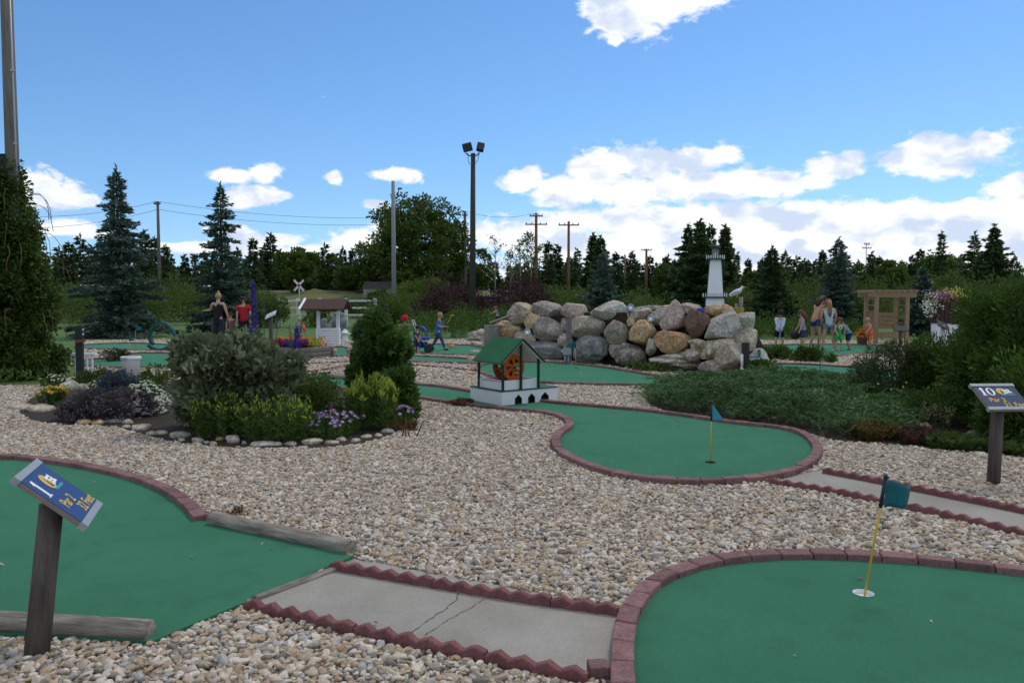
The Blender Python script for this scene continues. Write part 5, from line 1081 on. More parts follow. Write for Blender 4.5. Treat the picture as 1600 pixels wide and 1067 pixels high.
# roof: ridge along y
xm = (px0+px1)/2; ov = .075; oy = .06
def slab(p0, p1, p2, p3, th):
    n_ = (Vector(p1)-Vector(p0)).cross(Vector(p3)-Vector(p0)).normalized()*th; V = [Vector(p) for p in (p0,p1,p2,p3)]; V += [v-n_ for v in V]; return MB().add(V, [(0,1,2,3),(7,6,5,4),(0,4,5,1),(1,5,6,2),(2,6,7,3),(3,7,4,0)])
sl_ = (ridge-eave)/(xm-px0); ze = eave - ov*sl_
hb(slab((px0-ov,py0-oy,ze),(xm,py0-oy,ridge),(xm,py1+oy,ridge),(px0-ov,py1+oy,ze), -.018), 'roof_panel', groof); hb(slab((xm+.001,py0-oy,ridge),(px1+ov,py0-oy,ze),(px1+ov,py1+oy,ze),(xm+.001,py1+oy,ridge), -.018), 'roof_panel', groof)
hb(slab((px0-ov+.02,py0-oy+.01,ze-.004),(xm,py0-oy+.01,ridge-.021),(xm,py1+oy-.01,ridge-.021),(px0-ov+.02,py1+oy-.01,ze-.004), .006), 'soffit', whp); hb(slab((xm,py0-oy+.01,ridge-.021),(px1+ov-.02,py0-oy+.01,ze-.004),(px1+ov-.02,py1+oy-.01,ze-.004),(xm,py1+oy-.01,ridge-.021), .006), 'soffit', whp)
for x0_, x1_, z0_, z1_ in ((px0-ov, xm, ze, ridge), (px1+ov, xm, ze, ridge)): hb(MB().tube([(x0_,py0-oy-.004,z0_+.004),(x1_,py0-oy-.004,z1_+.006)], .014, 4, smooth=False), 'gable_trim', grn)
# ---------------------------------------------------------------- lighthouse
Y = 17.9; c = P(1117, 475, Y); bz = c.z-.05; k = Y/F; lr = empty('lighthouse', (c.x, Y, bz), 'white tapered model lighthouse standing on the boulder wall', 'model lighthouse')
ltm = mat('white lighthouse siding', (.78,.80,.82), .6, .05, 3); tg = mat('dark teal trim', (.008,.06,.055), .5, .15); gl = bpy.data.materials.new('lantern glass'); gl.use_nodes = True; gb = gl.node_tree.nodes['Principled BSDF']; gb.inputs['Base Color'].default_value = (.5,.52,.5,1); gb.inputs['Roughness'].default_value = .1; gb.inputs['Alpha'].default_value = .35
rot = R(-14)
def frust(z0_, z1_, w0, w1):
    V = []
    for z, w_ in ((z0_,w0),(z1_,w1)):
        for a_, b_ in ((-1,-1),(1,-1),(1,1),(-1,1)): v = Matrix.Rotation(rot,3,'Z') @ Vector((a_*w_/2,b_*w_/2,0)); V.append((c.x+v.x, Y+v.y, z))
    return MB().add(V, [(0,3,2,1),(4,5,6,7),(0,1,5,4),(1,2,6,5),(2,3,7,6),(3,0,4,7)]), V
zA = bz; zB = P(1117,464.5,Y).z; zC = P(1117,406,Y).z; zD = P(1117,388,Y).z; zE = P(1117,381,Y).z
mb, V0 = frust(zA, zB, .43, .41); mb.build('base', ltm, lr); mb, V1 = frust(zB+.012, zC, .37, .255); mb.build('tower', ltm, lr)
for V_ in (V0, V1):
    for q in range(4): MB().tube([Vector(V_[q]), Vector(V_[q+4])], .008, 6).build('corner_trim', tg, lr)
def gallery(z, w_, hgt, n_):
    mb = MB(); mb.box((c.x,Y,z), (w_,w_,.03), rot); mb.build('gallery_floor', tg, lr)
    mb = MB(); 
    for s_ in range(4):
        for i in range(n_):
            u = -w_/2 + w_*i/n_; v = Matrix.Rotation(rot+s_*math.pi/2,3,'Z') @ Vector((u,-w_/2+.01,0)); mb.box((c.x+v.x,Y+v.y,z+hgt/2), (.018,.012,hgt), rot+s_*math.pi/2)
    g_ = mb.build('railing', ltm, lr); mb = MB()
    for s_ in range(4):
        a_, b_ = [Matrix.Rotation(rot+s_*math.pi/2,3,'Z') @ Vector((e*w_/2,-w_/2+.01,0)) for e in (-1,1)]; mb.tube([(c.x+a_.x,Y+a_.y,z+hgt*.75),(c.x+b_.x,Y+b_.y,z+hgt*.75)], .006, 4)
    mb.build('hand_rail', tg, g_)
gallery(zB, .53, .09, 9); gallery(zC+.01, .40, .09, 8)
MB().lathe([(.075,zC+.02),(.075,zD)], (c.x,Y,0), 8, smooth=False).build('lantern_glass', gl, lr)
MB().lathe([(.0,zC+.02),(.035,zC+.02),(.04,zC+.16),(.0,zC+.17)], (c.x,Y,0), 10).build('lamp', mat('frosted bulb', (.7,.7,.68), .3), lr)
mb = MB(); 
for q in range(8): t_ = q*math.pi/4; mb.tube([(c.x+.078*math.cos(t_),Y+.078*math.sin(t_),zC+.02),(c.x+.078*math.cos(t_),Y+.078*math.sin(t_),zD)], .006, 4)
mb.build('lantern_frame', darkpole, lr)
MB().lathe([(.11,zD-.005),(.115,zD+.015),(.07,zD+.06),(.03,zD+.09),(.012,zD+.10),(.012,zE+.03),(.02,zE+.045),(0,zE+.06)], (c.x,Y,0), 16).build('lantern_roof', mat('black lantern roof', (.02,.02,.022), .4), lr)
# ---------------------------------------------------------------- seagull on piling
Yg = 17.2; s_ = Yg/F; pb = P(1155, 490, Yg); pile = empty('piling', (pb.x,Yg,pb.z-.03), 'pair of grey wooden piles wrapped with a yellow band on the beige boulder', 'piling')
MB().tube([(pb.x+.03,Yg,pb.z-.03),(pb.x+.035,Yg,P(0,464,Yg).z)], .045, 12).build('post', woodg, pile); MB().tube([(pb.x-.06,Yg+.02,pb.z-.03),(pb.x-.055,Yg+.02,P(0,474,Yg).z)], .042, 12).build('post', woodg, pile)
mb = MB(); 
for i in range(4): z = P(0,489-2.4*i,Yg).z; mb.tube([(pb.x+.105*math.cos(a_)-.01, Yg+.06*math.sin(a_)+.01, z) for a_ in np.linspace(0,2*math.pi,17)], .016, 6, cap=False)
mb.build('rope_band', mat('yellow rope', (.42,.33,.06), .8, .2), pile); MB().box((pb.x,Yg,pb.z-.03), (.26,.2,.025)).build('base_plate', darkpole, pile)
gz = P(1151, 458, Yg); gr = empty('seagull_figure', (gz.x, Yg, gz.z-.08), 'white seagull figure with a yellow beak facing right on the taller pile', 'bird figure')
def skinmesh(name, verts, edges, radii, m, parent, sub=2, root=0, rfac=1.0):
    me = bpy.data.meshes.new(name); me.from_pydata([tuple(v) for v in verts], edges, []); o = link(name, me, m, parent)
    md = o.modifiers.new('skin', 'SKIN'); md.use_smooth_shade = True; md.branch_smoothing = .4
    sv = me.skin_vertices[0].data
    for i, r_ in enumerate(radii): sv[i].radius = (r_[0]*rfac, r_[1]*rfac) if hasattr(r_, '__len__') else (r_*rfac, r_*rfac); sv[i].use_root = (i == root)
    if sub: sb = o.modifiers.new('sub', 'SUBSURF'); sb.levels = sub; sb.render_levels = sub
    return o
q = [(-.16,0,-.06),(-.09,0,-.02),(.0,0,.02),(.07,0,.06),(.105,0,.11),(.125,0,.135),(.15,0,.135)]
skinmesh('body', [(gz.x+a, Yg+b, gz.z+c_) for a, b, c_ in q], [(i,i+1) for i in range(6)], [(.012,.03),(.035,.05),(.06,.065),(.045,.045),(.03,.03),(.032,.03),(.022,.02)], mat('white bird paint', (.72,.73,.73), .5, .04), gr, root=2)
MB().tube([(gz.x+.16,Yg,gz.z+.133),(gz.x+.205,Yg,gz.z+.118)], [.014,.004], 6).build('beak', mat('yellow beak paint', (.75,.5,.03), .5), gr)
for sgn in (-1, 1): MB().ball((gz.x-.04,Yg+sgn*.052,gz.z+.005), (.11,.014,.045), 10, Matrix.Rotation(R(-22),3,'Y')).build('wing', mat('pale grey wing paint', (.42,.45,.48), .5, .05), gr); MB().ball((gz.x+.135,Yg+sgn*.028,gz.z+.145), .006, 6).build('eye', darkpole, gr)
for dy in (-.015,.015): MB().tube([(gz.x+.01,Yg+dy,gz.z-.03),(gz.x+.012,Yg+dy,gz.z-.10)], .005, 5).build('leg', mat('yellow beak paint', (.75,.5,.03), .5), gr)
# ---------------------------------------------------------------- posts, boxes, small lamps by the wall
def obj1(mb, name, m, label, cat, loc, group=None, bevel=0): return tag(mb.build(name, m, None, loc, bevel=bevel), label, cat, group)
pgrey = mat('grey weathered square post', (.13,.125,.11), .9, .25, 4, .5, 20, stretch=(5,5,.6), col2=(.22,.21,.19))
a = G(889, 570); er_ = empty('electric_box', (a.x,a.y,0), 'grey electric box on conduits fixed to a square wooden post before the wall', 'electric box'); zt = P(889,499,a.y).z
MB().box((a.x,a.y+.06,zt/2), (.13,.10,zt)).build('post', pgrey, er_, bevel=.006); bz_ = P(884,549,a.y-.05).z
MB().box((a.x-.05,a.y-.05,bz_), (.20,.10,.17)).build('housing', mat('grey box enamel', (.30,.34,.36), .5, .05), er_, bevel=.008); mb = MB()
for dx in (-.10,-.02): mb.tube([(a.x+dx,a.y-.05,0),(a.x+dx,a.y-.05,bz_-.08)], .022, 8)
mb.tube([(a.x-.10,a.y-.05,bz_+.08),(a.x-.10,a.y-.05,bz_+.15)], .02, 8).build('conduit', mat('grey box enamel', (.30,.34,.36), .5, .05), er_)
MB().box((a.x-.17,a.y-.05,bz_+.01), (.05,.05,.05)).build('outlet_cover', mat('cream plastic', (.6,.55,.35), .5), er_, bevel=.004); MB().tube([(a.x-.15,a.y-.04,.02),(a.x-.25,a.y-.02,.01),(a.x-.32,a.y+.06,.03),(a.x-.22,a.y+.1,.05)], .01, 6).build('cable', darkpole, er_)
a = G(1164, 588); zt = P(1164,535,a.y).z; dkp = empty('dark_post', (a.x,a.y,0), 'dark square post with a teal shelf at the right end of the wall', 'post')
MB().box((a.x,a.y,zt/2), (.13,.12,zt)).build('post', mat('dark stained timber', (.045,.037,.035), .8, .25, 4, stretch=(5,5,.5)), dkp, bevel=.005); zb = P(1175,557,a.y).z
mb = MB().box((a.x+.17,a.y-.02,zb), (.22,.16,.025)); mb.box((a.x+.275,a.y-.02,zb+.06), (.02,.14,.16)); mb.build('shelf', mat('teal painted shelf', (.05,.17,.17), .6, .1), dkp, bevel=.004)
pp = empty('water_pipe', (a.x-.10,a.y-.14,0), 'white plastic water pipe beside the dark post', 'pipe'); MB().tube([(a.x-.105,a.y-.13,P(0,573,a.y).z),(a.x-.105,a.y-.13,P(0,554,a.y).z)], .026, 10).ball((a.x-.105,a.y-.13,P(0,554,a.y).z), .027, 8).build('upper_pipe', whitep, pp)
MB().tube([(a.x-.13,a.y-.15,P(0,574,a.y).z),(a.x-.07,a.y-.15,P(0,577,a.y).z),(a.x-.065,a.y-.15,.0)], .024, 10).build('lower_pipe', whitep, pp)
def spot(label, px, py, Y):
    p = P(px, py, Y); r_ = empty('spotlight', p-Vector((0,0,.08)), label, 'spotlight', 'small spotlights on the boulder wall'); ax = Matrix.Rotation(R(70),3,'X') @ Matrix.Rotation(R(20),3,'Y')
    MB().lathe([(.0,-.10),(.035,-.10),(.05,-.03),(.075,.05),(.08,.06),(.07,.055),(.0,.03)], p, 14, ax).build('shade', mat('grey lamp enamel', (.32,.36,.42), .35, .05, metal=.3), r_); MB().tube([p-Vector((0,-.03,.10)), p+Vector((0,.03,0))], .012, 6).build('bracket', darkpole, r_); MB().ball(p+Vector((0,-.045,-.02)), .05, 10).build('bulb', mat('lamp glass', (.75,.77,.78), .2), r_)
spot('small silver spotlight behind the green roof', 823, 519, 17.7); spot('small blue grey spotlight above the middle of the wall', 984, 481, 17.4); spot('small silver spotlight between the mottled and beige boulders', 1015, 498, 17.2)
p = P(1098, 485, 17.4); obj1(MB().box(p, (.20,.16,.06)).box(p+Vector((0,0,.035)), (.22,.18,.015)), 'tray', mat('bright blue plastic', (.02,.10,.50), .4), 'bright blue plastic tray among the boulders below the lighthouse', 'tray', p, bevel=.006)
# pirate like plank and stump left
woodt = mat('bleached plank', (.28,.24,.20), .85, .25, 4, .4, 20, col2=(.42,.37,.31), stretch=(1,4,4))
a, b = P(767,504,20.2), P(801,492,19.6); mt = (b-a).to_track_quat('X','Z').to_matrix(); obj1(MB().box((a+b)/2, ((b-a).length,.12,.04), mtx=mt), 'plank', woodt, 'bleached plank sloping up to the left end of the boulder wall', 'plank', (a+b)/2, bevel=.004)
a, b = P(778,500,20.4), P(799,506,20.0); mt = (b-a).to_track_quat('X','Z').to_matrix(); obj1(MB().box((a+b)/2, ((b-a).length,.08,.03), mtx=mt), 'plank', woodt, 'second thin plank below the sloping one', 'plank', (a+b)/2, bevel=.004)
a = P(771,533,20.4); obj1(MB().tube([(a.x,a.y,0),(a.x,a.y,P(771,508,20.4).z)], [.26,.24], 12), 'stump', pgrey, 'grey upright log stump under the sloping plank', 'stump', (a.x,a.y,0))
# ---------------------------------------------------------------- wishing well
a = G(509, 541); s_ = a.y/F; wr_ = empty('wishing_well', (a.x,a.y,0), 'white wishing well with a brown shingled roof beyond the planter box', 'wishing well'); wz = P(0,513,a.y).z; w_ = 37*s_
mb = MB(); n_ = 8
for k_ in range(7):
    z1, z2 = wz*k_/7, wz*(k_+1)/7-.012; pts = [(a.x+w_/2*1.06*math.cos(2*math.pi*(i+.5)/n_), a.y+w_*.5+w_/2*1.06*math.sin(2*math.pi*(i+.5)/n_)) for i in range(n_)]; mb.prism(pts, z1, z2)
mb.build('base', whp, wr_, bevel=.004); MB().prism([(a.x+w_*.46*math.cos(2*math.pi*(i+.5)/n_), a.y+w_*.5+w_*.46*math.sin(2*math.pi*(i+.5)/n_)) for i in range(n_)], 0, wz-.02).build('inner_core', mat('grey well interior', (.15,.15,.16), .9), wr_)
yc = a.y+w_*.5; pz = P(0,476,a.y).z
for dx in (-.42,.42): MB().box((a.x+dx*w_,yc,(wz+pz)/2-.02), (.10,.10,pz-wz+.06)).build('post', whp, wr_)
rf0, rf1 = P(476,482,yc), P(540,482,yc); rz_ = P(0,467,yc).z; rt = mat('brown shingles', (.07,.038,.030), .9, .25, 10, .5, 30)
xl = a.x-.60*w_; xr = a.x+.72*w_+.1; dd = .75
ez = rf0.z
V = [(xl-.28,yc-dd,ez),(xr,yc-dd,ez),(xr,yc,rz_),(xl-.28,yc,rz_),(xl-.28,yc+dd,ez),(xr,yc+dd,ez)]
V2 = [(x,y,z-.05) for x, y, z in V]; mb = MB(); mb.add(V+V2, [(0,1,2,3),(3,2,5,4),(9,8,7,6),(10,11,8,9),(0,6,7,1),(4,5,11,10),(0,3,9,6),(3,4,10,9),(1,7,8,2),(2,8,11,5)]); ro = mb.build('roof', rt, wr_)
for sg in (-1,1): MB().tube([(xl-.30,yc+sg*dd*1.05,ez-.02),(xl-.30,yc,rz_+.0)], .05, 4, smooth=False).build('bargeboard', whp, wr_)
MB().tube([(a.x-.42*w_,yc,pz-.14),(a.x+.42*w_,yc,pz-.14)], .10, 10).build('windlass', mat('dark windlass', (.03,.025,.025), .8), wr_)
# hydrant and statues
a = G(539, 533); s_ = a.y/F; r_ = empty('hydrant', (a.x,a.y,0), 'small white fire hydrant right of the wishing well', 'fire hydrant'); h = 19*s_
MB().lathe([(.0,0),(.16,0),(.16,.05),(.12,.06),(.12,h*.62),(.15,h*.64),(.15,h*.68),(.12,h*.72),(.09,h*.88),(.04,h*.93),(.04,h),(0,h)], (a.x,a.y,0), 14).build('body', whitep, r_)
for dx in (-1,1): MB().tube([(a.x+dx*.1,a.y,h*.52),(a.x+dx*.2,a.y,h*.52)], .055, 8).build('nozzle', whitep, r_)
stm = rockmat('grey carved stone', (.12,.13,.14), (.26,.27,.28))
a = P(530,530,a.y+1.2); zt = P(530,488,a.y).z; obj1(MB().lathe([(0,0),(.24,0),(.22,zt*.2),(.27,zt*.35),(.30,zt*.55),(.33,zt*.68),(.22,zt*.78),(.20,zt*.86),(.24,zt*.93),(.15,zt*.99),(0,zt)], (a.x,a.y,0), 14), 'carved_figure', stm, 'tall grey carved figure standing behind the wishing well', 'statue', (a.x,a.y,0))
a = P(507,530,a.y-1.6); zb_ = P(0,516,a.y).z; zt = P(0,497,a.y).z; h = zt-zb_; a = Vector((a.x,a.y,0)); obj1(MB().lathe([(0,zb_*0),(.13,0),(.13,zb_),(.17,zb_+h*.2),(.14,zb_+h*.5),(.09,zb_+h*.6),(.13,zb_+h*.8),(.08,zb_+h*.97),(0,zt)], a, 12), 'carved_figure', stm, 'small grey carved figure seen through the wishing well', 'statue', a)
# planter box of grey beams with flowers
a, b = G(488, 563), G(405, 560); z1 = P(0,544,a.y).z; pr_ = empty('planter_box', (a+b)/2, 'long planter box of grey weathered beams with red flowers', 'planter'); L_ = (a-b).length; dr = (a-b).normalized(); nn_ = Vector((-dr.y,dr.x,0)); nn_ = nn_ if nn_.y > 0 else -nn_; ctr = (a+b)/2
rzz = math.atan2(dr.y, dr.x)
for k_ in range(3):
    zz = z1*(k_+.5)/3; MB().box(ctr+Vector((0,0,zz)), (L_+.1*(k_ % 2),.11,z1/3-.012), rzz).build('beam', pgrey, pr_, bevel=.008); MB().box(ctr+nn_*.9+Vector((0,0,zz)), (L_+.1*(k_ % 2),.11,z1/3-.012), rzz).build('beam', pgrey, pr_, bevel=.008); MB().box(a+nn_*.45+Vector((0,0,zz))-dr*.06, (.11,.76,z1/3-.014), rzz).build('beam', pgrey, pr_, bevel=.008)
MB().box(ctr+nn_*.45+Vector((0,0,z1-.05)), (L_-.2,.76,.04), rzz).build('potting_soil', soilm, pr_)
g = np.random.default_rng(9)
for nm_, mm, lab, lo, hi_, cnt in (('petunia',M_red,'deep red flower mass filling the grey planter box',0,.86,900),('marigold',M_org,'row of orange flowers at the back of the grey planter box',.1,1,350),('pale_flower',M_bud,'pale yellow flower tuft at the right end of the planter box',.86,.98,120),('violet_flower',M_sal,'violet flowers along the front right of the planter box',.45,.85,220)):
    u = g.uniform(lo,hi_,cnt)*L_*.95; back = {'petunia':(.05,.5),'marigold':(.5,.85),'pale_flower':(.2,.6),'violet_flower':(.0,.2)}[nm_]; v = g.uniform(*back,cnt); q = np.array(b)[None]+np.array(dr)[None]*u[:,None]+np.array(nn_)[None]*v[:,None]; q[:,2] = z1-.03+g.uniform(0,.20,cnt)*(1.25 if nm_ == 'marigold' else 1)
    V, Fq = leafV(q, g.normal(0,1,q.shape)+np.array([0,-.3,.5]), .075, .06); tag(npmesh(nm_, V, Fq, mm, None, ctr), lab, 'flower', kind='stuff')
# dark post with bird house like block, white spindle stand, white tub
a = G(126, 596); zt = P(126,509,a.y).z; bp_ = empty('dark_post', (a.x,a.y,0), 'dark square post with two pale dots and a rust coloured wedge', 'post'); s_ = a.y/F
MB().box((a.x,a.y,zt/2), (10.5*s_,.08,zt)).build('post', mat('near black stained timber', (.018,.022,.024), .7, .2), bp_, bevel=.006)
for py in (515, 522): 
    p = P(130,py,a.y-.064); MB().box(p, (.028,.008,.028)).build('pale_dot', whitep, bp_)
p = P(126,533,a.y-.09); MB().box(p, (15*s_,.05,.055), mtx=Matrix.Rotation(R(-8),3,'Y')).build('wedge', mat('rusty wood', (.20,.06,.03), .8, .2), bp_, bevel=.006)
a = G(124, 590); Y = a.y+.35; zt = P(0,553.5,Y).z; tr_ = empty('spindle_stand', (GX(124,Y),Y,0), 'white stand with hanging turned spindles behind the dark post', 'stand')
x0, x1 = GX(99,Y), GX(149,Y); MB().box(((x0+x1)/2,Y,zt), (x1-x0,.10,.045)).build('top_bar', whitep, tr_, bevel=.006)
for px, py in ((108,570),(116,587),(134,587),(142,587)):
    x = GX(px,Y); zb = P(px,py,Y).z if px == 108 else 0.02; L_ = zt-zb; MB().lathe([(.028,zb),(.028,zb+L_*.1),(.016,zb+L_*.15),(.028,zb+L_*.35),(.016,zb+L_*.5),(.030,zb+L_*.65),(.018,zb+L_*.8),(.030,zb+L_*.9),(.030,zt-.02)], (x,Y,0), 10).build('spindle', whitep, tr_)
a = G(203, 588); Y = a.y+.1; s_ = Y/F; xx = GX(203,Y); zt = P(0,557.5,Y).z; tb = empty('tub', (xx,Y,0), 'white plastic tub with a rim standing behind the salvia', 'tub'); tw = 29*s_/2
MB().lathe([(0,.01),(tw*.74,.01),(tw*.92,zt-.05),(tw*.93,zt-.04)], (xx,Y,0), 24).build('body', mat('white weathered plastic', (.55,.58,.62), .5, .1, 5), tb); MB().lathe([(tw*.90,zt-.05),(tw*1.04,zt-.05),(tw*1.04,zt),(tw*.96,zt+.01),(tw*.9,zt)], (xx,Y,0), 24).build('rim', whitep, tb); MB().box((xx-.05,Y-tw*1.04,zt-.03), (.13,.03,.05)).build('handle', greym, tb, bevel=.004)
# loop ring
a = G(254, 547); Y = a.y; cz = P(0,525.5,Y).z; rr_ = 20.5*Y/F; cxr = GX(254,Y); q = [(cxr+rr_*math.cos(t_), Y+.30*(t_/(2*math.pi)-.5), cz+rr_*math.sin(t_)) for t_ in np.linspace(-math.pi/2-.9, 1.5*math.pi-.9, 49)]
mb = MB(); V = []
for i, p in enumerate(q):
    d_ = Vector((p[0]-cxr,0,p[2]-cz)).normalized(); 
    for e, y_ in ((.04,-.08),(.04,.08),(-.04,.08),(-.04,-.08)): V.append((p[0]+d_.x*e, p[1]+y_, max(.03, p[2]+d_.z*e)))
mb.add(V, [(4*i+k_, 4*i+4+k_, 4*i+4+(k_+1) % 4, 4*i+(k_+1) % 4) for i in range(48) for k_ in range(4)]); obj1(mb, 'loop_ring', mat('dark teal loop paint', (.010,.075,.065), .5, .15), 'dark teal upright ring obstacle on the far left green', 'mini golf obstacle', (cxr,Y,0))
# ---------------------------------------------------------------- arbor bench and barrel planter
tim = mat('fresh cedar timber', (.24,.155,.09), .8, .2, 5, .3, 20, col2=(.36,.25,.155), stretch=(4,4,.6))
Ya = 25.5; s_ = Ya/F; xa, xb = GX(1369,Ya), GX(1417,Ya); zt = P(0,464,Ya).z; ab = empty('arbor_bench', ((xa+xb)/2,Ya,0), 'timber garden arbor with a slatted bench beyond the potentilla shrub', 'arbor')
for x in (xa, xb):
    for y in (Ya, Ya+.75): MB().box((x,y,zt/2), (.11,.11,zt)).build('post', tim, ab, bevel=.006)
    mb = MB(); 
    for k_ in range(6): mb.box((x,Ya+.375,.55+k_*.2), (.03,.64,.03))
    mb.build('side_slats', tim, ab)
for y in (Ya-.03, Ya+.78): MB().box(((xa+xb)/2,y,zt+.07), (xb-xa+.55,.05,.16)).build('beam', tim, ab, bevel=.004)
for i in range(8): MB().box((xa-.2+i*(xb-xa+.4)/7,Ya+.375,zt+.19), (.045,1.2,.09)).build('rafter', tim, ab)
mb = MB(); 
for k_ in range(4): mb.box(((xa+xb)/2,Ya+.08+k_*.13,.46), (xb-xa-.11,.11,.03))
mb.build('seat', tim, ab); mb = MB()
for k_ in range(4): mb.box(((xa+xb)/2,Ya+.66,.62+k_*.14), (xb-xa-.11,.025,.12))
mb.build('backrest', tim, ab); MB().box(((xa+xb)/2,Ya+.03,.36), (xb-xa-.11,.03,.16)).build('apron', tim, ab)
p = P(1407,513,24.6); hs2 = empty('hole_sign', (p.x,24.6,0), 'small dark hole sign in front of the arbor bench', 'sign'); MB().box(p, (.42,.30,.03), mtx=Matrix.Rotation(R(35),3,'X')).build('board', boardm, hs2); MB().tube([(p.x,24.6,0),(p.x,24.6,p.z)], .05, 8).build('post', postm, hs2)
p = P(423,492,16.5); hs3 = empty('hole_sign', (p.x,16.5,0), 'small tilted pale topped hole sign beyond the delphinium', 'sign'); MB().box(p, (.22,.25,.025), mtx=Matrix.Rotation(R(-25),3,'Y') @ Matrix.Rotation(R(20),3,'X')).build('board', mat('pale sign face', (.5,.52,.55), .5), hs3); MB().tube([(p.x,16.5,0),(p.x,16.5,p.z)], .045, 8).build('post', postm, hs3)
p = P(1473,508,17.5); hs4 = empty('hole_sign', (p.x,17.5,0), 'small hole sign above the potentilla shrub before the barrel planter', 'sign'); MB().box(p, (.28,.25,.025), mtx=Matrix.Rotation(R(25),3,'Y') @ Matrix.Rotation(R(35),3,'X')).build('board', boardm, hs4); MB().tube([(p.x,17.5,0),(p.x,17.5,p.z)], .045, 8).build('post', mat('pale post', (.4,.4,.4), .8), hs4)
Yb = 22; s_ = Yb/F; x = GX(1477,Yb); z0_ = P(0,518,Yb).z; z1 = P(0,505,Yb).z; z2 = P(0,471,Yb).z; bpn = empty('barrel_planter', (x,Yb,0), 'dark slatted barrel planter on a white base above the shrubs at right', 'planter'); r_ = 20*s_
MB().lathe([(0,0),(r_*.98,0),(r_*.98,z1)], (x,Yb,0), 18, smooth=False).build('base', whp, bpn)
mb = MB()
for i in range(22): t_ = 2*math.pi*i/22; mb.box((x+r_*math.cos(t_)*1.03,Yb+r_*math.sin(t_)*1.03,(z1+z2)/2), (.03,r_*.26,z2-z1), t_)
mb.build('staves', mat('dark barrel staves', (.055,.028,.026), .8, .3), bpn); mb = MB()
for zz in (z1+.05, z1+.22, z2-.06): mb.lathe([(r_*1.07,zz-.025),(r_*1.08,zz),(r_*1.07,zz+.025)], (x,Yb,0), 22)
mb.build('hoop', mat('dark iron hoop', (.03,.022,.02), .6), bpn); MB().lathe([(r_,z2-.05),(0,z2-.04)], (x,Yb,0), 18).build('potting_soil', soilm, bpn)
for nm_, mm, dx, dz, cnt, lab in (('pink_petunia',M_pk,-.18,.05,380,'pink flowers at the left of the barrel planter'),('white_petunia',M_whf,-.40,-.16,300,'white flowers spilling over the left side of the barrel planter'),('yellow_flower',leafmat('pale yellow petals', [(.55,.48,.10),(.65,.58,.18)], .2),.16,.12,300,'yellow flowers at the right of the barrel planter'),('green_filler',M_lily,.0,.02,500,'green foliage filling the top of the barrel planter')):
    q = g.normal(0,1,(cnt,3))*np.array([.16 if nm_ != 'green_filler' else .30,.13,.07 if nm_ != 'white_petunia' else .16])+np.array([x+dx,Yb-.1,z2+.08+dz]); V, Fq = leafV(q, g.normal(0,1,q.shape), .07, .055); tag(npmesh(nm_, V, Fq, mm, None, (x+dx,Yb,z2)), lab, 'flower', kind='stuff')
x = GX(1348,26); tp = empty('flower_pot', (x,26,0), 'terracotta pot with flowers behind the child in orange', 'flower pot'); MB().lathe([(0,0),(.13,0),(.18,.28),(.20,.28),(.20,.34),(.17,.34),(0,.31)], (x,26,0), 16).build('pot', mat('terracotta', (.38,.16,.10), .85, .15), tp)
q = g.normal(0,1,(260,3))*np.array([.10,.10,.07])+np.array([x,26,.40]); V, Fq = leafV(q, g.normal(0,1,q.shape), .09, .06); npmesh('plant', V, Fq, M_org, tp)
# ---------------------------------------------------------------- light poles and power poles
a = P(739,530,35); zt = P(739,240,35).z; fp = empty('floodlight_pole', (a.x,35,0), 'tall dark pole carrying two floodlights in the centre', 'light pole'); MB().tube([(a.x-.03,35,0),(a.x+.03,35,zt)], [.16,.10], 14).build('pole', mat('dark wooden pole', (.05,.047,.040), .85, .3, 4, stretch=(5,5,.4)), fp)
MB().tube([(a.x-.30,35,zt+.02),(a.x-.15,35,zt-.10),(a.x+.22,35,zt-.08),(a.x+.30,35,zt+.04)], .03, 6).build('bracket', darkpole, fp)
for dx, ry_, rx_ in ((-.22,-14,18),(.36,12,-8)):
    m3 = Matrix.Rotation(R(ry_),3,'Y') @ Matrix.Rotation(R(rx_),3,'X'); p = Vector((a.x+dx,34.95,zt+.26)); f_ = MB().box(p, (.42 if dx < 0 else .32,.30,.36), mtx=m3).build('floodlight', mat('black floodlight housing', (.022,.022,.026), .45), fp, bevel=.03); MB().box(p+m3 @ Vector((0,-.155,0)), (.34 if dx < 0 else .25,.012,.28), mtx=m3).build('lens', mat('dark lens', (.05,.05,.05), .15), f_)
mb = MB(); mb.tube([(a.x-.2,35,zt),(a.x-.18,35,zt-.35),(a.x-.11,35,zt-.5)], .012, 5); mb.tube([(a.x+.3,35,zt),(a.x+.24,35,zt-.3),(a.x+.12,35,zt-.45)], .012, 5); mb.build('cable', darkpole, fp)
brownp = mat('brown power pole wood', (.17,.09,.045), .85, .2, 4, stretch=(5,5,.4)); greyp = mat('grey power pole wood', (.12,.105,.09), .85, .25, 4, stretch=(5,5,.4)); lightp = mat('pale metal pole', (.22,.235,.25), .6, .15)
TOPS = {}
def ppole(key, label, px, Y, top, r_, m, arms=(), lean=0, z0=0):
    x = GX(px, Y); zt = P(px, top, Y).z; rt_ = empty('utility_pole', (x,Y,z0), label, 'utility pole', 'utility poles'); xt = x+lean
    MB().tube([(x,Y,z0),(xt,Y,zt)], [r_*1.2,r_*.8], 10).build('pole', m, rt_); TOPS[key] = Vector((xt,Y,zt))
    for py, w_ in arms:
        z = P(px,py,Y).z; MB().box((xt,Y-.15,z), (w_*Y/F,.12,.13)).build('crossarm', m, rt_); mb = MB()
        for e in (-.46,-.2,.2,.46): mb.lathe([(.04,0),(.06,.1),(.02,.2),(0,.2)], (xt+e*w_*Y/F,Y-.15,z+.06), 6)
        mb.build('insulator', darkpole, rt_)
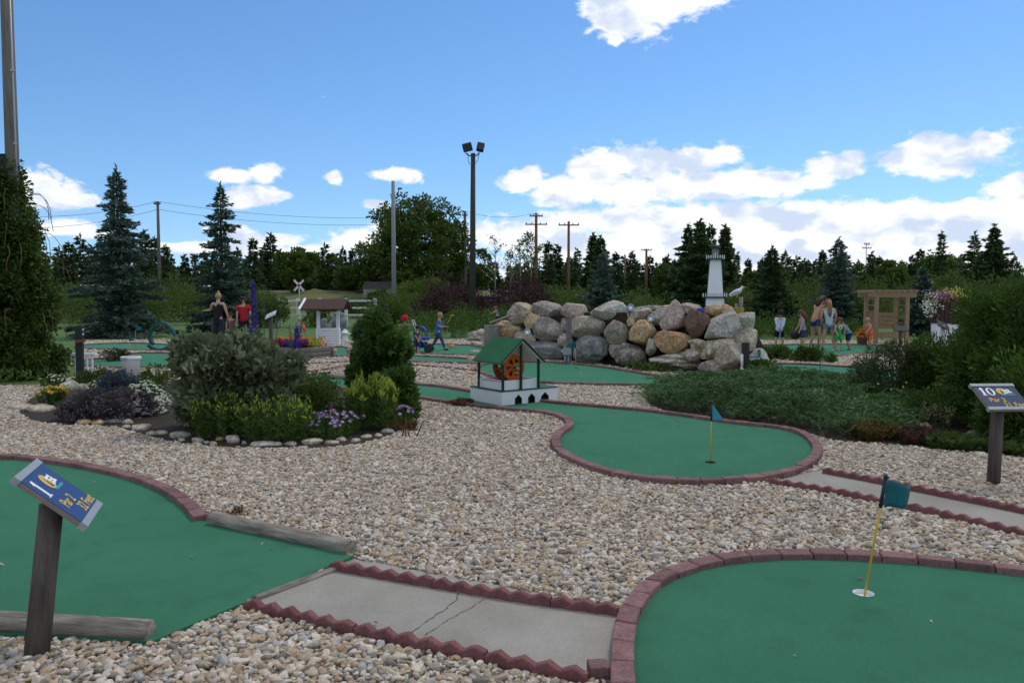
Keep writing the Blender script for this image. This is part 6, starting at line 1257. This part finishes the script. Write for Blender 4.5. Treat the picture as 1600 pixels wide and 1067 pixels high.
ppole('a', 'short brown utility pole between the two blue spruces', 251, 80, 315, .16, greyp, ((319,10),)); ppole('b', 'tall pale grey pole in front of the large poplar', 616, 55, 283, .15, lightp)
ppole('c', 'dark utility pole left of the floodlight pole', 727, 95, 330, .20, greyp, ((337,8),)); ppole('d', 'brown double armed power pole left of the boulder wall', 837.5, 88, 333, .19, brownp, ((338,20),(351,34)))
ppole('e', 'brown single armed power pole above the boulder wall', 888, 88, 346, .17, brownp, ((352,32),)); ppole('f', 'distant T shaped power pole above the wall', 1009, 120, 389, .2, brownp, ((391,16),)); ppole('g', 'short pale pole left of the T shaped power pole', 976, 120, 400, .15, brownp); ppole('h', 'thin mast with small crossbars rising from the right tree line', 1351, 120, 380, .06, lightp, ((382,8),(388,14)))
x = TOPS['b']; zz = P(622,300,55).z; sla = MB().tube([(x.x,55,zz-.3),(x.x+.35,54.9,zz-.2),(x.x+.42,54.8,zz+.15)], .03, 6).ball((x.x+.5,54.8,zz+.2), (.18,.1,.07), 8); obj1(sla, 'street_lamp', darkpole, 'small lamp arm fixed to the tall pale grey pole', 'lamp', (x.x,55,zz))
wirem = mat('grey power line', (.10,.10,.11), .6)
def wire(a, b, sag, label, r_=.018):
    pts = [a.lerp(b, t_)-Vector((0,0,sag*4*t_*(1-t_))) for t_ in np.linspace(0,1,25)]; tag(MB().tube(pts, r_, 4).build('power_line', wirem, None, a), label, 'power line', 'power lines')
wire(P(-40,334,75), TOPS['a'], .8, 'power line running from the left to the short brown pole'); wire(TOPS['a'], TOPS['c'], 1.2, 'power line between the short brown pole and the dark pole'); wire(TOPS['c'], TOPS['d'], .6, 'power line between the dark pole and the double armed pole'); wire(P(-40,339,75)-Vector((0,0,.9)), TOPS['a']-Vector((0,0,.8)), .8, 'lower power line running from the left to the short brown pole'); wire(TOPS['a']-Vector((0,0,.8)), TOPS['c']-Vector((0,0,.8)), 1.2, 'lower power line between the short brown pole and the dark pole')
# rail crossing sign
p = P(467,446,80); rc = empty('crossbuck_sign', (p.x,80,1.5), 'white X shaped railway crossing sign on a post', 'sign'); MB().tube([(p.x,80.1,1.5),(p.x,80.1,p.z+.3)], .06, 6).build('post', whitep, rc)
for a_ in (48,-48):
    f_ = MB().box(p, (1.45,.05,.24), mtx=Matrix.Rotation(R(a_),3,'Y')).build('blade', whitep, rc)
    m3 = Matrix.Rotation(R(a_),3,'Y'); MB().box(p+m3@Vector((0,-.03,.10)), (1.40,.012,.03), mtx=m3).box(p+m3@Vector((0,-.03,-.10)), (1.40,.012,.03), mtx=m3).build('red_border', mat('red reflective', (.35,.03,.03), .5), f_)
# white rail fence
Yf = 44; fr = empty('rail_fence', (GX(500,Yf),Yf,0), 'white board rail fence across the lawn behind the wishing well', 'fence')
for px in (438,466,500,541,586): x = GX(px,Yf); zt = P(0,466,Yf).z; MB().box((x,Yf,zt/2), (.16,.16,zt)).build('post', whitep, fr)
for py in (470,481,492): z = P(0,py,Yf).z; MB().box((GX(512,Yf),Yf-.10,z), (GX(590,Yf)-GX(434,Yf),.04,.10)).build('rail', whitep, fr)
# shed, cars, distant sign
p = P(594,452,88); sh = empty('shed', (p.x,88,1.9), 'small dark roofed shed in front of the large poplar', 'shed'); w_ = 48*88/F; zr = P(0,440,88).z; ze_ = P(0,451,88).z
MB().box((p.x,88,(1.6+ze_)/2), (w_*.92,3,ze_-1.6)).build('wall', mat('pale shed siding', (.32,.32,.30), .8, .1), sh); mb = MB(); V = [(p.x-w_/2,86.3,ze_),(p.x+w_/2,86.3,ze_),(p.x+w_/2,88,zr),(p.x-w_/2,88,zr),(p.x-w_/2,89.7,ze_),(p.x+w_/2,89.7,ze_)]; mb.add(V, [(0,1,2,3),(3,2,5,4),(0,3,4),(1,5,2),(0,4,5,1)]); mb.build('roof', mat('dark shed roof', (.05,.04,.042), .9), sh); MB().box((p.x+.3,86.49,2.0), (.7,.03,.8)).build('door', boardm, sh)
def car(label, px, py, Y, L_, m, rz=0, z0=0, hgt=1.45):
    p = P(px,py,Y); cr_ = empty('parked_car', (p.x,Y,z0), label, 'car'); prof = [(-.5,.30),(-.5,.62),(-.40,.68),(-.27,.72),(-.16,.98),(.20,1.0),(.36,.72),(.48,.64),(.5,.5),(.5,.30)]; M3 = Matrix.Rotation(rz,3,'Z')
    V = []
    for sy in (-.85,.85):
        for a_, b_ in prof: v = M3 @ Vector((a_*L_, sy*(1 if b_ < .75 else .82), b_*hgt)); V.append((p.x+v.x,Y+v.y,z0+v.z))
    n_ = len(prof); bo = MB().add(V, [tuple(range(n_)), tuple(range(2*n_-1,n_-1,-1))]+[(i,n_+i,n_+(i+1) % n_,(i+1) % n_) for i in range(n_)]).build('body', m, cr_, bevel=.05)
    wm = mat('dark car glass', (.02,.025,.03), .1); mb = MB()
    for sy in (-.80,.80):
        V = []
        for a_, b_ in ((-.23,.74),(-.15,.94),(.19,.95),(.31,.74)): v = M3 @ Vector((a_*L_, sy*1.02, b_*hgt)); V.append((p.x+v.x,Y+v.y,z0+v.z))
        mb.add(V, [(0,1,2,3)])
    mb.build('side_window', wm, cr_)
    for a_ in (-.32,.32):
        for sy in (-.8,.8): v = M3 @ Vector((a_*L_,sy,.32)); d_ = M3 @ Vector((0,.1,0)); MB().tube([Vector((p.x,Y,z0))+v-d_, Vector((p.x,Y,z0))+v+d_], .32, 14).build('wheel', darkpole, cr_)
car('dark blue car parked behind the purple shrubs', 757, 460, 60, 4.2, mat('dark blue car paint', (.02,.05,.20), .3, .05), .3, .3); car('white car half hidden by the left spruces', 150, 446, 75, 4.4, mat('white car paint', (.65,.66,.68), .3, .03), .2, 1.7); car('white van like car behind the spruce near the couple', 318, 446, 75, 4.4, mat('white car paint', (.65,.66,.68), .3, .03), -.2, 1.3)
# blue stroller
Ys = 22.5; x = GX(657,Ys); s_ = Ys/F; sr = empty('stroller', (x,Ys,0), 'blue pushchair standing behind the hop plant', 'pushchair'); blu = mat('blue nylon', (.012,.06,.38), .6, .15); zc = P(0,519,Ys).z
V = []; nx = 8
for i in range(nx+1):
    t_ = math.pi*(.05+.75*i/nx)
    for y_ in (-.2,.2): V.append((x+.02+.17*math.cos(t_), Ys+y_, zc-.05+.22*math.sin(t_)))
o = npmesh('canopy', V, [(2*i,2*i+1,2*i+3,2*i+2) for i in range(nx)], blu, sr, smooth=True); o.modifiers.new('t','SOLIDIFY').thickness = .01
MB().box((x-.03,Ys,zc-.22), (.07,.36,.42), mtx=Matrix.Rotation(R(-10),3,'Y')).build('backrest', blu, sr, bevel=.02); MB().box((x+.1,Ys,.42), (.32,.36,.08)).build('seat', blu, sr, bevel=.02); MB().box((x+.02,Ys,.24), (.34,.3,.16)).build('basket', mat('dark blue fabric', (.01,.025,.12), .8), sr, bevel=.02)
mb = MB(); 
for y_ in (-.22,.22): mb.tube([(x-.22,Ys+y_,.95),(x-.08,Ys+y_,.6),(x+.24,Ys+y_,.14)], .013, 6); mb.tube([(x-.18,Ys+y_,.14),(x+.08,Ys+y_,.48)], .013, 6)
mb.tube([(x-.22,Ys-.22,.95),(x-.22,Ys+.22,.95)], .016, 6).build('frame', greym, sr)
for dx in (-.18,.24):
    for y_ in (-.22,.22): MB().tube([(x+dx,Ys+y_-.02,.12),(x+dx,Ys+y_+.02,.12)], .12, 14).build('wheel', darkpole, sr)
p = P(573,512,13.5); obj1(MB().box(p, (.30,.25,.05), mtx=Matrix.Rotation(R(-15),3,'Y') @ Matrix.Rotation(R(25),3,'X')), 'sign_board', mat('light blue board', (.16,.30,.48), .5), 'light blue tilted board left of the hop plant top', 'sign board', p, bevel=.01)
# ---------------------------------------------------------------- people
SKIN = mat('skin', (.50,.30,.21), .6, .06); SKIN2 = mat('tanned skin', (.40,.22,.15), .6, .06)
def cloth(n_, c): return mat('cloth '+n_, c, .85, .14, 12, .2, 40)
def person(label, foot, H, head, lean, arms, legs, shirt, pants, hair, child=True, sleeve=.55, plen=.55, shoe=None, nod=10, skin=SKIN, longhair=0, name='person', cat='person', z0=.0, twist=0, bun=False, cap=None, belt=0, hip=0, tw=1.0):
    f = Vector((math.sin(R(head)), math.cos(R(head)), 0)); r_ = Vector((f.y, -f.x, 0)); u = Vector((0,0,1)); h = H
    D = lambda t: (f*t[0] + r_*t[1] + u*t[2]).normalized()
    hd = .165 if child else .135; th, sh, fo = (.225,.215,.035) if child else (.245,.24,.04); tor = .29 if child else .30; ua, fa, ha = .155, .135, .08
    th, sh, tor, ua, fa, ha, fo = [a*h for a in (th, sh, tor, ua, fa, ha, fo)]; hh = hd*h; sw = (.105 if child else .108)*h; hw = .052*h
    k = 1.0 if not child else 1.08
    # legs downward from a provisional pelvis
    L = []
    for s, (a, b) in zip((-1, 1), legs):
        hp = r_*hw*s; kn = hp + D(a)*th; an = kn + D(b)*sh; L.append((hp, kn, an))
    low = min(l_[2].z for l_ in L) - fo; pel = Vector((foot[0], foot[1], z0 - low)); mid = (L[0][2]+L[1][2])/2; pel -= Vector((mid.x, mid.y, 0))
    L = [tuple(pel+v for v in l_) for l_ in L]
    lt = D((math.sin(R(lean)), twist, math.cos(R(lean)))); pel2 = pel + u*.02*h
    sp = pel2 + (lt+u*.5).normalized()*tor*.35; ch = sp + lt*tor*.42; nb = ch + lt*tor*.26; 
    hdir = (lt + u*.6 + f*math.sin(R(nod))*1.2).normalized(); nk = nb + hdir*.035*h; hc = nk + hdir*hh*.52 + f*.012*h; ht = hc + hdir*hh*.40
    root = empty(name, (pel.x, pel.y, z0), label, cat)
    V = [pel2, sp, ch, nb, nk, hc, ht]; E = [(0,1),(1,2),(2,3),(3,4),(4,5),(5,6)]; Rr = [.062*h*k, .058*h*k, .066*h*k, .034*h, .028*h, hh*.40, hh*.30]
    def add(v, r, p): V.append(v); Rr.append(r); E.append((p, len(V)-1)); return len(V)-1
    # face: jaw and nose
    side = hdir.cross(r_); face = (f - hdir*f.dot(hdir)).normalized()
    add(hc - hdir*hh*.26 + face*hh*.20, hh*.20, 5)
    S = []; W = []
    for s, (a, b) in zip((-1, 1), arms):
        shd = ch + lt*tor*.20 + r_*s*sw; el = shd + D(a)*ua; wr = el + D(b)*fa; d = D(b)
        i = add(shd, .036*h, 2); i = add(el, .025*h, i); i = add(wr, .018*h, i); pm = wr + d*ha*.35; i = add(pm, .017*h, i)
        side_ = d.cross(u); side_ = side_.normalized() if side_.length > .1 else r_; curl = (f*.35 - u*.2)
        for q, ln in enumerate((.40,.50,.46,.34)):
            b0 = pm + side_*(q-1.5)*.010*h + d*ha*.22; j = add(b0, .0060*h, i); j = add(b0 + (d+curl*.3).normalized()*ha*ln*.55, .0052*h, j); add(b0 + (d+curl*.3).normalized()*ha*ln*.55 + (d+curl).normalized()*ha*ln*.45, .0045*h, j)
        b0 = wr + d*ha*.18 - side_*.016*h*s; j = add(b0, .0065*h, i-1); add(b0 + (d*.7-side_*s*.7).normalized()*ha*.38, .0055*h, j)
        S.append((shd, el, wr)); W.append(pm)
    for hp, kn, an in L:
        i = add(hp, .050*h*k, 0); i = add(kn, .033*h, i); i = add(kn.lerp(an,.35), .032*h, i); i = add(an, .020*h, i); add(an - u*fo*.5 + f*.05*h, .018*h, i)
    skinmesh('body', V, E, Rr, skin, root, 1)
    # shirt
    V = [pel2 - u*.065*h, pel2 + u*.02*h, sp, ch, nb]; E = [(0,1),(1,2),(2,3),(3,4)]; Rr = [.082*h*k*tw, .082*h*k*tw, .077*h*k*tw, .082*h*k*tw, .040*h]
    for shd, el, wr in S:
        V.append(shd); Rr.append(.044*h); E.append((3, len(V)-1)); i = len(V)-1
        if sleeve > 0:
            V.append(shd.lerp(el, min(1, sleeve))); Rr.append(.037*h); E.append((i, len(V)-1))
            if sleeve > 1: V.append(el.lerp(wr, .95)); Rr.append(.026*h); E.append((len(V)-2, len(V)-1))
    skinmesh('shirt', V, E, Rr, shirt, root, 1, root=3)
    V = [pel2 + u*.035*h]; Rr = [.076*h*k]; E = []
    for hp, kn, an in L:
        V.append(hp - u*.01*h); Rr.append(.062*h*k); E.append((0, len(V)-1)); i = len(V)-1; V.append(hp.lerp(kn, min(1, plen))); Rr.append((.055 if plen < 1 else .043)*h); E.append((i, len(V)-1))
        if plen > 1: V.append(kn.lerp(an, .92)); Rr.append(.030*h); E.append((len(V)-2, len(V)-1))
    skinmesh('trousers' if plen > 1 else 'shorts', V, E, Rr, pants, root, 1)
    for hp, kn, an in L:
        m3 = Matrix((f, r_, u)).transposed(); MB().ball(an - u*fo*.45 + f*.035*h, (.070*h, .028*h, .028*h), 10, m3).build('shoe', shoe or mat('white shoe', (.6,.6,.6), .6), root)
    m3 = Matrix((face, r_, hdir)).transposed()
    ham = MB().ball(hc + hdir*hh*.12 - face*hh*.10, (hh*.43, hh*.42, hh*.44), 12, m3)
    if longhair: ham.tube([hc + hdir*hh*.1 - face*hh*.25, nk - face*hh*.42, nb - lt*longhair*h*.5 - f*.085*h, nb - lt*longhair*h - f*.075*h], [hh*.36, hh*.36, hh*.30, hh*.12], 10)
    if bun: ham.ball(ht - face*hh*.1 + hdir*hh*.22, hh*.20, 10)
    ham.build('hair', hair, root)
    if cap: MB().ball(hc + hdir*hh*.20, (hh*.46, hh*.45, hh*.38), 12, m3).ball(hc + hdir*hh*.22 + face*hh*.5, (hh*.30, hh*.26, hh*.05), 10, m3).build('cap', cap, root)
    for s in (-1, 1):
        MB().ball(hc + face*hh*.37 + r_*s*hh*.15 + hdir*hh*.0, hh*.045, 6).build('eye', mat('dark eye', (.03,.02,.015), .3), root)
        MB().ball(hc + r_*s*hh*.40 - hdir*hh*.02, (hh*.06, hh*.05, hh*.10), 8, m3).build('ear', skin, root)
    MB().ball(hc + face*hh*.42 - hdir*hh*.08, (hh*.06, hh*.05, hh*.09), 8, m3).build('nose', skin, root); MB().ball(hc + face*hh*.36 - hdir*hh*.24, (hh*.03, hh*.10, hh*.025), 8, m3).build('mouth', mat('lips', (.35,.12,.10), .5), root)
    return dict(root=root, hands=W, pel=pel, f=f, r=r_, ch=ch, hc=hc)
dn = (0,0,-1); st = [((.03,-.05,-1),(-.03,0,-1)), ((.03,.05,-1),(-.03,0,-1))]
hang = [((.05,-.15,-1),(.15,-.05,-1)), ((.05,.15,-1),(.15,.05,-1))]
def at(px, feet, Y=None):
    if Y: return (GX(px, Y), Y)
    p = G(px, feet); return (p.x, p.y)
def putter(label, hand, foot, m=darkpole):
    a, b = Vector(hand), Vector(foot); r_ = empty('putter', b, label, 'golf club', 'golf putters'); MB().tube([a+(a-b).normalized()*.08, b], [.009,.006], 6).build('shaft', m, r_); MB().tube([a+(a-b).normalized()*.12, a-(a-b).normalized()*.10], .016, 8).build('grip', darkpole, r_); MB().box(b+Vector((.03,0,.015)), (.10,.03,.03)).build('club_head', m, r_, bevel=.004)
brown = mat('brown hair', (.055,.025,.015), .7, .2); black = mat('black hair', (.012,.010,.010), .6, .2); blond = mat('blond hair', (.38,.26,.12), .7, .2); redb = mat('reddish brown hair', (.13,.045,.025), .7, .2); lbr = mat('light brown hair', (.22,.13,.065), .7, .25)
fwdarm = [((.45,.25,-1),(.35,.55,-1)), ((.45,-.25,-1),(.35,-.55,-1))]
q = person('child in a white long sleeved top bending over a putter by the hedge', at(1217,547), 1.26, 190, 16, fwdarm, [((.1,-.12,-1),(-.1,-.02,-1)),((.1,.12,-1),(-.1,.02,-1))], cloth('white', (.62,.64,.78)), cloth('black', (.012,.012,.016)), black, sleeve=2, plen=.8, nod=35, cap=cloth('black', (.012,.012,.016)), shoe=mat('dark shoe', (.03,.03,.03), .7), tw=1.12)
putter('putter held by the child in white', (q['hands'][0]+q['hands'][1])/2, G(1217,551,.03), mat('blue club', (.05,.25,.40), .5))
q = person('girl with reddish hair in profile holding a dark bag left of the woman in tan', at(1254,549), 1.24, 275, 6, [((.2,-.1,-1),(.4,0,-1)),((.25,.1,-1),(.5,0,-.8))], st, cloth('lilac', (.30,.25,.40)), cloth('denim dark', (.04,.06,.13)), redb, sleeve=.3, plen=.7, nod=15, longhair=.08)
bgp = q['hands'][1]+Vector((0,0,-.13)); bg = empty('bag', bgp, 'dark maroon bag hanging from the hand of the red haired girl', 'bag'); MB().ball(bgp, (.15,.10,.13), 12).build('pouch', cloth('maroon', (.05,.015,.03)), bg); MB().tube([bgp+Vector((-.08,0,.08)), bgp+Vector((0,0,.19)), bgp+Vector((.08,0,.08))], .01, 6).build('strap', darkpole, bg)
q = person('woman in a tan t-shirt and blue denim shorts seen from behind leaning forward', at(1271,548), 1.70, 62, 27, [((.4,-.1,-.9),(.6,.1,-.6)),((.4,.15,-.9),(.6,0,-.6))], [((.22,-.14,-1),(-.32,-.06,-1)),((.12,.10,-1),(-.2,.02,-1))], cloth('tan', (.52,.30,.15)), cloth('denim', (.035,.075,.20)), brown, child=False, sleeve=.7, plen=.42, nod=25, longhair=.03)
q = person('woman with long hair, pale blue sleeveless top and light denim shorts, from behind', at(1294,549), 1.52, 8, 6, [((.1,-.22,-1),(.3,.1,-1)),((.1,.22,-1),(.4,-.1,-.9))], [((.06,-.16,-1),(-.05,-.06,-1)),((.06,.16,-1),(-.12,.02,-1))], cloth('pale blue', (.42,.52,.58)), cloth('light denim', (.17,.27,.42)), lbr, child=False, sleeve=0, plen=.45, nod=15, longhair=.17)
q = person('child in a green vest and green shorts facing the camera with one arm stretched out', at(1310,549.5), 1.02, 175, 3, [((.2,-.7,-.7),(.3,-.7,-.5)),((.3,.2,-1),(.5,-.1,-.6))], [((.05,-.16,-1),(0,0,-1)),((.12,.12,-1),(-.1,0,-1))], cloth('green', (.035,.30,.07)), cloth('bright green', (.04,.36,.10)), redb, sleeve=0, plen=.85, nod=8, shoe=mat('dark shoe', (.03,.03,.03), .7))
c = q['ch']+q['f']*.095; eb = MB().tube([c-Vector((0,.0,.0)), c+q['f']*.012], .055, 16).build('shirt_disc', mat('white print', (.7,.7,.7), .6), q['root']); MB().tube([c+q['f']*.012, c+q['f']*.016], .026, 12).build('dark_dot', mat('black print', (.02,.02,.02), .6), eb)
q = person('dark haired child in a light blue shirt bending down beside the child in green', at(1328,548), 1.06, 265, 32, [((.3,-.1,-1),(.2,0,-1)),((.5,.1,-.9),(.5,0,-.8))], [((.2,-.1,-1),(-.35,0,-1)),((-.05,.1,-1),(-.35,0,-1))], cloth('light blue', (.06,.32,.58)), cloth('navy', (.02,.035,.10)), black, sleeve=.6, plen=.85, nod=20, shoe=mat('dark shoe', (.03,.03,.03), .7))
q = person('small blond child in bright orange shirt and shorts near the arbor bench', at(1360,546), 1.0, 250, 14, [((.5,-.1,-.8),(.6,0,-.4)),((-.3,.2,-.9),(-.2,.1,-1))], [((.25,-.1,-1),(-.1,0,-1)),((-.2,.1,-1),(-.3,0,-1))], cloth('orange', (.75,.13,.06)), cloth('bright orange', (.85,.16,.04)), blond, sleeve=.45, plen=.85, nod=15, shoe=mat('red shoe', (.30,.03,.03), .6))
q = person('adult in a black sleeveless top seen from behind, one arm held out', at(341,0,25), 1.70, 10, 2, [((.3,-.5,-.8),(.2,-1,-.1)),((.1,.3,-1),(.3,.15,-1))], st, cloth('black', (.012,.012,.016)), cloth('dark navy', (.02,.022,.04)), blond, child=False, sleeve=0, plen=1.5, nod=5, bun=True)
putter('putter held out by the adult in black', q['hands'][0], q['hands'][0]+Vector((-.06,.15,-.75)))
q = person('person in a red t-shirt with dark hair beside the tall blue flower spike', at(381,0,26), 1.58, 165, 0, hang, st, cloth('red', (.42,.012,.025)), cloth('black', (.012,.012,.016)), black, child=False, sleeve=.8, plen=1.5, nod=2, tw=1.1)
q = person('small child in dark clothes between the adult in black and the person in red', at(361,0,26), 1.12, 170, 3, hang, st, cloth('mauve', (.18,.08,.12)), cloth('navy', (.02,.035,.10)), brown, sleeve=.6, plen=.9, nod=5)
q = person('blond child in a grey striped vest with orange sleeves behind the planter box', at(467,0,23.2), 1.02, 15, 2, [((.1,-.2,-1),(.2,-.05,-1)),((.1,.35,-1),(.4,.1,-1))], st, cloth('grey blue', (.08,.13,.18)), cloth('mauve print', (.25,.10,.18)), blond, sleeve=.2, plen=.9, nod=8)
mb = MB(); c = q['ch']+q['r']*.11; tag(None, None) if False else None
MB().tube([c+q['r']*.02+Vector((0,0,.05)), c+q['r']*.07-Vector((0,0,.12))], [.05,.045], 8).build('orange_sleeve', cloth('orange', (.75,.13,.06)), q['root'])
mb = MB()
for zz in (-.10,-.03,.05): mb.tube([q['ch']+Vector((.088*math.cos(a_), .088*math.sin(a_), zz)) for a_ in np.linspace(0, 2*math.pi, 17)], .008, 4, cap=False)
mb.build('shirt_stripes', cloth('pale stripe', (.35,.42,.46)), q['root'])
q = person('blond boy in blue t-shirt and jeans striding right across a far green', at(684,548.5), 1.17, 88, 5, [((.25,-.1,-1),(.9,.1,-.05)),((.1,.1,-1),(.9,0,.1))], [((-.40,-.05,-1),(-.65,0,-1)),((.50,.05,-1),(.28,0,-1))], cloth('bright blue', (.02,.12,.55)), cloth('jeans', (.045,.08,.16)), blond, sleeve=.6, plen=1.5, nod=8, shoe=mat('dark shoe', (.03,.03,.03), .7), z0=.03)
a = q['hands'][1]; putter('putter carried upright by the boy in blue', a, a+Vector((.16,0,.32)), mat('yellow club', (.55,.5,.05), .5))
q = person('child with a red hat behind the top of the hop plant', at(632,0,24), .98, 150, 0, hang, st, cloth('olive', (.12,.12,.06)), cloth('navy', (.02,.035,.10)), brown, sleeve=.6, plen=.9, cap=cloth('red', (.42,.012,.025)), nod=5)
MB().lathe([(.12,0),(.115,.10),(.06,.15),(0,.16)], q['hc']+Vector((0,0,.02)), 12).build('hat_crown', cloth('red', (.42,.012,.025)), q['root'])
q = person('toddler with dark hair half hidden by the hop plant beside the blue pushchair', at(650,0,21.5), .84, 140, 8, fwdarm, st, cloth('dark teal', (.02,.07,.09)), cloth('navy', (.02,.035,.10)), black, sleeve=.8, plen=.9, nod=15)
q = person('small pirate like garden figure in red headscarf and striped shirt on the log stump', at(777,0,20.3), .50, 255, 14, [((.8,-.2,-.5),(1,0,-.3)),((.8,.2,-.6),(1,0,-.5))], [((.3,-.2,-1),(-.2,0,-1)),((.1,.2,-1),(-.1,0,-1))], cloth('pale stripe', (.35,.42,.46)), cloth('black', (.012,.012,.016)), cloth('red', (.42,.012,.025)), sleeve=.7, plen=.9, name='pirate_figure', cat='garden figure', z0=P(777,508,20.4).z, cap=cloth('scarf red', (.55,.06,.04)), nod=10)
mb = MB()
for zz in (-.05,-.02,.01,.04): mb.tube([q['ch']+Vector((.045*math.cos(a_), .045*math.sin(a_), zz)) for a_ in np.linspace(0, 2*math.pi, 13)], .006, 4, cap=False)
mb.build('shirt_stripes', cloth('navy', (.02,.035,.10)), q['root'])
